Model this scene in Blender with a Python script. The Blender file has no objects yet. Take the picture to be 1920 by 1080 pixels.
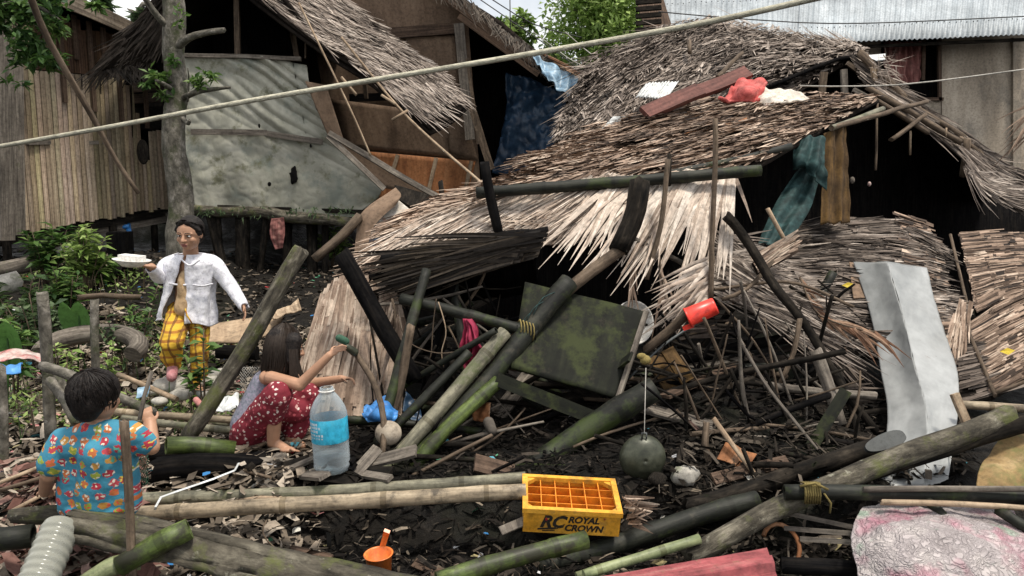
import bpy, math, random
from mathutils import Vector, Matrix, noise
rad = math.radians
R = random.Random(11)
SC = bpy.context.scene
COL = SC.collection

# ---------------------------------------------------------------- camera
FPX, PITCH, CAMZ = 1440.0, rad(7.5), 1.6
cd = bpy.data.cameras.new('camera'); cam = bpy.data.objects.new('camera', cd); COL.objects.link(cam)
cd.sensor_width = 36; cd.lens = FPX / 1920 * 36; cd.clip_start = .05; cd.clip_end = 3000
cam.location = (0, 0, CAMZ); cam.rotation_euler = (rad(90) - PITCH, 0, 0)
SC.camera = cam
# ---------------------------------------------------------------- light
SUN = Vector((.27, -.20, .94)).normalized()
el = math.asin(SUN.z); az = math.atan2(SUN.x, SUN.y)
w = bpy.data.worlds.new('World'); SC.world = w; w.use_nodes = True
nt = w.node_tree; bg = nt.nodes['Background']
sky = nt.nodes.new('ShaderNodeTexSky'); sky.sky_type = 'NISHITA'; sky.sun_disc = False
sky.sun_elevation = el; sky.sun_rotation = az; sky.dust_density = 3; sky.air_density = 1.2
tc = nt.nodes.new('ShaderNodeTexCoord'); nz = nt.nodes.new('ShaderNodeTexNoise'); nz.inputs['Scale'].default_value = 3.2; nz.inputs['Detail'].default_value = 7
nt.links.new(tc.outputs['Generated'], nz.inputs['Vector'])
rp = nt.nodes.new('ShaderNodeValToRGB'); rp.color_ramp.elements[0].position = .30; rp.color_ramp.elements[1].position = .54
nt.links.new(nz.outputs['Fac'], rp.inputs['Fac'])
mx = nt.nodes.new('ShaderNodeMix'); mx.data_type = 'RGBA'; mx.inputs['B'].default_value = (9.3, 9.25, 9.15, 1)
nt.links.new(rp.outputs['Color'], mx.inputs['Factor']); nt.links.new(sky.outputs['Color'], mx.inputs['A'])
nt.links.new(mx.outputs['Result'], bg.inputs['Color']); bg.inputs['Strength'].default_value = .10
sl = bpy.data.lights.new('sun', 'SUN'); sl.energy = 3.0; sl.angle = rad(10); sl.color = (1, .93, .82)
so = bpy.data.objects.new('sun', sl); COL.objects.link(so); so.rotation_euler = SUN.to_track_quat('Z', 'Y').to_euler(); so.location = (6, -4, 12)
SC.view_settings.view_transform = 'Standard'; SC.view_settings.look = 'None'; SC.view_settings.exposure = .45; SC.view_settings.gamma = 1
SC.render.engine = 'CYCLES'
SC.cycles.max_bounces = 5; SC.cycles.transparent_max_bounces = 12
try: SC.cycles.use_denoising = True
except Exception: pass

# ---------------------------------------------------------------- points from the photograph's pixels at a chosen depth
def P(px, py, Y):
    x = (px - 960) / FPX; yv = (540 - py) / FPX
    d = Vector((x, math.cos(PITCH) + yv * math.sin(PITCH), -math.sin(PITCH) + yv * math.cos(PITCH)))
    return Vector((0, 0, CAMZ)) + d * (Y / d.y)
def PL(*a): return [P(*q) for q in a]
def lerp(a, b, t): return a + (b - a) * t
def gz(x, y):
    z = .07 * noise.noise((x * .5, y * .5, 3)) + .035 * noise.noise((x * 1.7, y * 1.7, 9)) + .018 * noise.noise((x * 5, y * 5, 1))
    sm = lambda a, b, q: (lambda t: t * t * (3 - 2 * t))(min(1, max(0, (q - a) / (b - a))))
    z -= sm(4.05, 3.7, y) * lerp(.13, .26, sm(-1.4, -1.0, x))
    z += .40 * sm(5.8, 9.5, y) * sm(1.5, .2, x) + .25 * sm(-3.3, -4.2, x) * sm(6.5, 8, y)
    z += 1.0 * sm(12.3, 13.8, y)
    z += .26 * sm(4.25, 5.1, y) * sm(.1, .9, x) * sm(8.5, 6.5, y) * sm(2.1, 1.7, x)
    return z

# ---------------------------------------------------------------- materials
MATS = {}
def links(nt, a, b): nt.links.new(a, b)
def newmat(name):
    m = bpy.data.materials.new(name); m.use_nodes = True
    t = m.node_tree; b = t.nodes['Principled BSDF']
    return m, t, b
def mixc(t, fac, a, b, mode='MIX'):
    n = t.nodes.new('ShaderNodeMix'); n.data_type = 'RGBA'; n.blend_type = mode
    for s, v in (('Factor', fac), ('A', a), ('B', b)):
        if isinstance(v, (int, float)): n.inputs[s].default_value = v
        elif isinstance(v, tuple): n.inputs[s].default_value = v if len(v) == 4 else (*v, 1)
        else: t.links.new(v, n.inputs[s])
    return n.outputs['Result']
def ramp(t, src, stops, interp='LINEAR'):
    n = t.nodes.new('ShaderNodeValToRGB'); cr = n.color_ramp; cr.interpolation = interp
    while len(cr.elements) < len(stops): cr.elements.new(.5)
    for e, (p, c) in zip(cr.elements, stops):
        e.position = p; e.color = (c, c, c, 1) if isinstance(c, (int, float)) else (*c, 1)
    t.links.new(src, n.inputs['Fac']); return n.outputs['Color']
def nnoise(t, coord, scale, detail=5, rough=.6, dist=0.0):
    n = t.nodes.new('ShaderNodeTexNoise'); n.inputs['Scale'].default_value = scale; n.inputs['Detail'].default_value = detail
    n.inputs['Roughness'].default_value = rough; n.inputs['Distortion'].default_value = dist
    t.links.new(coord, n.inputs['Vector']); return n.outputs['Fac']
def mapped(t, src, sc, rnd=True):
    mp = t.nodes.new('ShaderNodeMapping'); mp.inputs['Scale'].default_value = sc; t.links.new(src, mp.inputs['Vector'])
    if rnd:
        oi = t.nodes.new('ShaderNodeObjectInfo'); mm = t.nodes.new('ShaderNodeMath'); mm.operation = 'MULTIPLY'; mm.inputs[1].default_value = 37
        t.links.new(oi.outputs['Random'], mm.inputs[0]); cx = t.nodes.new('ShaderNodeCombineXYZ')
        for k in range(3): t.links.new(mm.outputs[0], cx.inputs[k])
        t.links.new(cx.outputs[0], mp.inputs['Location'])
    return mp.outputs[0]
def bumpn(t, b, h, strength, dist=.01):
    n = t.nodes.new('ShaderNodeBump'); n.inputs['Strength'].default_value = strength; n.inputs['Distance'].default_value = dist
    t.links.new(h, n.inputs['Height']); t.links.new(n.outputs[0], b.inputs['Normal'])
def mat(name, cols, su=30, sv=3, rough=.85, bump=.4, tint=False, moss=None, mossamt=.55, dirt=None, dirtamt=.55, spec=.25, metal=0, mott=(.65, 1.2), coord='UV', bdist=.008, mscale=2.2, transl=0, rvar=0, speck=True):
    """cols: dark to light, spread over a noise stretched along the surface's own grain"""
    m, t, b = newmat(name)
    tx = t.nodes.new('ShaderNodeTexCoord')
    co = mapped(t, tx.outputs[coord], (su, sv, su if coord == 'Object' else 1))
    f = nnoise(t, co, 1, 7, .65, .3)
    k = len(cols); c = ramp(t, f, [(.30 + .42 * i / max(1, k - 1), q) for i, q in enumerate(cols)]) if k > 1 else None
    if c is None: c = mixc(t, 0., cols[0], cols[0])
    ob = mapped(t, tx.outputs['Object'], (1, 1, 1))
    f2 = nnoise(t, ob, mscale, 5, .6)
    c = mixc(t, 1., c, ramp(t, f2, [(.3, mott[0]), (.7, mott[1])]), 'MULTIPLY')
    f3 = nnoise(t, ob, 26, 6, .75); c = mixc(t, 1., c, ramp(t, f3, [(.34, .62), (.5, 1.), (.68, 1.22)]), 'MULTIPLY') if speck else c
    if dirt: c = mixc(t, ramp(t, nnoise(t, ob, mscale * 1.7, 6, .7), [(dirtamt, 0.), (dirtamt + .13, .9)]), c, dirt)
    if moss: c = mixc(t, ramp(t, nnoise(t, ob, 4.5, 8, .7), [(mossamt, 0.), (mossamt + .12, .85)]), c, moss)
    if tint:
        at = t.nodes.new('ShaderNodeAttribute'); at.attribute_name = 'tint'; c = mixc(t, 1., c, at.outputs['Color'], 'MULTIPLY')
    t.links.new(c, b.inputs['Base Color'])
    b.inputs['Roughness'].default_value = rough; b.inputs['Specular IOR Level'].default_value = spec; b.inputs['Metallic'].default_value = metal
    if rvar: t.links.new(ramp(t, f2, [(.35, max(.05, rough - rvar)), (.65, rough)]), b.inputs['Roughness'])
    if bump: bumpn(t, b, f, bump, bdist)
    if transl:
        tr = t.nodes.new('ShaderNodeBsdfTranslucent'); t.links.new(c, tr.inputs['Color']); ms = t.nodes.new('ShaderNodeMixShader'); ms.inputs[0].default_value = transl
        t.links.new(b.outputs[0], ms.inputs[1]); t.links.new(tr.outputs[0], ms.inputs[2]); t.links.new(ms.outputs[0], t.nodes['Material Output'].inputs['Surface'])
    MATS[name] = m; return m
W1 = (1, 1, 1)
mat('thatch', [(.55, .52, .5), (.95, .95, .95), (1.25, 1.22, 1.2)], 60, 6, .8, .3, tint=True, spec=.2, mott=(.8, 1.15))
mat('thatch_base', [(.012, .010, .009), (.035, .028, .023)], 40, 6, .95, .5, spec=.05)
mat('dark_wood', [(.006, .006, .006), (.017, .0145, .012), (.045, .037, .029)], 30, 6, .9, .8, spec=.06, moss=(.02, .028, .012), mossamt=.62, mott=(.45, 1.4), mscale=4)
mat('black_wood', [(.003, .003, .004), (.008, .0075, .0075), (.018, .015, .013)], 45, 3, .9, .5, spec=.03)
mat('grey_wood', [(.05, .043, .037), (.14, .12, .10), (.27, .24, .20)], 50, 2.5, .85, .6, moss=(.06, .065, .03), mossamt=.6)
mat('moss_wood', [(.016, .014, .011), (.075, .066, .05), (.22, .20, .155)], 24, 6, .9, 1., moss=(.085, .095, .030), mossamt=.52, mscale=8, dirt=(.34, .33, .26), dirtamt=.62, bdist=.015)
mat('bark', [(.045, .042, .034), (.14, .128, .105), (.29, .265, .23)], 14, 9, .95, 1., moss=(.045, .055, .022), mossamt=.53, bdist=.02, mscale=7, dirt=(.40, .38, .34), dirtamt=.60)
mat('brown_stick', [(.04, .028, .02), (.11, .08, .055), (.2, .15, .11)], 40, 4, .8, .5)
mat('tan_stick', [(.16, .11, .07), (.34, .25, .17), (.5, .4, .28)], 40, 4, .75, .4)
mat('bamboo_tan', [(.12, .095, .066), (.30, .24, .165), (.46, .38, .27)], 30, 4, .6, .3, dirt=(.055, .045, .034), dirtamt=.54, spec=.3, mott=(.6, 1.25), mscale=5, tint=True)
mat('bamboo_grey', [(.07, .068, .05), (.17, .16, .115), (.30, .28, .20)], 30, 4, .6, .3, moss=(.075, .09, .035), mossamt=.54, dirt=(.05, .045, .035), dirtamt=.58, spec=.3, mott=(.55, 1.3), mscale=5, tint=True)
mat('bamboo_green', [(.02, .028, .008), (.06, .085, .02), (.13, .17, .045)], 30, 4, .5, .3, dirt=(.022, .02, .013), dirtamt=.50, spec=.35, moss=(.10, .15, .025), mossamt=.58, mott=(.5, 1.35), mscale=4, tint=True)
mat('bamboo_dark', [(.005, .006, .004), (.013, .0145, .010), (.036, .037, .026)], 30, 5, .6, .4, dirt=(.05, .045, .033), dirtamt=.58, spec=.3, moss=(.035, .05, .012), mossamt=.52, mott=(.4, 1.4), mscale=4, tint=True)
mat('bamboo_pale', [(.12, .15, .07), (.24, .27, .14), (.34, .36, .2)], 26, 2.2, .5, .2, spec=.35, tint=True)
mat('plank_warm', [(.15, .115, .08), (.35, .287, .213), (.53, .46, .36)], 55, 1.3, .85, .5, tint=True, dirt=(.10, .075, .05), dirtamt=.6, mscale=.9, mott=(.75, 1.15))
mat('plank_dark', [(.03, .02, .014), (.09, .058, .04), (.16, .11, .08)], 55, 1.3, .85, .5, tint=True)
mat('plywood', [(.13, .085, .056), (.185, .125, .084), (.24, .17, .118)], 9, 1.6, .8, .15, mscale=1.2, dirt=(.08, .055, .04), dirtamt=.6)
mat('plywood_orange', [(.26, .10, .04), (.38, .16, .065), (.46, .22, .10)], 20, 1.2, .7, .12, mscale=1.5)
mat('plywood_pale', [(.24, .17, .11), (.40, .29, .19), (.50, .38, .26)], 14, 1.2, .8, .15, mscale=2, dirt=(.16, .12, .08))
mat('board_green', [(.003, .0035, .002), (.0075, .009, .005), (.017, .019, .010)], 16, 1.6, .8, .4, moss=(.034, .042, .013), mossamt=.50, mscale=3.5, dirt=(.03, .026, .018), dirtamt=.58, mott=(.5, 1.4))
mat('fascia', [(.06, .045, .035), (.2, .16, .12), (.4, .34, .27)], 30, 1.2, .85, .4, mscale=2.5, dirt=(.03, .022, .018), dirtamt=.55)
mat('tarp_grey', [(.235, .235, .19), (.365, .36, .30), (.47, .46, .395)], 3, 2.2, .75, .18, spec=.15, speck=False, moss=(.13, .13, .075), mossamt=.54, dirt=(.21, .23, .20), dirtamt=.52, mscale=1.3, bdist=.02)
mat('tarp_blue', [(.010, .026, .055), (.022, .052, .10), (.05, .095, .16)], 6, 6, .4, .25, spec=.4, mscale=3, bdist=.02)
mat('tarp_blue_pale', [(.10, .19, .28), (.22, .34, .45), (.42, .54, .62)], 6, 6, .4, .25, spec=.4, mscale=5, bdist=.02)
mat('cloth_teal', [(.008, .022, .022), (.02, .05, .05), (.045, .10, .10)], 10, 10, .7, .3, mscale=4)
mat('cloth_ochre', [(.03, .018, .01), (.085, .05, .02), (.15, .085, .025)], 20, 2, .9, .3)
mat('zinc', [(.22, .23, .23), (.31, .32, .318), (.39, .40, .40)], 3, 1.5, .45, .04, spec=.5, metal=.2, dirt=(.19, .175, .15), dirtamt=.63, mscale=7, bdist=.01, speck=False, mott=(.85, 1.1))
mat('zinc_roof', [(.25, .285, .31), (.35, .385, .41), (.46, .495, .52)], 10, .6, .55, .1, spec=.4, metal=.1, dirt=(.34, .27, .2), dirtamt=.66, mscale=1.2)
mat('white_metal', [(.5, .52, .52), (.7, .72, .72), (.8, .8, .8)], 6, 2, .6, .1, dirt=(.25, .18, .13), dirtamt=.62, mscale=5)
mat('rust', [(.12, .045, .02), (.28, .12, .05), (.45, .3, .2)], 6, 2, .8, .3, mscale=5)
mat('concrete_wall', [(.24, .20, .155), (.37, .315, .25), (.46, .40, .325)], 3, .7, .9, .15, dirt=(.17, .155, .135), dirtamt=.56, mscale=.9)
mat('red_sheet', [(.19, .04, .045), (.28, .065, .07), (.36, .14, .13)], 3, 8, .45, .15, spec=.4, dirt=(.22, .16, .09), dirtamt=.60, mscale=7)
mat('red_paint_wood', [(.06, .022, .018), (.13, .05, .04), (.19, .085, .07)], 30, 1.5, .7, .3)
mat('skin', [(.34, .185, .115), (.41, .23, .145), (.45, .26, .17)], 14, 14, .5, .05, speck=False, coord='Object', spec=.35, mott=(.9, 1.06), mscale=6)
mat('hair', [(.006, .005, .005), (.014, .011, .010), (.034, .026, .022)], 90, 8, .55, .5, coord='Object', spec=.18)
mat('hair_highlight', [(.008, .006, .005), (.026, .019, .015), (.075, .055, .042)], 60, 3, .5, .0, spec=.2)  # lighter browns paint highlights onto the long hair
mat('lips', [(.24, .08, .07)], 5, 5, .45, 0, coord='Object')
mat('eye_dark', [(.008, .006, .005)], 5, 5, .2, 0, coord='Object', spec=.5)
mat('eye_white', [(.6, .58, .55)], 5, 5, .3, 0, coord='Object')
mat('jacket', [(.56, .56, .63), (.72, .72, .77), (.8, .8, .83)], 26, 26, .85, .35, coord='Object', mott=(.86, 1.06), mscale=16, dirt=(.5, .46, .62), dirtamt=.63, bdist=.012)
mat('beige_cloth', [(.48, .31, .16), (.60, .42, .24), (.66, .48, .3)], 12, 12, .85, .3, coord='Object')
mat('pink_rubber', [(.30, .12, .13), (.45, .20, .21), (.55, .28, .28)], 20, 20, .5, .1, coord='Object')
mat('dark_rubber', [(.035, .04, .04), (.06, .065, .065), (.09, .1, .1)], 20, 20, .6, .1, spec=.3)
mat('white_plastic', [(.72, .7, .66), (.8, .78, .74)], 5, 5, .5, .05, dirt=(.5, .45, .38), dirtamt=.65, mscale=12)
mat('orange_plastic', [(.62, .14, .022), (.74, .19, .035), (.78, .26, .07)], 8, 3, .35, .05, spec=.5, dirt=(.42, .11, .03), mscale=10)
mat('red_plastic', [(.66, .035, .022), (.78, .06, .035)], 8, 3, .35, .03, spec=.5, mscale=14)
mat('yellow_plastic', [(.55, .25, .018), (.68, .325, .03), (.74, .40, .06)], 8, 3, .5, .05, spec=.35, dirt=(.30, .17, .045), dirtamt=.55, mscale=8, mott=(.7, 1.15))
mat('divider_plastic', [(.62, .17, .012), (.74, .25, .02), (.78, .32, .04)], 8, 3, .42, .05, spec=.4, mscale=9)
mat('black_ink', [(.012, .012, .012), (.03, .025, .02)], 5, 5, .7, 0, dirt=(.5, .27, .03), dirtamt=.60, mscale=30)
mat('red_ink', [(.35, .02, .03)], 5, 5, .7, 0)
mat('cyan_label', [(.02, .30, .50), (.035, .40, .60), (.10, .48, .66)], 12, 5, .35, .03, spec=.5, mscale=9)
mat('white_ink', [(.75, .78, .8)], 5, 5, .5, 0)
mat('wok_metal', [(.03, .034, .022), (.055, .06, .04), (.085, .09, .062)], 14, 14, .42, .2, coord='Object', spec=.5, metal=.25, mscale=7)
mat('steel_grey', [(.10, .11, .11), (.2, .21, .21)], 8, 8, .4, .1, metal=.6)
mat('rope_pale', [(.42, .40, .30), (.58, .55, .43), (.68, .65, .53)], 300, 60, .9, .7)
mat('wire', [(.06, .06, .06)], 5, 5, .6, 0)
mat('wire_pale', [(.42, .40, .36)], 5, 5, .6, 0)
mat('tie_rope', [(.16, .12, .04), (.3, .24, .09)], 60, 20, .9, .5)
mat('leaf', [(.7, .7, .7), (1, 1, 1), (1.25, 1.25, 1.1)], 20, 20, .5, .0, tint=True, spec=.35, transl=.35, mott=(.85, 1.1))
mat('litter', [(.7, .7, .7), (1.05, 1.05, 1.05)], 40, 8, .85, .2, tint=True, mott=(.9, 1.1), spec=.06)
mat('stone', [(.20, .19, .17), (.36, .34, .30), (.48, .46, .42)], 6, 6, .85, .5, coord='Object', moss=(.10, .11, .05), mossamt=.58, mscale=5)
mat('sack_ochre', [(.16, .10, .045), (.30, .20, .09), (.40, .30, .16)], 5, 5, .8, .35, moss=(.14, .14, .05), mossamt=.5, mscale=4)
mat('coconut', [(.24, .19, .14), (.38, .32, .25), (.47, .41, .33)], 12, 12, .9, .4, coord='Object')
mat('cloth_red', [(.35, .05, .045), (.52, .11, .10), (.60, .2, .18)], 8, 8, .8, .3, mscale=6)
mat('cloth_white', [(.42, .38, .32), (.60, .55, .48), (.68, .64, .58)], 8, 8, .8, .3, dirt=(.42, .2, .15), dirtamt=.58, mscale=6)
mat('cloth_crimson', [(.16, .012, .03), (.28, .02, .055), (.36, .05, .10)], 40, 4, .7, .3)
mat('curtain', [(.12, .045, .04), (.25, .10, .09), (.34, .18, .15)], 30, 1.2, .85, .2, mscale=3)
mat('denim', [(.02, .03, .05), (.05, .07, .11)], 20, 20, .8, .2)
mat('blue_pipe', [(.03, .16, .45), (.05, .24, .58)], 8, 2, .4, .05, spec=.4)
mat('pink_cloth', [(.42, .16, .15), (.58, .28, .25)], 10, 10, .85, .2)
mat('plastic_bag_white', [(.55, .57, .57), (.72, .74, .74)], 8, 8, .35, .3, spec=.45, mscale=8)
mat('plastic_bag_blue', [(.03, .16, .45), (.08, .28, .62)], 8, 8, .35, .3, spec=.45, mscale=8)
mat('plastic_bag_red', [(.42, .03, .04), (.55, .42, .38), (.62, .58, .54)], 9, 9, .35, .2, spec=.45, mscale=9)
mat('tyre', [(.012, .012, .012), (.03, .03, .03)], 30, 30, .75, .2)
mat('tank_stripe', [(.10, .12, .16), (.24, .25, .30), (.36, .28, .40)], 70, 12, .85, .2, coord='Object')
mat('net_green', [(.03, .08, .05), (.06, .14, .09)], 30, 30, .7, .1)

def special_mats():
    # wet dark mud
    m, t, b = newmat('mud'); tx = t.nodes.new('ShaderNodeTexCoord'); o = tx.outputs['Object']
    f = nnoise(t, o, 2.2, 8, .7); f2 = nnoise(t, o, 14, 6, .7); f3 = nnoise(t, o, .9, 5, .6)
    c = ramp(t, f2, [(.3, (.003, .003, .003)), (.55, (.010, .0085, .007)), (.75, (.035, .03, .024))])
    c = mixc(t, ramp(t, f, [(.45, 0.), (.65, .7)]), c, (.011, .0095, .0075))
    c = mixc(t, ramp(t, f3, [(.52, 0.), (.64, .6)]), c, (.010, .013, .005))
    t.links.new(c, b.inputs['Base Color']); b.inputs['Specular IOR Level'].default_value = .16; t.links.new(ramp(t, f, [(.36, .28), (.56, .95)]), b.inputs['Roughness']); bumpn(t, b, f2, .8, .04); MATS['mud'] = m
    # plaid trousers
    m, t, b = newmat('plaid'); tx = t.nodes.new('ShaderNodeTexCoord'); sp = t.nodes.new('ShaderNodeSeparateXYZ')
    nn = t.nodes.new('ShaderNodeTexNoise'); nn.inputs['Scale'].default_value = 9; t.links.new(tx.outputs['Object'], nn.inputs['Vector'])
    mv = t.nodes.new('ShaderNodeMix'); mv.data_type = 'VECTOR'; mv.inputs['Factor'].default_value = .035; t.links.new(tx.outputs['Object'], mv.inputs['A']); t.links.new(nn.outputs['Color'], mv.inputs['B'])
    t.links.new(mv.outputs['Result'], sp.inputs[0])
    def band(ch, s, wd):
        a = t.nodes.new('ShaderNodeMath'); a.operation = 'MULTIPLY'; a.inputs[1].default_value = s; t.links.new(sp.outputs[ch], a.inputs[0])
        fr = t.nodes.new('ShaderNodeMath'); fr.operation = 'FRACT'; t.links.new(a.outputs[0], fr.inputs[0])
        l = t.nodes.new('ShaderNodeMath'); l.operation = 'LESS_THAN'; l.inputs[1].default_value = wd; t.links.new(fr.outputs[0], l.inputs[0]); return l.outputs[0]
    c = (.60, .36, .03)
    c = mixc(t, band(2, 17, .30), c, (.36, .15, .02)); 
    h = mixc(t, band(0, 19, .28), c, mixc(t, .75, c, (.10, .035, .012)))
    t.links.new(h, b.inputs['Base Color']); b.inputs['Roughness'].default_value = .85; bumpn(t, b, nnoise(t, tx.outputs['Object'], 30, 4), .3, .01); MATS['plaid'] = m
    # printed shirt: a grid of small bright motifs on blue
    m, t, b = newmat('shirt_print'); tx = t.nodes.new('ShaderNodeTexCoord')
    sx_ = t.nodes.new('ShaderNodeSeparateXYZ'); t.links.new(tx.outputs['Object'], sx_.inputs[0]); mp = t.nodes.new('ShaderNodeCombineXYZ'); t.links.new(sx_.outputs[0], mp.inputs[0]); t.links.new(sx_.outputs[2], mp.inputs[1])
    nn = t.nodes.new('ShaderNodeTexNoise'); nn.inputs['Scale'].default_value = 60; nn.inputs['Detail'].default_value = 3; t.links.new(mp.outputs[0], nn.inputs['Vector'])
    mv = t.nodes.new('ShaderNodeMix'); mv.data_type = 'VECTOR'; mv.inputs['Factor'].default_value = .028; t.links.new(mp.outputs[0], mv.inputs['A']); t.links.new(nn.outputs['Color'], mv.inputs['B'])
    def vor(scale, rnd):
        v = t.nodes.new('ShaderNodeTexVoronoi'); v.inputs['Scale'].default_value = scale; v.inputs['Randomness'].default_value = rnd; v.distance = 'EUCLIDEAN'; v.voronoi_dimensions = '2D'; t.links.new(mv.outputs['Result'], v.inputs['Vector']); return v
    v = vor(21, .4)
    sc_ = t.nodes.new('ShaderNodeSeparateColor'); t.links.new(v.outputs['Color'], sc_.inputs[0])
    pal = ramp(t, sc_.outputs[0], [(0, (.38, .03, .05)), (.3, (.45, .13, .04)), (.5, (.30, .35, .05)), (.68, (.42, .05, .07)), (.85, (.48, .24, .05))], 'CONSTANT')
    v2 = vor(52, .7); inner = ramp(t, v2.outputs['Distance'], [(.26, 1.), (.30, 0.)])
    pal2 = ramp(t, sc_.outputs[1], [(0, (.68, .62, .5)), (.35, (.62, .1, .05)), (.6, (.66, .5, .08)), (.8, (.1, .4, .3))], 'CONSTANT')
    motif = mixc(t, inner, pal, pal2)
    blue = ramp(t, nnoise(t, tx.outputs['Object'], 8, 4), [(.3, (.030, .175, .27)), (.7, (.05, .25, .36))])
    c = mixc(t, ramp(t, v.outputs['Distance'], [(.34, 1.), (.37, 0.)]), blue, motif)
    t.links.new(c, b.inputs['Base Color']); b.inputs['Roughness'].default_value = .85; bumpn(t, b, nnoise(t, tx.outputs['Object'], 12, 3), .5, .015); MATS['shirt_print'] = m
    # dark red trousers with pale flowers
    m, t, b = newmat('floral'); tx = t.nodes.new('ShaderNodeTexCoord')
    nn = t.nodes.new('ShaderNodeTexNoise'); nn.inputs['Scale'].default_value = 60; t.links.new(tx.outputs['Object'], nn.inputs['Vector'])
    mv = t.nodes.new('ShaderNodeMix'); mv.data_type = 'VECTOR'; mv.inputs['Factor'].default_value = .02; t.links.new(tx.outputs['Object'], mv.inputs['A']); t.links.new(nn.outputs['Color'], mv.inputs['B'])
    v = t.nodes.new('ShaderNodeTexVoronoi'); v.inputs['Scale'].default_value = 38; t.links.new(mv.outputs['Result'], v.inputs['Vector'])
    s2 = t.nodes.new('ShaderNodeSeparateColor'); t.links.new(v.outputs['Color'], s2.inputs[0])
    fl = ramp(t, s2.outputs[0], [(0, (.70, .60, .55)), (.45, (.45, .08, .10)), (.75, (.55, .30, .28))], 'CONSTANT')
    c = mixc(t, ramp(t, v.outputs['Distance'], [(.27, 1.), (.34, 0.)]), (.17, .010, .022), fl)
    t.links.new(c, b.inputs['Base Color']); b.inputs['Roughness'].default_value = .85; bumpn(t, b, nnoise(t, tx.outputs['Object'], 14, 3), .5, .015); MATS['floral'] = m
    # crackled, stained woven sack, crease shade darkened into its colour
    m, t, b = newmat('sack_pale'); tx = t.nodes.new('ShaderNodeTexCoord'); o = tx.outputs['Object']
    nn = t.nodes.new('ShaderNodeTexNoise'); nn.inputs['Scale'].default_value = 7; t.links.new(o, nn.inputs['Vector'])
    mv = t.nodes.new('ShaderNodeMix'); mv.data_type = 'VECTOR'; mv.inputs['Factor'].default_value = .10; t.links.new(o, mv.inputs['A']); t.links.new(nn.outputs['Color'], mv.inputs['B'])
    k1 = ramp(t, nnoise(t, mv.outputs['Result'], 20, 2, .5), [(.44, 1.), (.5, 0.), (.56, 1.)]); k2 = ramp(t, nnoise(t, mv.outputs['Result'], 41, 3, .5), [(.42, 1.), (.5, .2), (.58, 1.)]); cr_ = mixc(t, 1., k1, k2, 'MULTIPLY')
    c = ramp(t, nnoise(t, o, 5, 6), [(.3, (.22, .19, .19)), (.5, (.36, .32, .32)), (.7, (.46, .42, .40))])
    c = mixc(t, ramp(t, nnoise(t, mapped(t, o, (1, 1, 1)), 2.6, 4), [(.52, 0.), (.62, .8)]), c, (.36, .14, .19)); c = mixc(t, ramp(t, nnoise(t, mapped(t, o, (1.1, 1.3, 1)), 3.7, 4), [(.55, 0.), (.64, .75)]), c, (.25, .36, .27))
    c = mixc(t, 1., c, ramp(t, cr_, [(.0, .72), (.35, 1.)]), 'MULTIPLY')
    t.links.new(c, b.inputs['Base Color']); b.inputs['Roughness'].default_value = .55; bumpn(t, b, cr_, .7, .012); MATS['sack_pale'] = m
    # clear plastic
    for nm, col, tr_ in (('clear_plastic', (.50, .55, .58), .91), ('milky_plastic', (.36, .36, .31), .55), ('net_wire', (.5, .5, .45), .0)):
        m, t, b = newmat(nm); b.inputs['Base Color'].default_value = (*col, 1); b.inputs['Roughness'].default_value = .18
        tp = t.nodes.new('ShaderNodeBsdfTransparent'); tp.inputs[0].default_value = (.92, .95, .96, 1); ms = t.nodes.new('ShaderNodeMixShader')
        fz = t.nodes.new('ShaderNodeLayerWeight'); fz.inputs[0].default_value = .35
        mm = t.nodes.new('ShaderNodeMapRange'); mm.inputs[3].default_value = 1 - tr_; mm.inputs[4].default_value = 1 - tr_ * .25; t.links.new(fz.outputs['Facing'], mm.inputs[0])
        t.links.new(mm.outputs[0], ms.inputs[0]); t.links.new(tp.outputs[0], ms.inputs[1]); t.links.new(b.outputs[0], ms.inputs[2]); t.links.new(ms.outputs[0], t.nodes['Material Output'].inputs['Surface']); MATS[nm] = m
special_mats()

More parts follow.
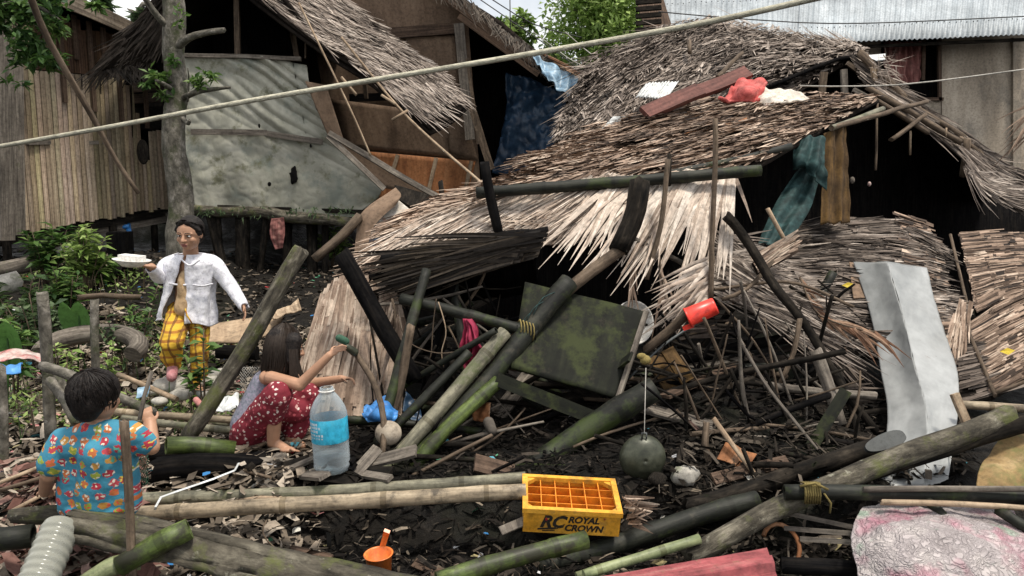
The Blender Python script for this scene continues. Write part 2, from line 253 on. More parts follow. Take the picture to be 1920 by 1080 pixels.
# ---------------------------------------------------------------- mesh builder
WLOC = {}
def frame(c, z):
    z = Vector(z).normalized(); x = Vector((1, 0, 0)); x = (x - z * x.dot(z)).normalized(); M = Matrix((x, z.cross(x), z)).transposed().to_4x4(); M.translation = Vector(c); return M
class MB:
    def __init__(s): s.v = []; s.f = []; s.uv = []; s.t = []; s.sm = []
    def face(s, idx, uv=None, tint=W1, smooth=False):
        s.f.append(idx); s.uv.append(uv or [(0, 0)] * len(idx)); s.t.append(tint); s.sm.append(smooth)
    def quad(s, a, b, c, d, tint=W1, uv=None):
        n = len(s.v); s.v += [a, b, c, d]
        if uv is None:
            L = (Vector(b) - Vector(a)).length; H = (Vector(d) - Vector(a)).length; uv = [(0, 0), (L, 0), (L, H), (0, H)]
        s.face((n, n + 1, n + 2, n + 3), uv, tint)
    def box8(s, p, tint=W1):
        """p: 8 corners, bottom ring then top ring"""
        for q in ((0, 3, 2, 1), (4, 5, 6, 7), (0, 1, 5, 4), (1, 2, 6, 5), (2, 3, 7, 6), (3, 0, 4, 7)):
            a = [Vector(p[i]) for i in q]; e1, e2 = (a[1] - a[0]).length, (a[3] - a[0]).length
            if e1 > e2: uv = [(0, 0), (0, e1), (e2, e1), (e2, 0)]
            else: uv = [(0, 0), (e1, 0), (e1, e2), (0, e2)]
            n = len(s.v); s.v += a; s.face((n, n + 1, n + 2, n + 3), uv, tint)
    def box(s, lo, hi, tint=W1, M=None):
        x0, y0, z0 = lo; x1, y1, z1 = hi
        p = [Vector(q) for q in ((x0, y0, z0), (x1, y0, z0), (x1, y1, z0), (x0, y1, z0), (x0, y0, z1), (x1, y0, z1), (x1, y1, z1), (x0, y1, z1))]
        if M: p = [M @ q for q in p]
        s.box8(p, tint)
    def plank(s, a, b, wd, th, up=None, tint=W1, segs=1, warp=0):
        """board from a to b; wd across, th thick; `up` is roughly the broad face's normal"""
        a, b = Vector(a), Vector(b); d = (b - a).normalized(); up = Vector(up) if up else Vector((0, -1, .3))
        sd = d.cross(up).normalized(); n = sd.cross(d).normalized()
        rings = []
        for i in range(segs + 1):
            q = a.lerp(b, i / segs)
            if warp: q = q + n * (warp * noise.noise(q * 1.3)) + sd * (warp * .5 * noise.noise(q * 1.1 + Vector((7, 0, 0))))
            w2 = wd / 2 * (1 + (.06 * noise.noise(q * 6) if warp else 0))
            rings.append([q - sd * w2 - n * th / 2, q + sd * w2 - n * th / 2, q + sd * w2 + n * th / 2, q - sd * w2 + n * th / 2])
        k = len(s.v)
        for r in rings: s.v += r
        L = (b - a).length
        for i in range(segs):
            v0, v1 = L * i / segs, L * (i + 1) / segs
            for j in range(4):
                j2 = (j + 1) % 4; e = wd if j % 2 == 0 else th
                o = (0, wd, wd + th, 2 * wd + th)[j]
                s.face((k + 4 * i + j, k + 4 * i + j2, k + 4 * i + 4 + j2, k + 4 * i + 4 + j), [(o, v0), (o + e, v0), (o + e, v1), (o, v1)], tint)
        s.face((k + 3, k + 2, k + 1, k), [(0, 0), (wd, 0), (wd, th), (0, th)], tint)
        e = k + 4 * segs; s.face((e, e + 1, e + 2, e + 3), [(0, 0), (wd, 0), (wd, th), (0, th)], tint)
    def tube(s, pts, r, n=9, nodes=0, rough=0, hollow=0, tint=W1, wob=0, step=.09, flat=None):
        """pts: centre line; r: one radius or one per point; nodes: spacing of bamboo rings; hollow: 1 open far end, 2 open both ends"""
        pts = [Vector(p) for p in pts]; rr = list(r) if isinstance(r, (list, tuple)) else [r] * len(pts)
        cum = [0]
        for a, b in zip(pts, pts[1:]): cum.append(cum[-1] + (b - a).length)
        L = cum[-1]
        ds = sorted(set(cum)) if not (rough or wob or len(pts) > 2) else None
        if ds is None:
            k = max(len(pts) - 1, min(60, int(L / step))); ds = [L * i / k for i in range(k + 1)]
        if nodes:
            x = nodes * R.uniform(.3, .8); base = [q for q in ds]
            while x < L - .03:
                base = [q for q in base if abs(q - x) > .02] + [x - .014, x - .005, x + .004, x + .013]; x += nodes * R.uniform(.85, 1.15)
            ds = sorted(q for q in base if 0 <= q <= L); nodepos = True
        def at(d):
            for i in range(len(cum) - 1):
                if d <= cum[i + 1] or i == len(cum) - 2:
                    tt = (d - cum[i]) / max(1e-6, cum[i + 1] - cum[i])
                    if len(pts) > 2:
                        p0 = pts[max(0, i - 1)]; p1 = pts[i]; p2 = pts[i + 1]; p3 = pts[min(len(pts) - 1, i + 2)]
                        q = .5 * ((2 * p1) + (p2 - p0) * tt + (2 * p0 - 5 * p1 + 4 * p2 - p3) * tt * tt + (3 * p1 - p0 - 3 * p2 + p3) * tt ** 3)
                    else: q = pts[i].lerp(pts[i + 1], tt)
                    return q, lerp(rr[i], rr[i + 1], tt)
        C = [at(d) for d in ds]; sd = R.uniform(0, 50)
        if wob: C = [(p + Vector((noise.noise((d * 1.6, sd, 0)), noise.noise((d * 1.6, sd, 9)), noise.noise((d * 1.6, sd, 20)))) * wob, q) for (p, q), d in zip(C, ds)]
        up = None; k = len(s.v); NR = len(C)
        for i, (p, q) in enumerate(C):
            t = (C[min(i + 1, NR - 1)][0] - C[max(i - 1, 0)][0]).normalized()
            if up is None: up = t.orthogonal().normalized()
            up = (up - t * up.dot(t)); up = up.normalized() if up.length > 1e-5 else t.orthogonal().normalized()
            bi = t.cross(up)
            m = 1
            if nodes:
                g = min(abs(ds[i] - ds[j]) for j in (max(i - 1, 0), min(i + 1, NR - 1)) if j != i)
                m = 1.085 if g < .0095 else (.985 if g < .012 else 1)
            for j in range(n):
                a = 2 * math.pi * j / n; dr = q * m
                if rough: dr *= 1 + rough * noise.noise((math.cos(a) * 1.3 + sd, math.sin(a) * 1.3, ds[i] * 4)) + rough * .5 * noise.noise((math.cos(a) * 4 + sd, math.sin(a) * 4, ds[i] * 14))
                o = up * (math.cos(a) * dr) + bi * (math.sin(a) * dr)
                if flat: f = Vector(flat); o = o - f * (o.dot(f) * .6)
                if rough and i in (0, NR - 1): o = o + t * (q * 1.5 * abs(noise.noise((j * 1.9, sd, i))) * (1 if i else -1))
                s.v.append(p + o)
        rm = sum(rr) / len(rr)
        for i in range(NR - 1):
            for j in range(n):
                j2 = (j + 1) % n; u0, u1 = 2 * math.pi * rm * j / n, 2 * math.pi * rm * (j + 1) / n
                s.face((k + i * n + j, k + i * n + j2, k + i * n + n + j2, k + i * n + n + j), [(u0, ds[i]), (u1, ds[i]), (u1, ds[i + 1]), (u0, ds[i + 1])], (.62, .60, .55) if nodes and ds[i + 1] - ds[i] < .0125 else tint, True)
        for end in (0, 1):
            b0 = k if end == 0 else k + (NR - 1) * n
            ring = list(range(b0, b0 + n)); p, q = C[0] if end == 0 else C[-1]
            tdir = (C[0][0] - C[1][0]).normalized() if end == 0 else (C[-1][0] - C[-2][0]).normalized()
            op = hollow == 2 or (hollow == 1 and end == 1) or (hollow == -1 and end == 0)
            if op:
                i1 = len(s.v); s.v += [p + (s.v[x] - p) * .76 for x in ring]
                i2 = len(s.v); s.v += [p + (s.v[x] - p) * .74 - tdir * (q * 2.2) for x in ring]
                for j in range(n):
                    j2 = (j + 1) % n
                    for A, B in ((b0, i1), (i1, i2)):
                        fc = (A + j, A + j2, B + j2, B + j) if end == 1 else (A + j2, A + j, B + j, B + j2)
                        s.face(fc, [(0, 0), (.01, 0), (.01, .01), (0, .01)], tint)
                ring = list(range(i2, i2 + n))
            s.face(tuple(ring if end == 1 else ring[::-1]), [(math.cos(6.28 * j / n) * q, math.sin(6.28 * j / n) * q) for j in range(n)], tint)
    def lathe(s, prof, M, n=28, closed=False, tint=W1):
        """prof: (radius, height) list, revolved about M's z"""
        k = len(s.v)
        for r_, h in prof:
            for j in range(n):
                a = 2 * math.pi * j / n; s.v.append(M @ Vector((r_ * math.cos(a), r_ * math.sin(a), h)))
        for i in range(len(prof) - 1):
            for j in range(n):
                j2 = (j + 1) % n; r_ = max(.01, prof[i][0])
                s.face((k + i * n + j, k + i * n + j2, k + i * n + n + j2, k + i * n + n + j), [(6.28 * r_ * j / n, prof[i][1]), (6.28 * r_ * (j + 1) / n, prof[i][1]), (6.28 * r_ * (j + 1) / n, prof[i + 1][1]), (6.28 * r_ * j / n, prof[i + 1][1])], tint, True)
    def ell(s, c, r, M=None, n=14, tint=W1):
        c = Vector(c); rx, ry, rz = r if isinstance(r, (tuple, list)) else (r, r, r); k = len(s.v); m = n // 2 + 1
        for i in range(m + 1):
            th = math.pi * i / m
            for j in range(n):
                a = 2 * math.pi * j / n; q = Vector((rx * math.sin(th) * math.cos(a), ry * math.sin(th) * math.sin(a), rz * math.cos(th)))
                s.v.append(c + (M @ q if M else q))
        for i in range(m):
            for j in range(n):
                j2 = (j + 1) % n
                if i == 0: s.face((k + j, k + n + j, k + n + j2), [(0, 0), (0, .1), (.1, .1)], tint, True)
                elif i == m - 1: s.face((k + i * n + j, k + (m) * n, k + i * n + j2), [(0, 0), (0, .1), (.1, .1)], tint, True)
                else: s.face((k + i * n + j, k + i * n + n + j, k + i * n + n + j2, k + i * n + j2), [(.1 * j, .1 * i), (.1 * j, .1 * i + .1), (.1 * j + .1, .1 * i + .1), (.1 * j + .1, .1 * i)], tint, True)
    def cap(s, a, b, r0, r1, n=12):
        """tapered limb with round ends (closed)"""
        a, b = Vector(a), Vector(b); d = (b - a).normalized(); up = d.orthogonal().normalized(); bi = d.cross(up); k = len(s.v); rings = []
        for i in range(5):
            th = math.pi / 2 * (1 - i / 4); rings.append((a - d * (r0 * math.sin(th)), max(1e-4, r0 * math.cos(th))))
        for i in range(5):
            th = math.pi / 2 * i / 4; rings.append((b + d * (r1 * math.sin(th)), max(1e-4, r1 * math.cos(th))))
        for p, q in rings:
            for j in range(n):
                an = 2 * math.pi * j / n; s.v.append(p + up * (q * math.cos(an)) + bi * (q * math.sin(an)))
        for i in range(len(rings) - 1):
            for j in range(n):
                j2 = (j + 1) % n; s.face((k + i * n + j, k + i * n + j2, k + i * n + n + j2, k + i * n + n + j), None, W1, True)
        s.face(tuple(range(k + n - 1, k - 1, -1))); e = k + (len(rings) - 1) * n; s.face(tuple(range(e, e + n)))
    def build(s, name, m, parent=None, origin=None, local=False, mods=()):
        if local: o0 = Vector((0, 0, 0))
        elif parent is not None: o0 = WLOC[parent.name]
        elif origin is not None: o0 = Vector(origin)
        else:
            xs = [v[0] for v in s.v]; ys = [v[1] for v in s.v]; zs = [v[2] for v in s.v]
            o0 = Vector(((min(xs) + max(xs)) / 2, (min(ys) + max(ys)) / 2, min(zs)))
        me = bpy.data.meshes.new(name); me.from_pydata([tuple(Vector(v) - o0) for v in s.v], [], s.f)
        ul = me.uv_layers.new(name='UVMap'); ul.data.foreach_set('uv', [c for q in s.uv for u in q for c in u])
        at = me.attributes.new('tint', 'FLOAT_COLOR', 'FACE'); at.data.foreach_set('color', [c for q in s.t for c in (q[0], q[1], q[2], 1)])
        me.polygons.foreach_set('use_smooth', s.sm)
        me.materials.append(MATS[m]); me.update()
        o = bpy.data.objects.new(name, me); COL.objects.link(o)
        if parent is not None: o.parent = parent; WLOC[o.name] = o0
        elif not local: o.location = o0; WLOC[o.name] = o0
        for k_, kw in mods:
            md = o.modifiers.new(k_.lower(), k_)
            for a, b in kw.items(): setattr(md, a, b)
        return o
SOLID = lambda t: ('SOLIDIFY', dict(thickness=t, offset=0))
SUBD = lambda n: ('SUBSURF', dict(levels=n, render_levels=n))
def tag(o, label, cat, group=None, kind=None):
    if kind: o['kind'] = kind
    if label: o['label'] = label
    if cat: o['category'] = cat
    if group: o['group'] = group
    return o
def empty(name, loc, label=None, cat=None, group=None, rot=(0, 0, 0)):
    o = bpy.data.objects.new(name, None); COL.objects.link(o); o.location = loc; o.rotation_euler = rot; WLOC[o.name] = Vector(loc); o.empty_display_size = .1
    if label: tag(o, label, cat, group)
    return o
def cr(p, t):
    """Catmull-Rom through the list p at t in 0..1, straight beyond its ends"""
    n = len(p) - 1; x = t * n; i = min(max(int(math.floor(x)), 0), n - 1); f = x - i
    if n == 1 or f < 0 or f > 1: return p[i] + (p[i + 1] - p[i]) * f
    p0 = p[i - 1] if i > 0 else p[i] * 2 - p[i + 1]; p3 = p[i + 2] if i + 2 <= n else p[i + 1] * 2 - p[i]
    p1, p2 = p[i], p[i + 1]
    return .5 * ((2 * p1) + (p2 - p0) * f + (2 * p0 - 5 * p1 + 4 * p2 - p3) * f * f + (3 * p1 - p0 - 3 * p2 + p3) * f ** 3)
def surf(C, u, v): return cr([cr(row, u) for row in C], v)
def PG(rows): return [[P(*q) for q in row] for row in rows]
def sheet(C, nu=24, nv=24, wr=0, wf=3, jag=0, mb=None, seed=0, fold=None, ridge=0):
    """a cloth or board through the grid of points C (rows along v)"""
    mb = mb or MB(); k = len(mb.v)
    Wd = sum((surf(C, (i + 1) / 6, .5) - surf(C, i / 6, .5)).length for i in range(6)); H = sum((surf(C, .5, (i + 1) / 6) - surf(C, .5, i / 6)).length for i in range(6))
    for j in range(nv + 1):
        for i in range(nu + 1):
            u, v = i / nu, j / nv
            if jag:
                if j == nv: v += jag * noise.noise((u * 9, seed, 5)) + jag * .5 * noise.noise((u * 31, seed, 5))
                if i in (0, nu): u += jag * .6 * noise.noise((v * 9, seed + i, 7))
            p = surf(C, u, v)
            if wr or fold or ridge:
                du = surf(C, u + .01, v) - surf(C, u - .01, v); dv = surf(C, u, v + .01) - surf(C, u, v - .01); nn = du.cross(dv)
                if nn.length > 1e-9:
                    nn.normalize(); q = p * wf; h = wr * (noise.noise(q + Vector((seed, 0, 0))) + .5 * noise.noise(q * 2.3 + Vector((seed, 3, 0))))
                    if ridge: h += ridge * (1 - 2.4 * abs(noise.noise(q * 1.7 + Vector((seed, 9, 2)))) + .6 * (1 - 2.4 * abs(noise.noise(q * 4.1 + Vector((5, seed, 1))))) - .5)
                    if fold: h += fold(u, v)
                    p = p + nn * h
            mb.v.append(p)
    for j in range(nv):
        for i in range(nu):
            a = k + j * (nu + 1) + i
            mb.face((a, a + 1, a + nu + 2, a + nu + 1), [(Wd * i / nu, H * j / nv), (Wd * (i + 1) / nu, H * j / nv), (Wd * (i + 1) / nu, H * (j + 1) / nv), (Wd * i / nu, H * (j + 1) / nv)], W1, True)
    return mb
TH = [(.020, .016, .014), (.075, .060, .050), (.165, .134, .113), (.30, .25, .213), (.49, .425, .37)]
THW = [(.026, .019, .016), (.105, .072, .053), (.25, .178, .132), (.41, .305, .235), (.58, .47, .375)]
def pick(pal, x):
    x = min(.999, max(0, x)) * (len(pal) - 1); i = int(x); f = x - i; return tuple(lerp(pal[i][k], pal[i + 1][k], f) for k in range(3))
def thatch(C, n, L=.45, Wd=.03, lift=.04, pal=TH, rows=0, mb=None, yaw=.18, base=.05, roll=.7, seed=1, tipw=.2, droop=.0, bright=0, urange=(0, 1), vrange=(-.03, .97), ragged=1, jit=.12):
    """leaf blades laid along v over the sheet C; returns (blades, backing)"""
    rr = random.Random(seed); mb = mb or MB()
    H = sum((surf(C, .5, (i + 1) / 6) - surf(C, .5, i / 6)).length for i in range(6))
    for q in range(n):
        u = rr.uniform(*urange); v = rr.uniform(*vrange)
        if rows: v = (math.floor(v * rows) + rr.gauss(0, jit)) / rows
        l = L * rr.uniform(.55, 1.25) / H; w_ = Wd * rr.uniform(.5, 1.4); ya = rr.gauss(0, yaw); tl = lift * rr.uniform(.2, 1.3); ro = rr.uniform(-roll, roll)
        p0 = surf(C, u, v); rag = max(-.012, .075 * noise.noise(p0 * 2.3) + .05 * noise.noise(p0 * 6)) * ragged
        du = surf(C, u + .01, v) - surf(C, u - .01, v); dv = surf(C, u, v + .01) - surf(C, u, v - .01); nn = du.cross(dv)
        if nn.length < 1e-9: continue
        nn.normalize()
        if nn.dot(Vector((0, 0, CAMZ)) - p0) < 0: nn = -nn
        du = du.normalized(); x = .5 + .32 * noise.noise(p0 * 1.9) + .24 * noise.noise(p0 * 7) + rr.gauss(0, .26) + bright
        t = pick(pal, x); k = len(mb.v); ax = du * math.cos(ro) + nn * math.sin(ro); NS = 3
        for j in range(NS + 1):
            f = j / NS; c = surf(C, u, v + l * f) + du * (ya * l * H * f) + nn * (.012 + rag + tl * f ** 1.5) + Vector((0, 0, -droop * f * f))
            ww = w_ * (1 - (1 - tipw) * f ** 2) / 2
            mb.v += [c - ax * ww, c + ax * ww]
        for j in range(NS):
            a = k + 2 * j; mb.face((a, a + 1, a + 3, a + 2), [(0, l * H * j / NS), (w_, l * H * j / NS), (w_, l * H * (j + 1) / NS), (0, l * H * (j + 1) / NS)], t)
    bk = None
    if base:
        bk = sheet(C, 14, 14, .01, 4); off = Vector((0, .3, -1)).normalized() * .03
        bk.v = [p + off for p in bk.v]
    return mb, bk
def roofpart(parent, name, C, n, **kw):
    bs = kw.get('base', .05)
    mb, bk = thatch(C, n, **kw); o = mb.build(name, 'thatch', parent)
    if bk: b = bk.build('thatch_backing', 'thatch_base', o, mods=[SOLID(.03)])
    return o
def log(name, pts, rpx, m, label, cat, group=None, nodes=0, hollow=0, rough=.08, wob=.0, n=10, taper=1):
    """a pole whose thickness is given in picture pixels at its own depth"""
    W = [P(*q) for q in pts]; k = len(pts); wob = wob or (.007 if nodes else .014)
    rs = [rpx * q[2] / FPX * lerp(1, taper, i / (k - 1)) for i, q in enumerate(pts)]
    mb = MB(); mb.tube(W, rs, n, nodes, 0 if nodes else rough, hollow, wob=wob)
    o = mb.build(name, m); return tag(o, label, cat, group) if label else o

# ================================================================ ground
def ground():
    xs = [-400, -150, -60, -30, -16, -11, -8.5] + [-7 + .085 * i for i in range(165)] + [8.5, 11, 16, 30, 60, 150, 400]
    ys = [-60, -20, -6, -1, .8] + [1.6 + .075 * i for i in range(150)] + [13.5, 15, 18, 24, 40, 80, 180, 500]
    mb = MB(); nx = len(xs)
    for y in ys:
        for x in xs: mb.v.append(Vector((x, y, gz(x, y) if -12 < x < 12 and 0 < y < 16 else -.12)))
    for j in range(len(ys) - 1):
        for i in range(nx - 1):
            a = j * nx + i; mb.face((a, a + 1, a + nx + 1, a + nx), [(0, 0)] * 4, W1, True)
    tag(mb.build('ground', 'mud', origin=(0, 0, 0)), None, None, kind='structure')
ground()

def leaves(mb, cen, rad_, n, size, pal, rr, hollow=.35, droop=.3):
    """many folded leaves through an ellipsoid of clumps"""
    cl = [(Vector((rr.gauss(0, .42), rr.gauss(0, .42), rr.gauss(0, .42))), rr.uniform(.22, .5), rr.random()) for _ in range(max(3, n // 60))]
    for _ in range(n):
        c, s_, tone = rr.choice(cl); q = c + Vector((rr.gauss(0, 1), rr.gauss(0, 1), rr.gauss(0, 1))) * (s_ * .5)
        if q.length > 1.15: q = q * (1.1 / q.length)
        p = Vector(cen) + Vector((q.x * rad_[0], q.y * rad_[1], q.z * rad_[2]))
        d = Vector((rr.gauss(0, 1), rr.gauss(0, 1), rr.gauss(0, .7) - droop)).normalized(); sd = d.cross(Vector((rr.gauss(0, .5), rr.gauss(0, .5), 1))).normalized(); nn = sd.cross(d)
        l = size * rr.uniform(.6, 1.35); w_ = l * rr.uniform(.17, .27); t = pick(pal, .25 + .5 * tone + rr.gauss(0, .16))
        k = len(mb.v); mb.v += [p, p + d * l * .45 + sd * w_ + nn * w_ * .35, p + d * l, p + d * l * .45 - sd * w_ + nn * w_ * .35]
        mb.face((k, k + 1, k + 2), None, t); mb.face((k, k + 2, k + 3), None, t)
GREEN = [(.012, .035, .010), (.03, .075, .018), (.06, .13, .03), (.12, .21, .05), (.2, .3, .08)]
LIME = [(.07, .13, .025), (.17, .27, .06), (.30, .42, .12), (.44, .55, .2)]
OLIVE = [(.03, .05, .025), (.07, .12, .05), (.13, .19, .09), (.2, .27, .14)]

# ---------------------------------------------------------------- far trees and sky wires
def far_tree(px, py, Y, rpx, rpy, n, pal, label, seed, size=.26, trunkx=0):
    rr = random.Random(seed); c = P(px, py, Y); rx, rz = rpx * Y / FPX, rpy * Y / FPX
    root = empty('tree', (c.x, Y, -.1), label, 'tree', 'trees standing behind the huts')
    mb = MB(); mb.tube([(c.x + trunkx, Y, -.15), (c.x + trunkx * .5, Y, c.z * .5), (c.x, Y, c.z), (c.x + .3, Y, c.z + rz * .7)], [.2, .16, .1, .03], 8, rough=.15)
    tr = mb.build('trunk', 'bark', root); lb = MB()
    for k in range(7):
        a = rr.uniform(0, 6.28); lb.tube([(c.x, Y, c.z - rz * .4 + k * rz * .12), (c.x + math.cos(a) * rx * .4, Y + math.sin(a) * rx * .4, c.z + k * rz * .08), (c.x + math.cos(a) * rx * .8, Y + math.sin(a) * rx * .8, c.z + rz * (.1 + .1 * k))], [.07, .04, .012], 6)
    lb.build('limb', 'bark', tr)
    mb = MB(); leaves(mb, c, (rx, rx, rz), n, size, pal, rr); mb.build('crown', 'leaf', root)
far_tree(1128, 40, 24, 98, 118, 12000, LIME, 'broad bright green tree behind the thatch ridge, left of the metal roof', 3, .20)
far_tree(1215, -30, 27, 120, 90, 2200, OLIVE, 'greyish green tree rising behind the metal roof edge', 4)
far_tree(962, 66, 22, 34, 40, 800, LIME, 'small yellow-green tree just beyond the brown house roof edge', 5, .24)
far_tree(1030, 118, 26, 40, 34, 700, OLIVE, 'dark shrubby tree in the gap between the roofs', 6, .24)
far_tree(262, 30, 22, 26, 24, 260, OLIVE, 'hazy small tree in the sky gap beside the slender trunk', 7, .3)
far_tree(185, -6, 24, 30, 22, 260, OLIVE, 'hazy treetop above the fascia of the wooden house', 8, .3)
def wire(pts, r, m, label, name='overhead_wire', g=None):
    mb = MB(); mb.tube(PL(*pts), r, 6, step=.4); tag(mb.build(name, m), label, 'wire', g)
wire([(890, -8, 18), (960, 40, 18), (1040, 95, 18), (1100, 140, 18)], .012, 'wire', 'thin dark wire sagging across the sky left of the bright tree')
wire([(912, -8, 17), (1000, 45, 17.5), (1090, 70, 18)], .012, 'wire', 'thin dark wire ending in the bright green tree')
wire([(1060, 60, 14), (1100, 95, 14), (1145, 125, 12)], .008, 'wire_pale', 'pale thin wire in front of the bright green tree')
wire([(1000, 60, 14), (1060, 105, 14), (1095, 125, 11.5)], .008, 'wire_pale', 'pale thin wire running down to the blue tarpaulin')
wire([(956, -8, 16), (957, 60, 16)], .012, 'wire', 'short upright dark wire in front of the yellow-green tree')
wire([(1235, 22, 10.8), (1400, 36, 10.9), (1600, 44, 11), (1935, 30, 11.2)], .008, 'wire', 'dark wire stretched across the metal roof')
wire([(1500, 161, 8.6), (1600, 162, 8.7), (1720, 156, 8.8), (1935, 128, 9)], .008, 'wire_pale', 'pale clothes line in front of the grey house wall')

# ================================================================ left wooden house
def wooden_house():
    A, B = P(-40, 449, 8.9), P(316, 388, 11.4)
    A2, B2 = P(-40, -75, 8.9), P(316, 92, 11.4)
    root = empty('wooden_house', (A.x, A.y, 0), 'weathered plank house on stilts at the far left behind the bushes', 'house')
    out = (B - A).cross(Vector((0, 0, 1))).normalized()
    if out.y > 0: out = -out
    rr = random.Random(5); mb = MB(); up = MB(); n = 40
    topy = lambda u: (A2.lerp(B2, u)).z
    for i in range(n):
        u0, u1 = i / n + .0012, (i + 1) / n - .0022
        px = -40 + 356 * (i + .5) / n
        b0, b1 = A.lerp(B, u0), A.lerp(B, u1); o = out * rr.uniform(0, .012)
        dz = rr.uniform(-.03, .02)
        pyT = None
        if px > 276: pyT = 246 + rr.uniform(-3, 3)
        elif px > 262: pyT = 300
        elif px > 250: pyT = 212
        elif px > 240: pyT = 160
        if pyT is not None: zt = P(px, pyT, lerp(8.9, 11.4, (i + .5) / n)).z
        else: zt = topy((u0 + u1) / 2) - rr.uniform(.06, .2)
        g = rr.choice([rr.uniform(.55, .8), rr.uniform(.8, 1.25), rr.uniform(.9, 1.2)]); t = (g, g * rr.uniform(.92, 1.03), g * rr.uniform(.80, 1.02))
        segs = [(b0.z + dz, zt)]
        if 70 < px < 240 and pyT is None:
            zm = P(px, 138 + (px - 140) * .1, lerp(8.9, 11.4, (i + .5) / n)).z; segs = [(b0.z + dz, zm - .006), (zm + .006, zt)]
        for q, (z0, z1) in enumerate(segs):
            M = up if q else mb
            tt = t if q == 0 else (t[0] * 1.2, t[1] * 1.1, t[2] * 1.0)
            p = [Vector((b0.x, b0.y, z0)), Vector((b1.x, b1.y, z0)), Vector((b1.x, b1.y, z0)) + out * -.02, Vector((b0.x, b0.y, z0)) + out * -.02]
            p = [c + o for c in p]; M.box8(p + [Vector((c.x, c.y, z1)) for c in p], tt)
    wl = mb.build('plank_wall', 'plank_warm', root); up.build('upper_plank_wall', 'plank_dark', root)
    # studs in the open strip beneath the eave
    for i in range(9):
        u = .36 + i * .075; b = A.lerp(B, u); zt = topy(u); st = MB(); M = [b + out * .015 + Vector((0, 0, 0))]
        st.plank((b.x + out.x * .03, b.y + out.y * .03, zt - 1.2 if i % 2 else zt - .6), (b.x + out.x * .03, b.y + out.y * .03, zt - .05), .06, .03, out); st.build('stud', 'plank_dark', root)
    c0, c1 = P(28, 440, 8.95), P(22, 60, 8.95); st = MB(); st.plank(c0 + out * .06, c1 + out * .06, .13, .07, out); st.build('corner_post', 'grey_wood', root)
    c0, c1 = P(4, 450, 8.8), P(0, 60, 8.8); st = MB(); st.plank(c0 + out * .07, c1 + out * .07, .16, .08, out); st.build('corner_post', 'grey_wood', root)
    for (x0, x1, y) in ((45, 88, 268), (157, 190, 268)):
        u = (x0 + 40) / 356; u2 = (x1 + 40) / 356; a = P(x0, y, lerp(8.9, 11.4, u)) + out * .05; b = P(x1, y - 1, lerp(8.9, 11.4, u2)) + out * .05
        s2 = MB(); s2.plank(a, b, .05, .05, (0, 0, 1)); s2.build('window_sill', 'grey_wood', root)
    for (x0, y0, x1, y1) in ((34, 115, 36, 268), (150, 140, 152, 268), (243, 160, 246, 275), (185, 140, 187, 262)):
        a = P(x0, y0, lerp(8.9, 11.4, (x0 + 40) / 356)) + out * .028; b = P(x1, y1, lerp(8.9, 11.4, (x1 + 40) / 356)) + out * .028
        s2 = MB(); s2.plank(a, b, .018, .012, out); s2.build('shutter_joint', 'dark_wood', root)
    # dark planks across the open bay by the tree
    for y in (165, 186, 212, 236):
        a = P(246, y, 11.2); b = P(318, y - 5, 11.9); s2 = MB(); s2.plank(a, b, .14, .03, (0, -1, 0)); s2.build('bay_plank', 'plank_dark' if y < 200 else 'dark_wood', root)
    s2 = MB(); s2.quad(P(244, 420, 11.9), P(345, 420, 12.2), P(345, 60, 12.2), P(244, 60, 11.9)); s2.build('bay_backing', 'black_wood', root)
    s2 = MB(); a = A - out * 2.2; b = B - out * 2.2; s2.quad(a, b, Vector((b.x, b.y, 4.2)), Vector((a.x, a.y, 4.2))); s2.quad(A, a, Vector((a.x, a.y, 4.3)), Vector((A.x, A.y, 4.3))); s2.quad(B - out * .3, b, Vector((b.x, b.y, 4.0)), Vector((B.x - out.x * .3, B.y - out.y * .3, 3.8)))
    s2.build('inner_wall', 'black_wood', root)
    s2 = MB(); z = Vector((0, 0, -.03)); a0, b0, b1, a1 = A + z - out * .03, B + z - out * .03, B - out * 2.2 + z, A - out * 2.2 + z
    lo = Vector((0, 0, -.1)); s2.box8([a0 + lo, b0 + lo, b1 + lo, a1 + lo, a0, b0, b1, a1]); s2.build('floor_deck', 'dark_wood', root)
    # roof: a thin sheet with a weathered fascia board
    f0, f1 = P(-60, -92, 8.4), P(285, 66, 11.3)
    rf = MB(); bk = -out * 3.4 + Vector((0, 0, .05)); rf.box8([f0, f1, f1 + bk, f0 + bk, f0 + Vector((0, 0, .03)), f1 + Vector((0, 0, .03)), f1 + bk + Vector((0, 0, .03)), f0 + bk + Vector((0, 0, .03))])
    r = rf.build('roof', 'dark_wood', root); fs = MB(); fs.plank(f0 + out * .03 - Vector((0, 0, .06)), f1 + out * .03 - Vector((0, 0, .06)), .20, .03, out, segs=12, warp=.03); fs.build('fascia', 'fascia', r)
    for (px, py, Yq, pyb) in ((8, 440, 9.2, 560), (205, 410, 10.6, 540), (215, 404, 10.8, 520), (285, 395, 11.3, 470), (120, 425, 10, 550)):
        t = P(px, py, Yq); s2 = MB(); s2.tube([(t.x, t.y, -.1), (t.x + .02, t.y, t.z)], .07 if px == 205 else .05, 7, rough=.15); s2.build('stilt', 'dark_wood' if px != 215 else 'grey_wood', root)
    s2 = MB(); a, b = P(150, 424, 10.2), P(320, 396, 11.5); s2.plank(a - Vector((0, 0, .08)), b - Vector((0, 0, .08)), .14, .06, out); s2.build('floor_beam', 'grey_wood', root)
wooden_house()
mb = MB(); c = P(268, 285, 10.6); mb.ell(c, (.085, .03, .17), n=16); tag(mb.build('dark_oval', 'dark_wood'), 'dark oval shape at the end of the plank wall beside the trunk', 'shape')  # plain flattened dark ellipsoid set at the wall end

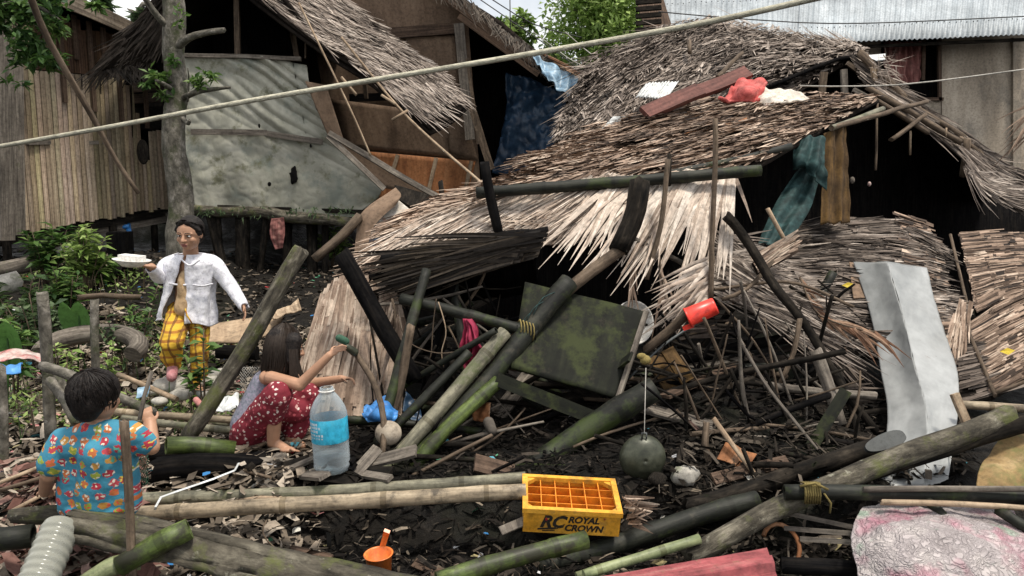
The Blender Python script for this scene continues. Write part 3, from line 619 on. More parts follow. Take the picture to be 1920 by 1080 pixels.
# ================================================================ slender tree with cut branches
def slender_tree():
    b = P(341, 560, 8.5); root = empty('tree', (b.x, b.y, 0), 'mossy slender tree trunk with lopped branches behind the girl in white', 'tree')
    mb = MB(); mb.tube(PL((318, -60, 8.5), (326, 80, 8.5), (331, 220, 8.5), (336, 380, 8.5), (341, 570, 8.5)), [.105, .115, .12, .13, .16], 14, rough=.14, wob=.05, step=.05); mb.build('trunk', 'bark', root)
    for pts, r in (([(330, 92, 8.5), (352, 72, 8.4), (385, 62, 8.3), (419, 57, 8.25)], [.05, .04, .034, .026]), ([(338, 186, 8.5), (365, 174, 8.35), (395, 168, 8.3), (431, 164, 8.25)], [.04, .03, .024, .014]),
                   ([(326, 58, 8.5), (300, 36, 8.4), (282, 12, 8.3), (262, -20, 8.2)], [.045, .035, .032, .03]), ([(328, 172, 8.5), (308, 158, 8.3), (292, 150, 8.2)], [.035, .024, .014]),
                   ([(340, 218, 8.5), (352, 232, 8.3), (356, 226, 8.25)], [.03, .02, .015]), ([(352, 190, 8.4), (354, 150, 8.35), (352, 128, 8.3)], [.012, .01, .006])):
        mb = MB(); mb.tube(PL(*pts), r, 8, rough=.15, step=.05); mb.build('branch', 'bark', root)
    for (x, y, rx, ry, n, s) in ((288, 143, 26, 26, 130, 1), (374, 146, 26, 22, 120, 2), (318, 112, 12, 14, 40, 3), (306, 176, 22, 10, 40, 4), (338, 30, 8, 50, 30, 6)):
        mb = MB(); c = P(x, y, 8.3); leaves(mb, c, (rx * 8.3 / FPX, .12, ry * 8.3 / FPX), n, .085, GREEN[1:], random.Random(s)); mb.build('leaf_spray', 'leaf', root)
slender_tree()
def overhang():
    c = P(35, 40, 6.4); b0 = P(-190, 330, 6.8)
    root = empty('tree', (b0.x, b0.y, 0), 'leafy green boughs hanging over the plank house at the upper left corner', 'tree')
    mb = MB(); mb.tube([(b0.x, b0.y, -.1), (b0.x, b0.y, 2), P(-120, 100, 6.6), P(-20, 20, 6.5), P(60, 10, 6.4), P(115, 40, 6.4)], [.12, .1, .07, .04, .02, .008], 8, rough=.1); mb.build('trunk', 'bark', root)
    for i, (x, y, rx, ry, n) in enumerate(((20, 20, 60, 50, 620), (45, 85, 50, 42, 480), (95, 30, 42, 30, 260), (75, 118, 32, 18, 140), (130, 8, 34, 14, 120), (2, 150, 10, 12, 30))):
        mb = MB(); p = P(x, y, 6.4); leaves(mb, p, (rx * 6.4 / FPX, .3, ry * 6.4 / FPX), n, .085, GREEN, random.Random(20 + i)); mb.build('crown', 'leaf', root)
overhang()
log('hanging_stick', [(48, -30, 3.6), (90, 75, 3.75), (170, 215, 3.95), (215, 300, 4.05), (259, 363, 4.1)], 7, 'brown_stick', 'long thin bent branch slanting down across the plank house wall', 'branch', rough=.12, taper=.55)

# ================================================================ hut with the grey tarpaulin wall
def tarp_hut():
    Y = 10.5; b = P(470, 500, Y); root = empty('tarpaulin_hut', (b.x, Y, 0), 'stilt hut with a grey-green tarpaulin wall and sagging thatch roof', 'hut')
    C = PG([[(312, 104, Y), (400, 102, Y), (490, 106, Y), (574, 122, Y)], [(330, 200, Y), (420, 200, Y), (512, 206, Y), (602, 218, Y)], [(352, 300, Y), (445, 302, Y), (555, 306, Y), (716, 342, Y)], [(366, 386, Y), (455, 394, Y), (555, 404, Y), (664, 408, Y)]])
    fold = lambda u, v: .085 * (.55 - 2.1 * abs(noise.noise(((v - .72 * u) * 9 + .5 * noise.noise((u * 3, v * 3, 2)), (u + .7 * v) * 1.1, 3)))) * (1 if True else 0) * max(0, .62 - v + u * .3) * min(1, u * 5) + .035 * math.sin(18 * (u - .15 * v) + 2 * noise.noise((u * 6, v * 2, 4))) * max(0, v - .5)
    tw = sheet(C, 170, 170, .02, 2.2, jag=.01, fold=fold, ridge=.007).build('tarpaulin_wall', 'tarp_grey', root, mods=[SOLID(.006)])
    mb = MB(); mb.plank(*PL((358, 247, Y - .05), (500, 249, Y - .05)), .075, .012, (0, -1, 0), segs=8, warp=.02); mb.build('seam_strip', 'grey_wood', tw)
    mb = MB(); mb.plank(*PL((500, 250, Y - .05), (605, 266, Y - .06)), .075, .012, (0, -1, 0), segs=6, warp=.02); mb.build('seam_strip', 'grey_wood', tw)
    for (x, y, rx, ry) in ((551, 330, 7, 16), (505, 346, 3, 4), (583, 273, 2, 3), (486, 236, 2, 4)):
        mb = MB(); c_ = P(x, y, Y - .05); mb.ell(c_, (rx * Y / FPX, .012, ry * Y / FPX), n=22); mb.v = [c_ + (v - c_) * (1 + .5 * noise.noise((v - c_) * 22 + Vector((x, y, 0)))) for v in mb.v]; mb.build('tear_shade_patch', 'black_wood', tw)  # flat dark patches stand for the shade inside the tears
    mb = MB(); mb.plank(*PL((346, 103, Y - .03), (565, 110, Y - .03)), .05, .05, (0, -1, .1), segs=10, warp=.03); mb.build('top_rail', 'grey_wood', root)
    mb = MB(); mb.tube(PL((362, 394, Y - .1), (450, 398, Y - .1), (560, 408, Y - .12), (675, 420, Y - .1)), [.07, .075, .08, .06], 10, rough=.25, wob=.05); mb.build('floor_beam', 'moss_wood', root)
    mb = MB(); rr = random.Random(3)
    for i in range(160):
        p = P(rr.uniform(362, 670), 398 + rr.gauss(0, 5), Y - .16); d = Vector((rr.gauss(0, .5), -.3, rr.gauss(-.2, .5))).normalized() * rr.uniform(.03, .11); k = len(mb.v); s_ = Vector((.012, 0, .004)); mb.v += [p - s_, p + s_, p + d]; mb.face((k, k + 1, k + 2), None, pick(OLIVE, rr.random()))
    mb.build('moss_fringe', 'leaf', root)['kind'] = 'stuff'
    # dark room behind the open gable
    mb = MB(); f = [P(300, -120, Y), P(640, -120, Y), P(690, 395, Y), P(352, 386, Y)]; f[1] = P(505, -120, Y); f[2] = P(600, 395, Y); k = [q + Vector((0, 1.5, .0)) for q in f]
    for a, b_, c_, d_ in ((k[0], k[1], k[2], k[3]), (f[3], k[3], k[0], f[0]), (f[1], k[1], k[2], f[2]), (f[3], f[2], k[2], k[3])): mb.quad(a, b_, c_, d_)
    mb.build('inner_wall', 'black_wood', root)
    for (x0, y0, x1, y1, w_) in ((443, -40, 446, 104, .07), (545, 40, 556, 112, .09), (574, 30, 573, 110, .02), (282, 80, 284, 120, .06)):
        mb = MB(); mb.plank(*PL((x0, y0, Y + .15), (x1, y1, Y + .15)), w_, .05, (0, -1, 0)); mb.build('post', 'brown_stick', root)
    # stilts
    for (x0, x1, w_) in ((395, 440, .07), (455, 458, .10), (500, 482, .045), (540, 538, .07), (585, 588, .075), (610, 612, .05), (408, 420, .05)):
        t0, t1 = P(x0, 402, Y + (.3 if x0 > 500 else 0)), P(x1, 545, Y); mb = MB(); mb.tube([(t1.x, t1.y - .1, -.1), t0], w_, 8, rough=.15); mb.build('stilt', 'dark_wood', root)
    mb = MB(); q = [P(340, 390, Y), P(690, 402, Y)]; mb.box8([q[0], q[1], q[1] + Vector((0, 2.6, 0)), q[0] + Vector((0, 2.6, 0))] + [x + Vector((0, 0, .06)) for x in (q[0], q[1], q[1] + Vector((0, 2.6, 0)), q[0] + Vector((0, 2.6, 0)))]); mb.build('floor_deck', 'dark_wood', root)
    # thatch: left eave and right slope
    ap = P(345, -75, 10.2)
    CL = [[P(345, -75, 10.2), P(345, -75, 10.2) + Vector((0, 3.2, 0))], [P(255, 40, 10.1), P(255, 40, 10.1) + Vector((0, 3.2, 0))], [P(178, 126, 10.0), P(178, 126, 10.0) + Vector((0, 3.2, 0))]]
    sheet(CL, 12, 12, .03, 2).build('thatch_backing', 'thatch_base', root, mods=[SOLID(.05)])
    CF = PG([[(330, -50, 10.0), (345, -20, 10.3)], [(255, 45, 9.95), (300, 85, 10.3)], [(176, 126, 9.9), (255, 135, 10.3)]])
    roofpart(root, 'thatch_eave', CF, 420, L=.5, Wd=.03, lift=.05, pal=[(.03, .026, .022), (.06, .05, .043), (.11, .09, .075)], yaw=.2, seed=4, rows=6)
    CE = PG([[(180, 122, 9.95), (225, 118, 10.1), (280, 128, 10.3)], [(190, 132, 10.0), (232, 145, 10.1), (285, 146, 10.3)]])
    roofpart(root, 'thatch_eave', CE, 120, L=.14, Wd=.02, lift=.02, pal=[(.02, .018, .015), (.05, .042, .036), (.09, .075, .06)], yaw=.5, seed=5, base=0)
    CR_ = PG([[(430, -45, 10.25), (520, -45, 11.2), (600, -40, 12)], [(585, 72, 10.2), (640, 52, 11), (700, 42, 11.7)], [(690, 140, 10.15), (740, 118, 10.7), (790, 108, 11.2)], [(806, 238, 10.1), (850, 215, 10.4), (880, 186, 10.8)]])
    roofpart(root, 'thatch_slope', CR_, 4200, L=.38, Wd=.021, lift=.05, rows=13, yaw=.2, seed=6, bright=.24, vrange=(-.03, .93))
    sheet([[q + Vector((-.0, .05, -.1)) for q in r_] for r_ in CR_], 10, 10, .02, 2).build('thatch_backing', 'thatch_base', root, mods=[SOLID(.04)])
    CL2 = [[P(345, -75, 10.2), P(345, -75, 10.2) + Vector((0, 3.2, 0))], [P(500, -30, 10.3), P(540, 20, 12.8)], [P(600, 85, 10.4), P(640, 110, 12.6)]]
    sheet(CL2, 10, 10).build('thatch_backing', 'thatch_base', root, mods=[SOLID(.05)])
    for pts, r_ in (([(560, 5, 10.0), (650, 190, 9.9), (695, 292, 9.9)], .014), ([(640, 70, 10.0), (760, 215, 9.9), (905, 345, 8.6)], .017), ([(640, 145, 9.95), (668, 178, 9.9)], .02), ([(735, 225, 9.9), (765, 207, 9.9)], .018), ([(715, 178, 9.95), (742, 196, 9.95)], .018)):
        mb = MB(); mb.tube(PL(*pts), r_, 6); mb.build('loose_batten', 'tan_stick', root)
tarp_hut()

# ================================================================ brown plywood house
def plywood_house():
    Y = 12.2; b = P(740, 400, Y); root = empty('plywood_house', (b.x, Y, 0), 'tall brown plywood house with a thatch roof leaning behind the tarpaulin hut', 'house')
    def panel(name, m, pts, dy=0, th=.02, par=root, nu=10):
        q = [P(x, y, Y + dy) for x, y in pts]; C = [[q[0], q[1]], [q[3], q[2]]]
        return sheet(C, nu, nu, .012, 1.5, seed=len(pts) + dy * 10).build(name, m, par, mods=[SOLID(th)])
    panel('wall', 'plywood', [(520, -60), (870, -60), (905, 400), (560, 420)])
    panel('wall_panel', 'plywood', [(760, 70), (852, 68), (862, 180), (800, 176)], -.05)
    panel('wall_panel', 'plywood', [(618, 185), (874, 218), (896, 300), (640, 275)], -.07)
    panel('wall_panel', 'plywood', [(838, 200), (872, 205), (896, 302), (842, 286)], -.10)
    pn = panel('lower_panel', 'plywood_orange', [(690, 284), (892, 302), (872, 385), (706, 380)], -.09)
    for x0, y0, x1, y1 in ((746, 290, 735, 325), (818, 296, 804, 356), (884, 302, 872, 360), (693, 286, 690, 300)):
        mb = MB(); mb.plank(*PL((x0, y0, Y - .14), (x1, y1, Y - .14)), .06, .04, (0, -1, 0)); mb.build('stud', 'tan_stick', pn)
    mb = MB(); mb.plank(*PL((690, 66, Y - .1), (864, 52, Y - .1)), .16, .05, (0, -1, 0)); mb.build('beam', 'plank_dark', root)
    mb = MB(); mb.plank(*PL((655, 184, Y - .06), (752, 180, Y - .06)), .12, .03, (0, -1, 0)); mb.build('dark_opening_strip', 'black_wood', root)  # black strip in place of the shade inside a window opening
    for x0, y0, x1, y1, w_ in ((860, 45, 882, 262, .15), (884, 200, 922, 318, .11), (876, 110, 898, 270, .05), (757, 148, 759, 180, .04), (685, 160, 687, 185, .05)):
        mb = MB(); mb.plank(*PL((x0, y0, Y - .3), (x1, y1, Y - .3)), w_, .09, (0, -1, 0), segs=6, warp=.02); mb.build('post', 'grey_wood' if x0 == 860 else 'brown_stick', root)
    panel('torn_panel', 'plywood', [(572, 152), (612, 160), (650, 280), (618, 262)], -1.9)
    # tilted wall panel sliding down the side
    panel('fallen_panel', 'plywood', [(612, 252), (700, 300), (835, 372), (716, 352)], -2.1)
    for pts in (((614, 256), (722, 354)), ((616, 250), (828, 372))):
        mb = MB(); mb.plank(P(*pts[0], Y - 2.25), P(*pts[1], Y - 2.3), .07, .04, (0, -1, .4), segs=6, warp=.03); mb.build('rail', 'grey_wood', root)
    # roof: front edge from upper left down to the right
    e = [(700, -170), (830, -28), (930, 42), (1000, 98), (1070, 128), (1135, 150)]
    F = [P(x, y, 11.7) for x, y in e]
    C = [F, [q + Vector((.35, 2.4, -.12)) for q in F]]
    sheet(C, 24, 8, .03, 2).build('roof', 'thatch_base', root, mods=[SOLID(.09)])
    CT = PG([[(790, -75, 11.05), (900, 16, 11.05), (985, 82, 11.05), (1060, 120, 11), (1135, 148, 10.9)], [(800, -45, 11.0), (905, 34, 11.0), (985, 98, 11.0), (1055, 134, 11), (1130, 160, 10.9)]])
    roofpart(root, 'thatch_edge', CT, 520, L=.22, Wd=.025, lift=.03, yaw=.5, seed=9, base=0, pal=[(.04, .035, .03), (.10, .085, .07), (.2, .17, .14)])
    for (x0, y0, x1, y1, w_) in ((800, -40, 1005, 118, .17), (860, 30, 1010, 140, .08)):
        mb = MB(); mb.plank(*PL((x0, y0, 11.15), (x1, y1, 11.15)), w_, .05, (0, -1, 0)); mb.build('rafter', 'plank_dark', root)
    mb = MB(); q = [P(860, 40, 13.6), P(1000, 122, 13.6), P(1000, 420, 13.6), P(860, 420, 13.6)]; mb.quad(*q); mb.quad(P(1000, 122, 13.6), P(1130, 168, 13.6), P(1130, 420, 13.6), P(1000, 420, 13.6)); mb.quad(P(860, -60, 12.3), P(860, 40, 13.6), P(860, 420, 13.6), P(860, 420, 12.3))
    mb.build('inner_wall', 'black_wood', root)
plywood_house()
def hang(name, rows, m, label, cat, wr=.03, wf=4, nu=40, nv=40, fold=None, th=.006, jag=.02, seed=0, group=None, ridge=0):
    return tag(sheet(PG(rows), nu, nv, wr, wf, jag=jag, fold=(lambda u, v: fold(u + .09 * noise.noise((u * 3, v * 3, seed)), v) * (1 + 1.1 * noise.noise((u * 4, v * 2.5, seed + 5)))) if fold else None, seed=seed, ridge=ridge).build(name, m, mods=[SOLID(th)]), label, cat, group)
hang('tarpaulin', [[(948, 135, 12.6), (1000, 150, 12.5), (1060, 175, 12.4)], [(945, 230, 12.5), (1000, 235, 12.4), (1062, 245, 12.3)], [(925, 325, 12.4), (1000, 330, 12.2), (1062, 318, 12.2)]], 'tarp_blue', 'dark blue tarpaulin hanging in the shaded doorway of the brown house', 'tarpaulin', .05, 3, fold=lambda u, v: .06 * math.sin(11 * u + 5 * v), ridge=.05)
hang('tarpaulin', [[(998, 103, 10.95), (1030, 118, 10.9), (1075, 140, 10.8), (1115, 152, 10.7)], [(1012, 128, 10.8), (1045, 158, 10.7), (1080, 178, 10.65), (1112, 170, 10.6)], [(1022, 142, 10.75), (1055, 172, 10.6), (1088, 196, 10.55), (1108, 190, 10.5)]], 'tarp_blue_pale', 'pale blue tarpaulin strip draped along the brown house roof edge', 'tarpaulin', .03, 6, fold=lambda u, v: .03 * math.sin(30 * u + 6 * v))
mb, _ = thatch(PG([[(1000, 100, 11.1), (1060, 122, 11), (1120, 160, 10.8)], [(1060, 128, 10.8), (1100, 150, 10.7), (1150, 176, 10.5)]]), 90, L=.5, Wd=.03, lift=.02, pal=[(.16, .06, .03), (.25, .14, .08), (.34, .22, .14)], yaw=.15, base=0, seed=12)
tag(mb.build('fallen_leaf_blades', 'thatch'), 'reddish dry palm blades lying on the pale blue tarpaulin', 'palm leaf')

# ================================================================ house with the metal roof
def metal_house():
    Y = 13.0; b = P(1780, 400, Y); root = empty('metal_roofed_house', (b.x, Y, 0), 'large house with bright corrugated metal roof and grey wall at the upper right', 'house')
    E0, E1 = P(1180, 100, 12.4), P(1960, 66, 12.4)
    T0, T1 = P(1180, -115, 16.6) , P(1990, -150, 16.6)
    def corr(u0, u1, dz, name, v0=0., v1=1.):
        n = int(82 * (u1 - u0) * 6); mb = MB(); NV = 8
        for j in range(NV + 1):
            for i in range(n + 1):
                u = lerp(u0, u1, i / n); v = lerp(v0, v1, j / NV); p = (E0.lerp(E1, u)).lerp(T0.lerp(T1, u), v)
                p = p + Vector((0, 0, dz + .012 * math.sin(2 * math.pi * 82 * u) + .012 * noise.noise(p * .9))); mb.v.append(p)
        L = (E1 - E0).length
        for j in range(NV):
            for i in range(n):
                a = j * (n + 1) + i; x0, x1 = L * lerp(u0, u1, i / n), L * lerp(u0, u1, (i + 1) / n); y0, y1 = 4.9 * j / NV, 4.9 * (j + 1) / NV
                mb.face((a, a + 1, a + n + 2, a + n + 1), [(x0, y0), (x1, y0), (x1, y1), (x0, y1)], W1, True)
        return mb.build(name, 'zinc_roof', root, mods=[SOLID(.004)])
    a_ = corr(.04, .41, 0, 'roof_sheet'); c_ = corr(.405, .99, .03, 'roof_sheet')
    nm = MB(); rr = random.Random(2)
    for v in (.10, .33, .52, .75):
        for k in range(70):
            u = .05 + .93 * k / 70 + rr.uniform(-.002, .002)
            p = E0.lerp(E1, u).lerp(T0.lerp(T1, u), v + rr.uniform(-.006, .006)) + Vector((0, -.01, .045)); nm.ell(p, .010, n=6)
    nm.build('nail_rows', 'wire', c_)
    mb = MB(); mb.plank(P(1200, -60, 14), P(1248, 100, 12.8), .45, .05, (0, -1, .2)); mb.build('gable_board', 'plank_dark', root)
    for i in range(8):
        mb = MB(); mb.plank(P(1192, -8 + i * 13, 12.9), P(1240, -12 + i * 13, 12.9), .07, .05, (0, -1, .2)); mb.build('gable_slat', 'dark_wood', root)
    q = [P(1440, 74, Y), P(1650, 74, Y), P(1650, 420, Y), P(1440, 420, Y)]
    def wq(x0, y0, x1, y1, m, dy=0, nm='wall'):
        mb = MB(); a, b_, c2, d2 = P(x0, y1, Y + dy), P(x1, y1, Y + dy), P(x1, y0, Y + dy), P(x0, y0, Y + dy); t = Vector((0, .08, 0)); mb.box8([a, b_, b_ + t, a + t, d2, c2, c2 + t, d2 + t]); return mb.build(nm, m, root)
    wq(1766, 50, 1960, 500, 'concrete_wall'); wq(1440, 50, 1652, 500, 'concrete_wall', .0); wq(1654, 188, 1764, 500, 'concrete_wall', .0)
    wn = wq(1640, 50, 1775, 195, 'black_wood', .3, 'window')
    wq(1900, 70, 1915, 500, 'concrete_wall', -.06, 'wall_strip')
    for (x0, y0, x1, y1) in ((1760, 60, 1762, 190), (1655, 186, 1768, 186), (1732, 60, 1730, 150)):
        mb = MB(); mb.plank(*PL((x0, y0, Y - .04), (x1, y1, Y - .04)), .05, .05, (0, -1, 0)); mb.build('window_frame', 'plank_dark', root)
    # closed sides and ceiling so that the room and eave are truly dark
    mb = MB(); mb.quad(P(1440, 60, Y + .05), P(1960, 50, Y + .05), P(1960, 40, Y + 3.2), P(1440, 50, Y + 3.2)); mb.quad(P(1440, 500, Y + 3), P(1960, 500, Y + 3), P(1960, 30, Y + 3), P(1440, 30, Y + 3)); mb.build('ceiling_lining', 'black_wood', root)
    mb = MB(); mb.plank(E0.lerp(E1, .40) + Vector((0, .15, -.03)), E1 + Vector((0, .15, -.03)), .05, .04, (0, -1, 0)); mb.build('eave_beam', 'dark_wood', root)
    mb = MB(); mb.plank(*PL((1478, 22, 13.8), (1497, 84, 12.5)), .03, .05, (0, 0, 1)); mb.build('seam_cap', 'rust', root)
metal_house()
hang('curtain', [[(1658, 78, 12.95), (1695, 78, 12.95), (1730, 78, 12.95)], [(1658, 118, 12.93), (1695, 118, 12.93), (1728, 118, 12.95)], [(1672, 150, 12.9), (1698, 157, 12.9), (1724, 154, 12.93)]], 'curtain', 'faded red curtain hanging in the window of the metal roofed house', 'curtain', .01, 5, fold=lambda u, v: .03 * math.sin(34 * u))
mb = MB(); mb.quad(*PL((1627, 104, 10.9), (1660, 101, 10.9), (1660, 112, 10.7), (1628, 116, 10.7))); tag(mb.build('metal_scrap', 'white_metal', mods=[SOLID(.01)]), 'small white metal scrap sticking out at the thatch peak', 'metal scrap')

# ================================================================ collapsed thatch hut
THB = [(.16, .125, .10), (.32, .25, .20), (.47, .38, .31), (.60, .51, .43), (.70, .62, .54)]
def collapsed_hut():
    b = P(1200, 800, 6.6); root = empty('collapsed_hut', (b.x, b.y, 0), 'collapsed hut whose fallen thatch roof fills the middle and right', 'hut')
    UR = PG([[(1100, 118, 10.9), (1290, 48, 11.2), (1450, 64, 11.0), (1622, 96, 10.5)], [(1068, 185, 9.9), (1200, 135, 10.2), (1350, 130, 10.1), (1545, 140, 9.7)], [(1040, 268, 8.6), (1120, 248, 8.6), (1240, 230, 8.7), (1440, 204, 8.9)]])
    roofpart(root, 'thatch_slope', UR, 7000, L=.40, Wd=.027, lift=.05, rows=15, yaw=.22, seed=21, bright=.04)
    # grey straw ridge spilling beyond the crest
    RD = PG([[(1620, 92, 10.55), (1612, 118, 10.3)], [(1480, 62, 11.05), (1470, 90, 10.7)], [(1300, 46, 11.3), (1290, 80, 10.9)], [(1100, 116, 10.9), (1095, 140, 10.5)]])
    roofpart(root, 'thatch_ridge', RD, 700, L=.5, Wd=.016, lift=.07, yaw=.35, seed=22, base=0, bright=.06)
    FR = PG([[(1060, 262, 8.5), (1240, 214, 8.7), (1440, 186, 8.7), (1650, 184, 8.4)], [(965, 325, 7.2), (1095, 287, 7.4), (1290, 258, 7.4), (1556, 234, 7.5)], [(860, 392, 6.0), (960, 364, 6.0), (1130, 343, 6.05), (1425, 306, 6.2)]])
    roofpart(root, 'thatch_slope', FR, 7200, L=.52, Wd=.03, lift=.05, rows=14, yaw=.14, seed=23, pal=THW, bright=-.02)
    LL = PG([[(1000, 330, 7.0), (1060, 360, 6.2), (1100, 410, 5.75), (1075, 455, 5.6)], [(900, 355, 6.9), (930, 385, 6.3), (960, 420, 5.8), (940, 455, 5.6)], [(810, 385, 6.7), (820, 410, 6.2), (830, 440, 5.8), (820, 470, 5.6)], [(745, 425, 6.3), (730, 450, 6.0), (715, 478, 5.75), (695, 502, 5.6)]])
    roofpart(root, 'thatch_slope', LL, 3000, L=.55, Wd=.03, lift=.05, yaw=.16, seed=24, pal=THW, bright=.08, vrange=(-.03, .8))
    FG = PG([[(880, 372, 5.95), (1020, 352, 5.9), (1150, 338, 5.9), (1290, 328, 5.9)], [(800, 410, 5.8), (930, 405, 5.75), (1080, 395, 5.75), (1240, 380, 5.75)], [(720, 470, 5.6), (850, 455, 5.6), (1010, 448, 5.6), (1190, 430, 5.6)]])
    roofpart(root, 'thatch_eave', FG, 1900, L=.52, Wd=.032, lift=.045, yaw=.13, seed=25, pal=THB, bright=.2, vrange=(-.03, .58), tipw=.2)
    FT = PG([[(1170, 336, 5.85), (1260, 332, 5.85), (1330, 328, 5.85), (1378, 325, 5.85)], [(1120, 385, 5.65), (1215, 388, 5.62), (1300, 390, 5.6), (1368, 392, 5.62)], [(1080, 440, 5.5), (1180, 450, 5.45), (1270, 462, 5.45), (1356, 470, 5.5)]])
    mb, _ = thatch(FT, 130, L=.95, Wd=.055, lift=.02, pal=THB, yaw=.12, base=0, seed=26, bright=.28, tipw=.06, vrange=(-.02, .12), roll=.4)
    mb.build('thatch_fringe', 'thatch', root)
    # dark broken underside of the near eave
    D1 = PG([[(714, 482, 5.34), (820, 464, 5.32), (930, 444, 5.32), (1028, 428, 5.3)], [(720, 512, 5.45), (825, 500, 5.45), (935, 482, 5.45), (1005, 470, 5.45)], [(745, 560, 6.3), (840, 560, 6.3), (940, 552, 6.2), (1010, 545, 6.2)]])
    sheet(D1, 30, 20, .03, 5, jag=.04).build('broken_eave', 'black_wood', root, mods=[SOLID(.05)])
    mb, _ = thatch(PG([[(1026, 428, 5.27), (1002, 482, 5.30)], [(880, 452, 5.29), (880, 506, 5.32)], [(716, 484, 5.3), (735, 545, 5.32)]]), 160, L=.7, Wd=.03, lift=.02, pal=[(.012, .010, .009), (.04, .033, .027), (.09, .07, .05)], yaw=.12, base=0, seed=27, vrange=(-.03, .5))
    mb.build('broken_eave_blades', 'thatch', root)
    # right gable: thatch sliding down along the rafter
    RG = PG([[(1600, 105, 9.6), (1606, 130, 9.5), (1612, 150, 9.3)], [(1690, 172, 9.3), (1690, 195, 9.2), (1688, 212, 9.0)], [(1800, 248, 8.9), (1798, 272, 8.8), (1795, 288, 8.7)], [(1880, 312, 8.5), (1872, 340, 8.4), (1862, 372, 8.2)], [(1960, 352, 8.1), (1955, 385, 8.0), (1945, 412, 7.9)]])
    roofpart(root, 'thatch_slope', RG, 1000, L=.5, Wd=.026, lift=.05, yaw=.16, seed=28, pal=TH, bright=-.1, base=0)
    RG2 = PG([[(1812, 300, 8.5), (1808, 320, 8.4)], [(1860, 345, 8.2), (1855, 365, 8.1)], [(1950, 375, 7.9), (1945, 402, 7.8)]])
    roofpart(root, 'thatch_slope', RG2, 300, L=.4, Wd=.026, lift=.05, yaw=.3, seed=29, bright=-.02, base=0)
    for (p0, p1, r_) in [((1612, 100, 9.5), (1700, 190, 9.2), .05), ((1625, 165, 9.1), (1800, 268, 8.65), .035), ((1690, 185, 9.2), (1815, 262, 8.8), .035), ((1800, 260, 8.8), (1925, 342, 8.3), .03), ((1640, 188, 8.6), (1740, 250, 8.6), .03)]:
        mb = MB(); mb.tube([P(*p0), P(*p1)], r_, 8, rough=.15, wob=.03); mb.build('rafter', 'brown_stick', root)
    # roof skin behind the gable and rear closures: they keep the hollow dark
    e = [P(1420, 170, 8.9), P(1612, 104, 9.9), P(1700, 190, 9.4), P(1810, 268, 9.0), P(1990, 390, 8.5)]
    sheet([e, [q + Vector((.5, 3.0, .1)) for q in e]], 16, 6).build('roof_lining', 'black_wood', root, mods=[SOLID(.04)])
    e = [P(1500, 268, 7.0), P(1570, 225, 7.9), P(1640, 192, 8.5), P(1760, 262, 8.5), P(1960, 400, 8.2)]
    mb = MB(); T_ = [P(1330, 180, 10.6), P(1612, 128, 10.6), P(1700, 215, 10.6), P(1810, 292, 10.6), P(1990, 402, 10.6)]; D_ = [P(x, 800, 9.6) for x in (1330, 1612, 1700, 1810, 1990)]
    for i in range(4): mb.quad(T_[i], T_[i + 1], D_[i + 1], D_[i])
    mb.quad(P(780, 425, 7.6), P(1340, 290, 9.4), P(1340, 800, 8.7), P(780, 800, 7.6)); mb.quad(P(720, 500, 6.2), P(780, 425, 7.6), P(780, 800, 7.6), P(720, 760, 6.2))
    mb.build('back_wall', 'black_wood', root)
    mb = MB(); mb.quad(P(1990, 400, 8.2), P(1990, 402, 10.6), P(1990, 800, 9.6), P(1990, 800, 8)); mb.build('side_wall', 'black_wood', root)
    # under-roof bamboo frame
    for (p0, p1, r_, m) in (((1655, 205, 8.2), (1560, 240, 7.3), .03, 'bamboo_grey'), ((1560, 240, 7.3), (1738, 190, 8.8), .025, 'brown_stick'), ((1480, 275, 6.5), (1250, 330, 6.0), .03, 'bamboo_dark'), ((1645, 195, 8.4), (1642, 318, 8.2), .014, 'brown_stick'), ((1735, 215, 8.6), (1672, 262, 8.3), .025, 'brown_stick'), ((1812, 262, 8.7), (1806, 330, 8.7), .04, 'brown_stick'), ((1710, 245, 8.6), (1708, 290, 8.6), .012, 'tan_stick'), ((1775, 240, 8.6), (1774, 255, 8.6), .01, 'tan_stick')):
        mb = MB(); mb.tube([P(*p0), P(*p1)], r_, 8, rough=.1, wob=.02); mb.build('frame_pole', m, root)
    for (x0, y0, x1, y1, Yq, w_, m) in ((1545, 135, 1540, 180, 9.2, .08, 'brown_stick'), (1582, 130, 1584, 178, 9.2, .07, 'grey_wood'), (1620, 110, 1622, 128, 9.6, .06, 'tan_stick'), (1636, 125, 1646, 180, 9.3, .05, 'tan_stick'), (1600, 168, 1640, 190, 9.0, .05, 'grey_wood'), (1588, 118, 1618, 140, 9.5, .05, 'brown_stick')):
        mb = MB(); mb.plank(P(x0, y0, Yq), P(x1, y1, Yq), w_, .04, (0, -1, 0)); mb.build('gable_stud', m, root)
    for (x, y, l) in ((1310, 445, .3), (1500, 268, .25), (1655, 150, .1)):
        pass
    mb = MB(); c = P(1655, 130, 9.2); rr = random.Random(8)
    for k in range(70):
        d = Vector((rr.gauss(.2, .5), rr.gauss(-.3, .4), rr.gauss(.1, .5))).normalized() * rr.uniform(.1, .3); a = c + Vector((rr.gauss(0, .07), 0, rr.gauss(0, .08))); s_ = Vector((.006, 0, .006)); q = len(mb.v); mb.v += [a - s_, a + s_, a + d]; mb.face((q, q + 1, q + 2), None, pick(TH, .4 + rr.random() * .6))
    mb.build('straw_tuft', 'thatch', root)
    # lower right: fallen roof panels lying towards the camera
    RL = PG([[(1476, 425, 7.4), (1476, 510, 6.7), (1488, 640, 5.8)], [(1570, 415, 7.5), (1572, 520, 6.6), (1585, 655, 5.75)], [(1690, 425, 7.4), (1695, 545, 6.4), (1715, 680, 5.65)], [(1762, 470, 7.1), (1780, 570, 6.3), (1800, 695, 5.6)]])
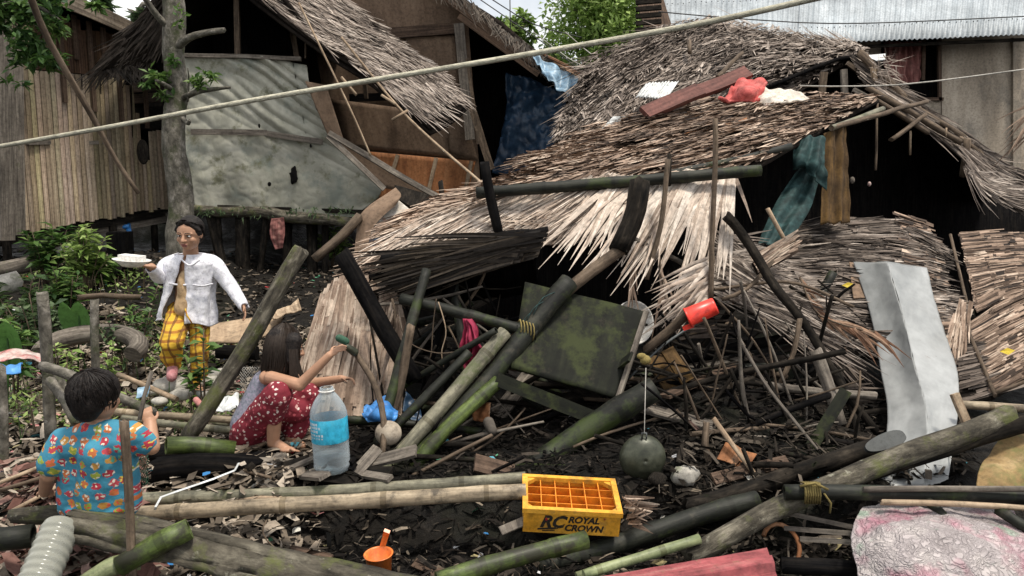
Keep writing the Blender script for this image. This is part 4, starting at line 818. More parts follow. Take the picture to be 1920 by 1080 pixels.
    roofpart(root, 'fallen_roof_panel', RL, 3600, L=.32, Wd=.027, lift=.045, yaw=.16, seed=31, bright=-.12, ragged=1.4, vrange=(-.03, .84))
    RLb = PG([[(1670, 398, 7.5), (1720, 660, 5.66)], [(1756, 432, 7.32), (1806, 668, 5.66)]])
    roofpart(root, 'fallen_roof_edge', RLb, 240, L=.16, Wd=.045, lift=.02, yaw=.05, seed=32, pal=THW, base=0, bright=-.15, roll=.3, tipw=.8, vrange=(0, .55))
    PB = PG([[(1800, 438, 7.2), (1816, 510, 6.7), (1832, 585, 6.3)], [(1870, 438, 7.2), (1880, 505, 6.7), (1890, 560, 6.4)], [(1990, 440, 7.2), (1990, 500, 6.7), (1990, 545, 6.4)]])
    roofpart(root, 'fallen_roof_panel', PB, 1500, L=.42, Wd=.03, lift=.02, tipw=.8, rows=3, jit=.05, ragged=.4, roll=.4, yaw=.04, seed=33, pal=THW, bright=-.1, vrange=(0, .97))
    PC = PG([[(1812, 612, 6.0), (1830, 670, 5.5), (1862, 738, 5.0)], [(1890, 570, 6.1), (1900, 640, 5.5), (1915, 715, 5.0)], [(1990, 535, 6.2), (1990, 600, 5.6), (1990, 690, 5.0)]])
    roofpart(root, 'fallen_roof_panel', PC, 1200, L=.42, Wd=.032, lift=.02, tipw=.8, jit=.05, ragged=.4, roll=.4, yaw=.03, seed=34, pal=THW, bright=-.12, vrange=(0, .97), rows=3)
    PD = PG([[(1776, 640, 5.75), (1800, 756, 5.05)], [(1815, 640, 5.7), (1868, 738, 5.0)]])
    roofpart(root, 'fallen_roof_panel', PD, 160, L=.3, Wd=.03, lift=.02, yaw=.06, seed=35, pal=TH, bright=-.12)
    for p0, p1, r_ in (((1812, 612, 5.9), (1866, 742, 4.95), .014), ((1782, 440, 7.1), (1818, 590, 6.2), .014), ((1808, 590, 6.15), (1822, 640, 5.7), .02), ((1862, 738, 4.98), (1990, 690, 4.98), .014)):
        mb = MB(); mb.tube([P(*p0), P(*p1)], r_, 6); mb.build('edge_batten', 'brown_stick', root)
    # messy fan of blades between the two openings
    FN = PG([[(1340, 430, 6.0), (1335, 500, 5.8), (1342, 560, 5.6)], [(1410, 480, 5.85), (1420, 530, 5.65), (1430, 585, 5.5)], [(1500, 540, 5.75), (1530, 580, 5.55), (1560, 640, 5.3)]])
    roofpart(root, 'torn_thatch', FN, 900, L=.45, Wd=.017, lift=.07, yaw=.3, seed=36, bright=.18, base=.05, tipw=.1, vrange=(-.03, .75))
    FN2 = PG([[(1370, 470, 5.7), (1360, 560, 5.5)], [(1480, 560, 5.5), (1470, 620, 5.35)], [(1625, 655, 5.2), (1600, 690, 5.1)]])
    roofpart(root, 'torn_thatch', FN2, 190, L=.5, Wd=.02, lift=.06, yaw=.16, seed=37, bright=.1, base=0, tipw=.1, vrange=(-.03, .6))
collapsed_hut()

# ---------------------------------------------------------------- hanging palm fronds
def frond(label, rach, blades, L, Wd, dirv, m_pal, seed, spread=.25, droop=.1, both=False, group=None, base_w=.006):
    rr = random.Random(seed); A = [P(*q) for q in rach]; root = MB(); root.tube(A, [base_w * 1.6] + [base_w] * (len(A) - 1), 6)
    o = root.build('palm_frond', 'brown_stick'); tag(o, label, 'palm frond', group)
    mb = MB()
    for i in range(blades):
        f = (i + rr.random()) / blades; c = cr(A, f); d0 = Vector(dirv).normalized()
        d = (d0 + Vector((rr.gauss(0, spread), rr.gauss(0, spread), rr.gauss(0, spread)))).normalized()
        if both and i % 2: d.x = -d.x
        l = L * rr.uniform(.6, 1.2); sd = d.cross(Vector((rr.gauss(0, .3), -1, rr.gauss(0, .3)))).normalized(); nn = sd.cross(d); w_ = Wd * rr.uniform(.6, 1.2); t = pick(m_pal, rr.uniform(.25, 1)); k = len(mb.v)
        for j in range(4):
            g = j / 3; p = c + d * (l * g) + Vector((0, 0, -droop * g * g)); ww = w_ * (.6 + .6 * g if g < .4 else 1.1 * (1 - g) + .04) / 2; mb.v += [p - sd * ww, p + nn * ww * .25, p + sd * ww]
        for j in range(3):
            a = k + 3 * j
            for e in (0, 1): mb.face((a + e, a + e + 1, a + e + 4, a + e + 3), [(0, .1 * j), (.02, .1 * j), (.02, .1 * j + .1), (0, .1 * j + .1)], t)
    mb.build('blade', 'thatch', o)
    return o
frond('dry palm frond spreading to the left of the red scoop', [(1338, 480, 5.35), (1336, 520, 5.3), (1328, 562, 5.25)], 40, .46, .045, (-.85, -.2, -.45), THB, 41, .16, .05)
frond('dark dry palm frond hanging from the tied pole joint', [(1186, 455, 5.4), (1188, 490, 5.38), (1185, 545, 5.36)], 14, .34, .03, (-.02, -.1, -1), THW[:4], 42, .13, .0)
frond('dry palm frond hanging above the white basin', [(1236, 480, 5.35), (1238, 510, 5.33), (1246, 545, 5.3)], 11, .34, .026, (.18, -.1, -1), THW, 43, .14, .0)
frond('brown drooping palm frond lying over the metal sheet edge', [(1500, 520, 5.6), (1530, 585, 5.35), (1590, 612, 5.15), (1640, 622, 5.1)], 22, .30, .04, (.75, -.1, -.5), [(.12, .06, .035), (.25, .14, .09), (.38, .25, .17)], 44, .2, .06, base_w=.006)
frond('fanned palm leaf poking in at the right picture edge', [(1960, 170, 6.6), (1935, 210, 6.5), (1925, 260, 6.4)], 14, .36, .026, (-.75, -.1, -.62), THW[:4], 45, .2, .03)
frond('dead palm frond hanging beside the leaning black log', [(735, 560, 5.2), (742, 600, 5.15), (735, 640, 5.1)], 14, .34, .04, (-.1, -.1, -1), THW, 46, .2, 0)
frond('tan dry leaf stub hanging beneath the thatch panel edge', [(1268, 768, 4.6), (1290, 790, 4.55), (1320, 826, 4.5)], 14, .16, .018, (.6, -.1, -.6), [(.10, .06, .05), (.2, .13, .11)], 47, .1, 0)

def tpatch(label, rows, n, seed, **kw):
    C = PG(rows); mb, bk = thatch(C, n, seed=seed, **kw)
    if bk: o = bk.build('leaf_mat', 'thatch_base', mods=[SOLID(.025)]); mb.build('blades', 'thatch', o)
    else: o = mb.build('leaf_mat', 'thatch')
    return tag(o, label, 'thatch panel')
tpatch('upright tan thatch panel leaning behind the squatting girl', [[(618, 530, 5.5), (680, 520, 5.5), (742, 545, 5.5)], [(596, 600, 5.4), (676, 610, 5.4), (752, 620, 5.4)], [(572, 690, 5.3), (660, 700, 5.25), (745, 722, 5.25)]], 420, 51, L=.55, Wd=.055, lift=.012, pal=THW, yaw=.04, bright=.22, roll=.25, vrange=(-.04, .7), tipw=.8)
tpatch('small square of pale thatch caught on the slanting dark pole', [[(1410, 488, 5.6), (1420, 508, 5.55)], [(1468, 452, 5.6), (1478, 478, 5.55)]], 60, 52, L=.25, Wd=.04, lift=.01, pal=THW, yaw=.04, bright=.25, vrange=(-.02, .4))
tpatch('small upright bundle of broken thatch right of the metal sheet', [[(1800, 560, 5.75), (1825, 565, 5.75)], [(1768, 640, 5.6), (1808, 642, 5.6)]], 40, 53, L=.3, Wd=.04, lift=.02, pal=THW, yaw=.14, bright=.15, base=0)
hang('cardboard', [[(1592, 492, 6.66), (1640, 496, 6.64)], [(1600, 560, 6.2), (1650, 560, 6.2)]], 'plywood', 'brown cardboard peeking out left of the leaning metal sheet', 'cardboard', .01, 3)
# sheet of zinc leaning on the fallen thatch: two faces meeting at a ridge
def zinc():
    C = PG([[(1600, 492, 6.62), (1634, 492, 6.50), (1663, 490, 6.34), (1700, 496, 6.40), (1738, 502, 6.47)], [(1632, 590, 6.0), (1664, 590, 5.87), (1692, 588, 5.70), (1728, 592, 5.76), (1762, 596, 5.84)], [(1650, 690, 5.40), (1686, 690, 5.26), (1716, 688, 5.06), (1758, 690, 5.12), (1794, 690, 5.2)], [(1664, 780, 4.72), (1702, 778, 4.64), (1738, 776, 4.52), (1768, 778, 4.56), (1796, 775, 4.62)], [(1646, 915, 4.04), (1692, 913, 4.02), (1735, 910, 3.98), (1758, 906, 4.0), (1778, 898, 4.02)]])
    mb = MB(); sheet([r_[:3] for r_ in C], 26, 80, .006, 2.5, jag=.004, mb=mb, seed=3, ridge=.004); sheet([r_[2:] for r_ in C], 26, 80, .006, 2.5, jag=.004, mb=mb, seed=3, ridge=.004)
    tag(mb.build('metal_sheet', 'zinc', mods=[('WELD', dict(merge_threshold=.0005)), SOLID(.003)]), 'long bent silver metal sheet leaning against the fallen thatch', 'metal sheet')
zinc()
# ---------------------------------------------------------------- things lying on the roof
hang('corrugated_scrap', [[(1212, 156, 9.0), (1272, 153, 9.2)], [(1192, 182, 8.8), (1250, 186, 8.9)]], 'white_metal', 'small ribbed white metal piece lying high on the thatch', 'metal scrap', .004, 5, nu=80, nv=6, fold=lambda u, v: .014 * math.sin(u * 62), seed=1)
hang('corrugated_scrap', [[(1150, 218, 8.6), (1200, 218, 8.8)], [(1102, 270, 8.1), (1152, 268, 8.3)]], 'white_metal', 'longer rust-streaked white metal piece below the dark red board', 'metal scrap', .008, 5, nu=8, nv=60, fold=lambda u, v: .012 * math.sin(v * 40), seed=2)
mb = MB(); mb.plank(P(1208, 214, 8.2), P(1312, 168, 8.5), .17, .06, (0, -1, .8), segs=6, warp=.03); mb.plank(P(1306, 172, 8.5), P(1402, 136, 8.8), .16, .055, (0, -1, .8), segs=6, warp=.03)
tag(mb.build('roof_board', 'red_paint_wood'), 'dark red-brown board lying across the thatch beside the red cloth', 'board')
hang('crumpled_cloth', [[(1385, 150, 8.7), (1420, 150, 8.8), (1436, 158, 8.8)], [(1365, 172, 8.5), (1400, 170, 8.35), (1430, 172, 8.5)], [(1346, 188, 8.35), (1390, 192, 8.3), (1425, 188, 8.3)]], 'cloth_red', 'crumpled red cloth lying on the roof thatch', 'cloth', .07, 6, th=.03)
hang('crumpled_cloth', [[(1436, 160, 8.6), (1470, 172, 8.6), (1518, 184, 8.5)], [(1425, 180, 8.4), (1460, 180, 8.35), (1510, 190, 8.35)], [(1400, 198, 8.3), (1450, 196, 8.25), (1490, 194, 8.25)]], 'cloth_white', 'stained whitish cloth spread beside the red cloth on the roof', 'cloth', .05, 5, th=.02)
log('roof_stick', [(1390, 100, 9.7), (1345, 145, 9.2)], 4, 'brown_stick', 'pale stick lying on the upper thatch above the dark red board', 'stick')
log('roof_stick', [(1292, 78, 10.4), (1293, 98, 10.2)], 4, 'brown_stick', 'short broken peg standing on the upper thatch slope', 'stick')
for x, y, Yq, m, lb in ((1590, 535, 6.05, 'leaf', 'yellow leaf on the fallen thatch left of the metal sheet'), (1888, 659, 5.25, 'leaf', 'yellow leaf on the lowest fallen roof panel')):
    mb = MB(); p = P(x, y, Yq - .08); k = len(mb.v); mb.v += [p + Vector((-.05, 0, 0)), p + Vector((0, -.02, -.02)), p + Vector((.05, -.01, .01)), p + Vector((0, 0, .025))]; mb.face((k, k + 1, k + 2), None, (.72, .55, .06)); mb.face((k, k + 2, k + 3), None, (.68, .5, .05)); tag(mb.build('yellow_leaf', m), lb, 'leaf')
hang('metal_strip', [[(1225, 268, 7.4), (1300, 248, 7.55), (1400, 222, 7.75)], [(1230, 278, 7.3), (1310, 256, 7.45), (1405, 230, 7.65)]], 'rust', 'rusty strip of roofing lying along the front thatch', 'metal strip', .02, 6)
# board frame and white sheet left of the thatch
hang('bent_panel', [[(742, 352, 6.9), (752, 366, 6.8), (742, 384, 6.75)], [(682, 398, 6.7), (700, 404, 6.6), (712, 412, 6.6)], [(668, 440, 6.6), (682, 440, 6.5), (694, 440, 6.5)], [(664, 490, 6.4), (678, 488, 6.35), (690, 486, 6.35)]], 'plywood', 'bent brown plywood strip arching beside the white panel', 'plywood', .01, 3, th=.015)
hang('white_panel', [[(742, 372, 6.9), (775, 398, 6.8)], [(700, 405, 6.8), (735, 420, 6.75)], [(693, 440, 6.7), (700, 448, 6.7)]], 'cloth_white', 'mouldy white panel propped against the thatch end', 'panel', .01, 4, th=.015)
hang('blue_panel', [[(744, 420, 6.6), (748, 428, 6.55)], [(692, 448, 6.55), (690, 474, 6.5)]], 'tarp_blue', 'small blue panel below the mouldy white panel', 'panel', .005, 3, th=.015)
hang('dark_gutter', [[(740, 350, 7.1), (790, 362, 7.1), (812, 372, 7.0)], [(745, 372, 6.9), (775, 388, 6.9), (800, 382, 6.9)]], 'dark_wood', 'dark curved board above the mouldy white panel', 'board', .02, 3, th=.02)
log('leaning_stick', [(672, 408, 6.6), (640, 445, 6.5), (592, 484, 6.4)], 9, 'brown_stick', 'brown stick sticking out left of the bent plywood strip', 'stick')
log('upright_stub', [(826, 342, 7.0), (830, 368, 6.9)], 5, 'dark_wood', 'dark short stub standing before the orange plywood', 'stick')

# ---------------------------------------------------------------- poles of the wreck
log('bamboo_bar', [(893, 362, 5.72), (1160, 342, 5.7), (1426, 319, 5.68)], 11, 'bamboo_dark', 'dark horizontal bamboo bar lying across the thatch front', 'bamboo pole', nodes=.42, hollow=2, n=12)
log('post', [(909, 308, 5.6), (918, 360, 5.6), (936, 442, 5.6)], 9, 'black_wood', 'black post crossing the left end of the bamboo bar', 'post')
log('tied_post', [(1200, 342, 5.42), (1188, 405, 5.34), (1160, 468, 5.28)], 19, 'dark_wood', 'thick dark post with a mossy top under the bamboo bar', 'post', n=14)
log('thin_pole', [(1340, 224, 5.4), (1337, 400, 5.32), (1332, 555, 5.25)], 5, 'brown_stick', 'thin upright stick crossing the right end of the bamboo bar', 'stick')
log('thin_pole', [(1252, 300, 5.45), (1240, 420, 5.36), (1212, 520, 5.3)], 5, 'brown_stick', 'thin dark stick hanging through the leaf fringe', 'stick')
log('thin_pole', [(1255, 290, 5.7), (1252, 345, 5.6)], 4, 'dark_wood', 'short dark peg rising above the bamboo bar middle', 'stick')
log('cross_pole', [(1175, 460, 5.3), (1080, 530, 5.15), (960, 640, 4.95)], 12, 'brown_stick', 'brown pole slanting down from the tied post over the mouldy board', 'pole', nodes=0, wob=.02)
log('cross_pole', [(1190, 450, 5.4), (1260, 485, 5.5), (1330, 520, 5.6)], 5, 'grey_wood', 'pale thin split stick running right from the tied post', 'stick')
log('slant_pole', [(1362, 405, 5.5), (1420, 490, 5.35), (1500, 600, 5.1), (1580, 720, 4.9), (1650, 815, 4.7)], 10, 'dark_wood', 'long dark crooked pole slanting down left of the metal sheet', 'pole', wob=.06, taper=.75)
log('slant_pole', [(1440, 392, 5.7), (1475, 452, 5.6)], 4, 'tan_stick', 'short pale stick above the small thatch square', 'stick')
log('slant_pole', [(1600, 575, 5.3), (1480, 530, 5.4), (1340, 542, 5.4)], 3, 'brown_stick', 'thin dark rod lying level right of the palm frond', 'stick')
log('slant_pole', [(1450, 490, 5.5), (1400, 540, 5.35), (1355, 560, 5.3)], 4, 'brown_stick', 'thin stick slanting over the torn thatch fan', 'stick')
log('leaning_log', [(645, 482, 5.2), (700, 580, 5.1), (745, 660, 5.0), (775, 710, 4.95)], 17, 'black_wood', 'charred black log leaning right in front of the tan thatch panel', 'log', n=12)
log('leaning_log', [(562, 472, 4.7), (470, 635, 4.55), (355, 815, 4.4)], 16, 'moss_wood', 'big mossy log leaning left between the girls', 'log', n=14, wob=.02)
log('tied_bamboo', [(752, 560, 5.1), (880, 592, 5.0), (1008, 626, 4.9)], 11, 'bamboo_dark', 'dark bamboo tied level in front of the hollow', 'bamboo pole', nodes=.4, hollow=1, n=12)
log('stub_log', [(690, 520, 5.5), (720, 516, 5.6), (800, 505, 5.8)], 12, 'black_wood', 'upper black log end beside the broken eave', 'log')
log('stub_log', [(700, 560, 5.45), (725, 552, 5.55), (800, 545, 5.75)], 13, 'black_wood', 'lower black log end beside the broken eave', 'log')
log('diagonal_bamboo', [(947, 622, 4.85), (830, 760, 4.55), (704, 900, 4.25)], 14, 'bamboo_grey', 'grey-green bamboo slanting down to the paired bamboo rails', 'bamboo pole', nodes=.6, hollow=1, n=12)
log('diagonal_bamboo', [(1068, 528, 5.1), (900, 730, 4.7), (760, 880, 4.35)], 19, 'bamboo_dark', 'thick dark bamboo slanting under the mouldy board corner', 'bamboo pole', nodes=.5, hollow=2, n=14)
log('diagonal_bamboo', [(935, 715, 4.65), (840, 800, 4.45), (775, 878, 4.3)], 13, 'bamboo_green', 'green bamboo slanting below the thick dark bamboo', 'bamboo pole', nodes=.35, hollow=1, n=12, taper=1.1)
log('diagonal_bamboo', [(1228, 728, 4.6), (1110, 800, 4.55), (975, 895, 4.4)], 24, 'bamboo_dark', 'thickest dark green bamboo rising right towards the hanging wok', 'bamboo pole', nodes=.45, hollow=-1, n=16)
log('diagonal_bamboo', [(1080, 770, 5.1), (1010, 820, 5.0), (930, 885, 4.9)], 18, 'bamboo_dark', 'dark bamboo half hidden behind the thickest bamboo', 'bamboo pole', nodes=.45, n=12)
log('diagonal_bamboo', [(700, 838, 4.5), (740, 800, 4.55), (880, 660, 4.8)], 9, 'bamboo_dark', 'thin dark bamboo behind the grey-green slanting bamboo', 'bamboo pole', nodes=.35)
def brd(name, a, b, w_, th, m, label, cat, up=(0, -1, .3), segs=6, warp=.015):
    mb = MB(); mb.plank(P(*a), P(*b), w_, th, up, segs=segs, warp=warp); return tag(mb.build(name, m), label, cat)
brd('plank', (930, 710, 4.62), (1120, 786, 4.62), .085, .03, 'board_green', 'narrow mossy plank nailed across the slanting bamboos', 'plank')
brd('plank', (912, 876, 4.3), (1060, 880, 4.25), .05, .025, 'bamboo_green', 'mossy lath lying level left of the yellow crate', 'plank')
log('lean_stick', [(1212, 655, 4.95), (1250, 625, 4.9), (1290, 590, 4.85)], 9, 'brown_stick', 'brown flat stick running under the red scoop', 'stick')
log('lean_stick', [(1178, 710, 4.9), (1240, 650, 4.95), (1300, 610, 5)], 2.5, 'steel_grey', 'thin metal rod beneath the brown flat stick', 'rod')
log('tan_lath', [(1338, 785, 4.2), (1380, 845, 4.1), (1422, 902, 4.0)], 5, 'tan_stick', 'straight pale lath leaning right of the hanging wok', 'stick', rough=.03)
# mouldy board
def mouldy():
    C = PG([[(984, 530, 5.2), (1212, 586, 5.1)], [(958, 690, 4.75), (1158, 748, 4.7)]])
    o = sheet(C, 20, 20, .006, 3).build('mouldy_board', 'board_green', mods=[SOLID(.025)]); tag(o, 'large mouldy green-black board leaning in the middle of the wreck', 'board')
    mb = MB(); mb.plank(P(1212, 584, 5.06), P(1158, 750, 4.66), .03, .03, (1, -.5, 0)); mb.build('edge_strip', 'grey_wood', o)
mouldy()
mb = MB(); c = P(1180, 606, 5.42); M = Matrix.Translation(c) @ Vector((.35, -1, .25)).to_track_quat('Z', 'Y').to_matrix().to_4x4(); mb.lathe([(.001, 0), (.10, .005), (.135, .03), (.15, .07), (.158, .072), (.158, .066), (.145, .05), (.10, -.005), (.001, -.006)], M); tag(mb.build('basin', 'white_plastic'), 'white enamel basin behind the mouldy board corner', 'basin')
hang('red_cloth', [[(878, 598, 4.98), (884, 598, 4.95)], [(868, 640, 4.98), (898, 635, 4.9)], [(866, 672, 4.98), (905, 655, 4.9)], [(880, 690, 4.95), (896, 672, 4.9)]], 'cloth_crimson', 'folded crimson umbrella cloth hanging in the dark hollow', 'umbrella', .02, 9, fold=lambda u, v: .03 * math.sin(u * 24 + 2 * v))
# wok on a wire
def wok():
    c = P(1207, 862, 4.05); r_ = 45 * 4.05 / FPX; o = MB(); M = Matrix.Translation(c + Vector((0, .03, 0))) @ Vector((.04, -1, .1)).to_track_quat('Z', 'Y').to_matrix().to_4x4()
    prof = [(r_, -.012), (r_ * 1.02, -.008), (r_ * .99, .0)] + [(r_ * math.cos(a), r_ * .62 * math.sin(a)) for a in [i * math.pi / 2 / 10 for i in range(1, 10)]] + [(.001, r_ * .62)]
    o.lathe(prof + [(.001, r_ * .60)] + [(r_ * .97 * math.cos(a), r_ * .58 * math.sin(a)) for a in [math.pi / 2 - i * math.pi / 2 / 8 for i in range(1, 9)]], M, 40)
    ob = o.build('wok', 'wok_metal'); tag(ob, 'round blackened wok hanging by a wire near the crate', 'wok')
    h = MB(); t = c + Vector((0, 0, r_)); h.tube([t + Vector((-.012, 0, -.01)), t + Vector((-.01, 0, .03)), t + Vector((.01, 0, .03)), t + Vector((.012, 0, -.01))], .005, 6); h.build('hook', 'steel_grey', ob)
    wr_ = MB(); wr_.tube([t + Vector((0, 0, .02)), P(1211, 690, 4.3)], .0025, 5); tag(wr_.build('wire', 'wire_pale'), 'thin pale wire that holds the hanging wok', 'wire')
    k = MB(); k.ell(P(1210, 675, 4.4), (.035, .03, .03), n=9); k.ell(P(1203, 668, 4.4), (.03, .02, .02), n=9); tag(k.build('rope_knot', 'tie_rope'), 'knot of grey rope above the hanging wok', 'rope')
wok()
# red scoop lying on its side
def red_scoop():
    a, b = P(1292, 594, 4.8), P(1342, 573, 4.78); ax = (a - b).normalized(); M = Matrix.Translation(b) @ ax.to_track_quat('Z', 'Y').to_matrix().to_4x4(); h = (a - b).length + .015; o = MB(); r_ = .056
    o.lathe([(.001, 0), (r_ * .92, .0), (r_, .012), (r_ * 1.1, h), (r_ * 1.16, h), (r_ * 1.16, h - .01), (r_ * 1.04, h - .012), (r_ * .93, .014), (.001, .012)], M, 26); ob = o.build('scoop', 'red_plastic'); tag(ob, 'red plastic scoop lying sideways among the palm fronds', 'scoop')
    hd = MB(); hd.plank(M @ Vector((0, -r_ * 1.05, h * .9)), M @ Vector((.0, -r_ * 1.0, h + .05)), .028, .012, (0, -1, 0)); hd.build('handle', 'red_plastic', ob)
red_scoop()
hang('teal_cloth', [[(1492, 268, 6.9), (1520, 256, 7.0), (1548, 262, 7.0)], [(1486, 300, 6.85), (1520, 300, 6.8), (1548, 300, 6.85)], [(1490, 315, 6.9), (1522, 330, 6.8), (1546, 358, 6.85)]], 'cloth_teal', 'teal net cloth hanging under the right thatch eave', 'cloth', .03, 7, fold=lambda u, v: .025 * math.sin(u * 13 + 5 * v))
hang('curtain', [[(1500, 312, 7.0), (1540, 318, 7.0)], [(1455, 380, 6.8), (1520, 390, 6.8)], [(1420, 460, 6.4), (1478, 455, 6.5)]], 'cloth_teal', 'dusty dark teal curtain trailing down in the shaded hollow', 'curtain', .02, 5, fold=lambda u, v: .02 * math.sin(u * 12 + 3 * v))
hang('curtain', [[(1545, 250, 7.3), (1588, 235, 7.5)], [(1545, 330, 7.2), (1590, 330, 7.3)], [(1540, 420, 7.0), (1592, 418, 7.1)]], 'cloth_ochre', 'ochre brown curtain hanging beside the teal net cloth', 'curtain', .02, 5, fold=lambda u, v: .022 * math.sin(u * 15 + 2 * v))
for x, y, s_, m, lb in ((1630, 345, 6, 'plastic_bag_red', 'small red and yellow packet in the dark right hollow'), (1598, 338, 9, 'grey_wood', 'pale ornament hanging beside the ochre curtain')):
    mb = MB(); c = P(x, y, 8.0); mb.ell(c, (s_ * 4.5 / FPX, .02, s_ * 6 / FPX), n=8); tag(mb.build('trinket', m), lb, 'trinket')
brd('poster_board', (1225, 668, 5.1), (1270, 740, 4.9), .14, .02, 'cloth_ochre', 'dim yellowish board slanting in the hollow beside the rope knot', 'board', (0.4, -1, .3))
brd('poster_board', (1250, 655, 5.0), (1290, 715, 4.9), .10, .02, 'cloth_ochre', 'second dim ochre board overlapping the yellowish one', 'board', (.4, -1, .3))

# ================================================================ foreground poles
log('bamboo_rail', [(240, 964, 3.55), (600, 945, 3.6), (985, 920, 3.66)], 15, 'bamboo_tan', 'tan bamboo pole lying level left of the crate, nearer of the pair', 'bamboo pole', nodes=.42, hollow=2, n=14)
log('bamboo_rail', [(262, 936, 3.85), (620, 922, 3.9), (985, 898, 3.95)], 13, 'bamboo_grey', 'grey-green bamboo pole lying level behind the tan one', 'bamboo pole', nodes=.42, hollow=2, n=14)
log('bamboo_pole', [(1100, 1012, 3.35), (970, 1046, 3.25), (820, 1088, 3.12)], 18, 'bamboo_green', 'bright green bamboo with a cut end in front of the crate', 'bamboo pole', nodes=.3, hollow=-1, n=16)
log('bamboo_pole', [(1010, 1062, 3.55), (1150, 1022, 3.62), (1290, 975, 3.72), (1420, 938, 3.8)], 19, 'bamboo_dark', 'dark green bamboo slanting up from below the crate', 'bamboo pole', nodes=.4, n=16)
log('bamboo_pole', [(1312, 1010, 3.4), (1220, 1040, 3.35), (1095, 1078, 3.25)], 10, 'bamboo_pale', 'pale slim bamboo above the red corrugated sheet', 'bamboo pole', nodes=.3, hollow=-1, n=12)
log('bamboo_pole', [(1285, 1018, 3.5), (1200, 1044, 3.4), (1080, 1080, 3.3)], 8, 'bamboo_pale', 'slimmer pale bamboo lying behind the pale slim one', 'bamboo pole', nodes=.3, n=12)
log('mossy_log', [(1295, 1040, 3.4), (1390, 985, 3.5), (1480, 940, 3.6), (1690, 855, 3.85), (1890, 775, 4.1)], 21, 'moss_wood', 'long crooked mossy log rising to the right past the metal sheet foot', 'log', n=16, wob=.02)
log('fallen_log', [(1500, 930, 3.75), (1700, 862, 3.9), (1940, 785, 4.1)], 19, 'dark_wood', 'dark log lying just beneath the long mossy log', 'log', n=14)
log('fallen_log', [(1290, 950, 3.8), (1450, 900, 3.95), (1640, 838, 4.15)], 17, 'dark_wood', 'dark brown log rising right to the grey slipper', 'log', n=14)
log('bamboo_pole', [(1470, 922, 3.55), (1680, 926, 3.5), (1940, 932, 3.5)], 15, 'bamboo_dark', 'dark level bamboo tied with yellow rope at the lower right', 'bamboo pole', nodes=.5, hollow=-1, n=14)
def rope_tie():
    mb = MB()
    for i in range(7):
        x = 1508 + i * 4.5; mb.tube(PL((x - 6, 904, 3.53), (x, 900, 3.50), (x + 3, 922, 3.47), (x + 2, 944, 3.5)), .0055, 6)
    mb.tube(PL((1500, 912, 3.49), (1525, 905, 3.47), (1552, 918, 3.48)), .007, 6); mb.tube(PL((1545, 925, 3.48), (1560, 948, 3.48), (1556, 962, 3.49)), .005, 6)
    tag(mb.build('rope_tie', 'tie_rope'), 'yellow rope lashing round the dark level bamboo', 'rope')
rope_tie()
log('lath', [(1620, 917, 3.48), (1760, 918, 3.46), (1940, 916, 3.45)], 6, 'grey_wood', 'grey lath lying along the dark level bamboo', 'lath', rough=.05)
log('lath', [(1655, 943, 3.42), (1780, 947, 3.4), (1940, 957, 3.38)], 6, 'tan_stick', 'yellowish lath lying over the crumpled pale sack', 'lath', rough=.05)
log('bamboo_pole', [(1800, 758, 4.5), (1860, 762, 4.5), (1950, 768, 4.5)], 8, 'bamboo_tan', 'thin tan pole level at the right edge below the thatch', 'bamboo pole', nodes=.4)
brd('split_wood', (1790, 738, 4.35), (1812, 792, 4.3), .045, .03, 'tan_stick', 'splintered pale wood piece beside the metal sheet edge', 'wood piece')
log('sleeve_pole', [(1725, 928, 3.5), (1768, 968, 3.4), (1792, 998, 3.35)], 9, 'bamboo_dark', 'short dark stick lying on the pale sack', 'stick')
log('sleeve_pole', [(1870, 955, 3.4), (1900, 975, 3.35), (1940, 1000, 3.3)], 11, 'bamboo_dark', 'dark pole end poking over the pale sack right edge', 'stick')
log('burnt_pole', [(1470, 1062, 3.3), (1540, 1066, 3.3), (1620, 1070, 3.3)], 17, 'black_wood', 'black pole end left of the pale sack at the bottom edge', 'pole')
log('pole_piece', [(1435, 722, 4.9), (1540, 734, 4.85), (1640, 742, 4.8)], 8, 'grey_wood', 'grey level pole in the dark gap left of the metal sheet', 'pole', wob=.02)
log('pole_piece', [(1530, 660, 4.95), (1552, 720, 4.85), (1575, 795, 4.75)], 12, 'grey_wood', 'grey upright pole piece beside the long crooked pole', 'pole')
log('pole_piece', [(1500, 600, 5.0), (1490, 660, 4.95), (1465, 720, 4.9)], 5, 'brown_stick', 'thin leaning stick above the grey level pole', 'stick')
log('pole_piece', [(1570, 700, 5.0), (1600, 780, 4.8), (1606, 820, 4.7)], 7, 'dark_wood', 'dark thin stick by the metal sheet left edge', 'stick')
# slipper
def slipper():
    a, b = P(1624, 842, 3.98), P(1694, 816, 4.02); d = (b - a); up = Vector((-.12, -.75, .66)).normalized(); sd = d.normalized().cross(up).normalized(); n = sd.cross(d.normalized()); mb = MB(); top = []; bot = []
    K = 28; 
    for i in range(K):
        an = 2 * math.pi * i / K; x = .5 - .52 * math.cos(an); w_ = .042 * (1 + .22 * (x - .45)) * math.sin(an) * (1 if True else 0); w_ = math.copysign(abs(math.sin(an)) ** .7, math.sin(an)) * .045 * (.82 + .3 * x)
        p = a + d * x + sd * w_; top.append(p + n * .012); bot.append(p - n * .012)
    k = len(mb.v); mb.v += bot + top; mb.face(tuple(range(k + K, k + 2 * K))); mb.face(tuple(range(k + K - 1, k - 1, -1)))
    for i in range(K):
        j = (i + 1) % K; mb.face((k + i, k + j, k + K + j, k + K + i))
    tag(mb.build('slipper', 'dark_rubber'), 'grey rubber slipper sole lying on the dark brown log', 'slipper')
slipper()
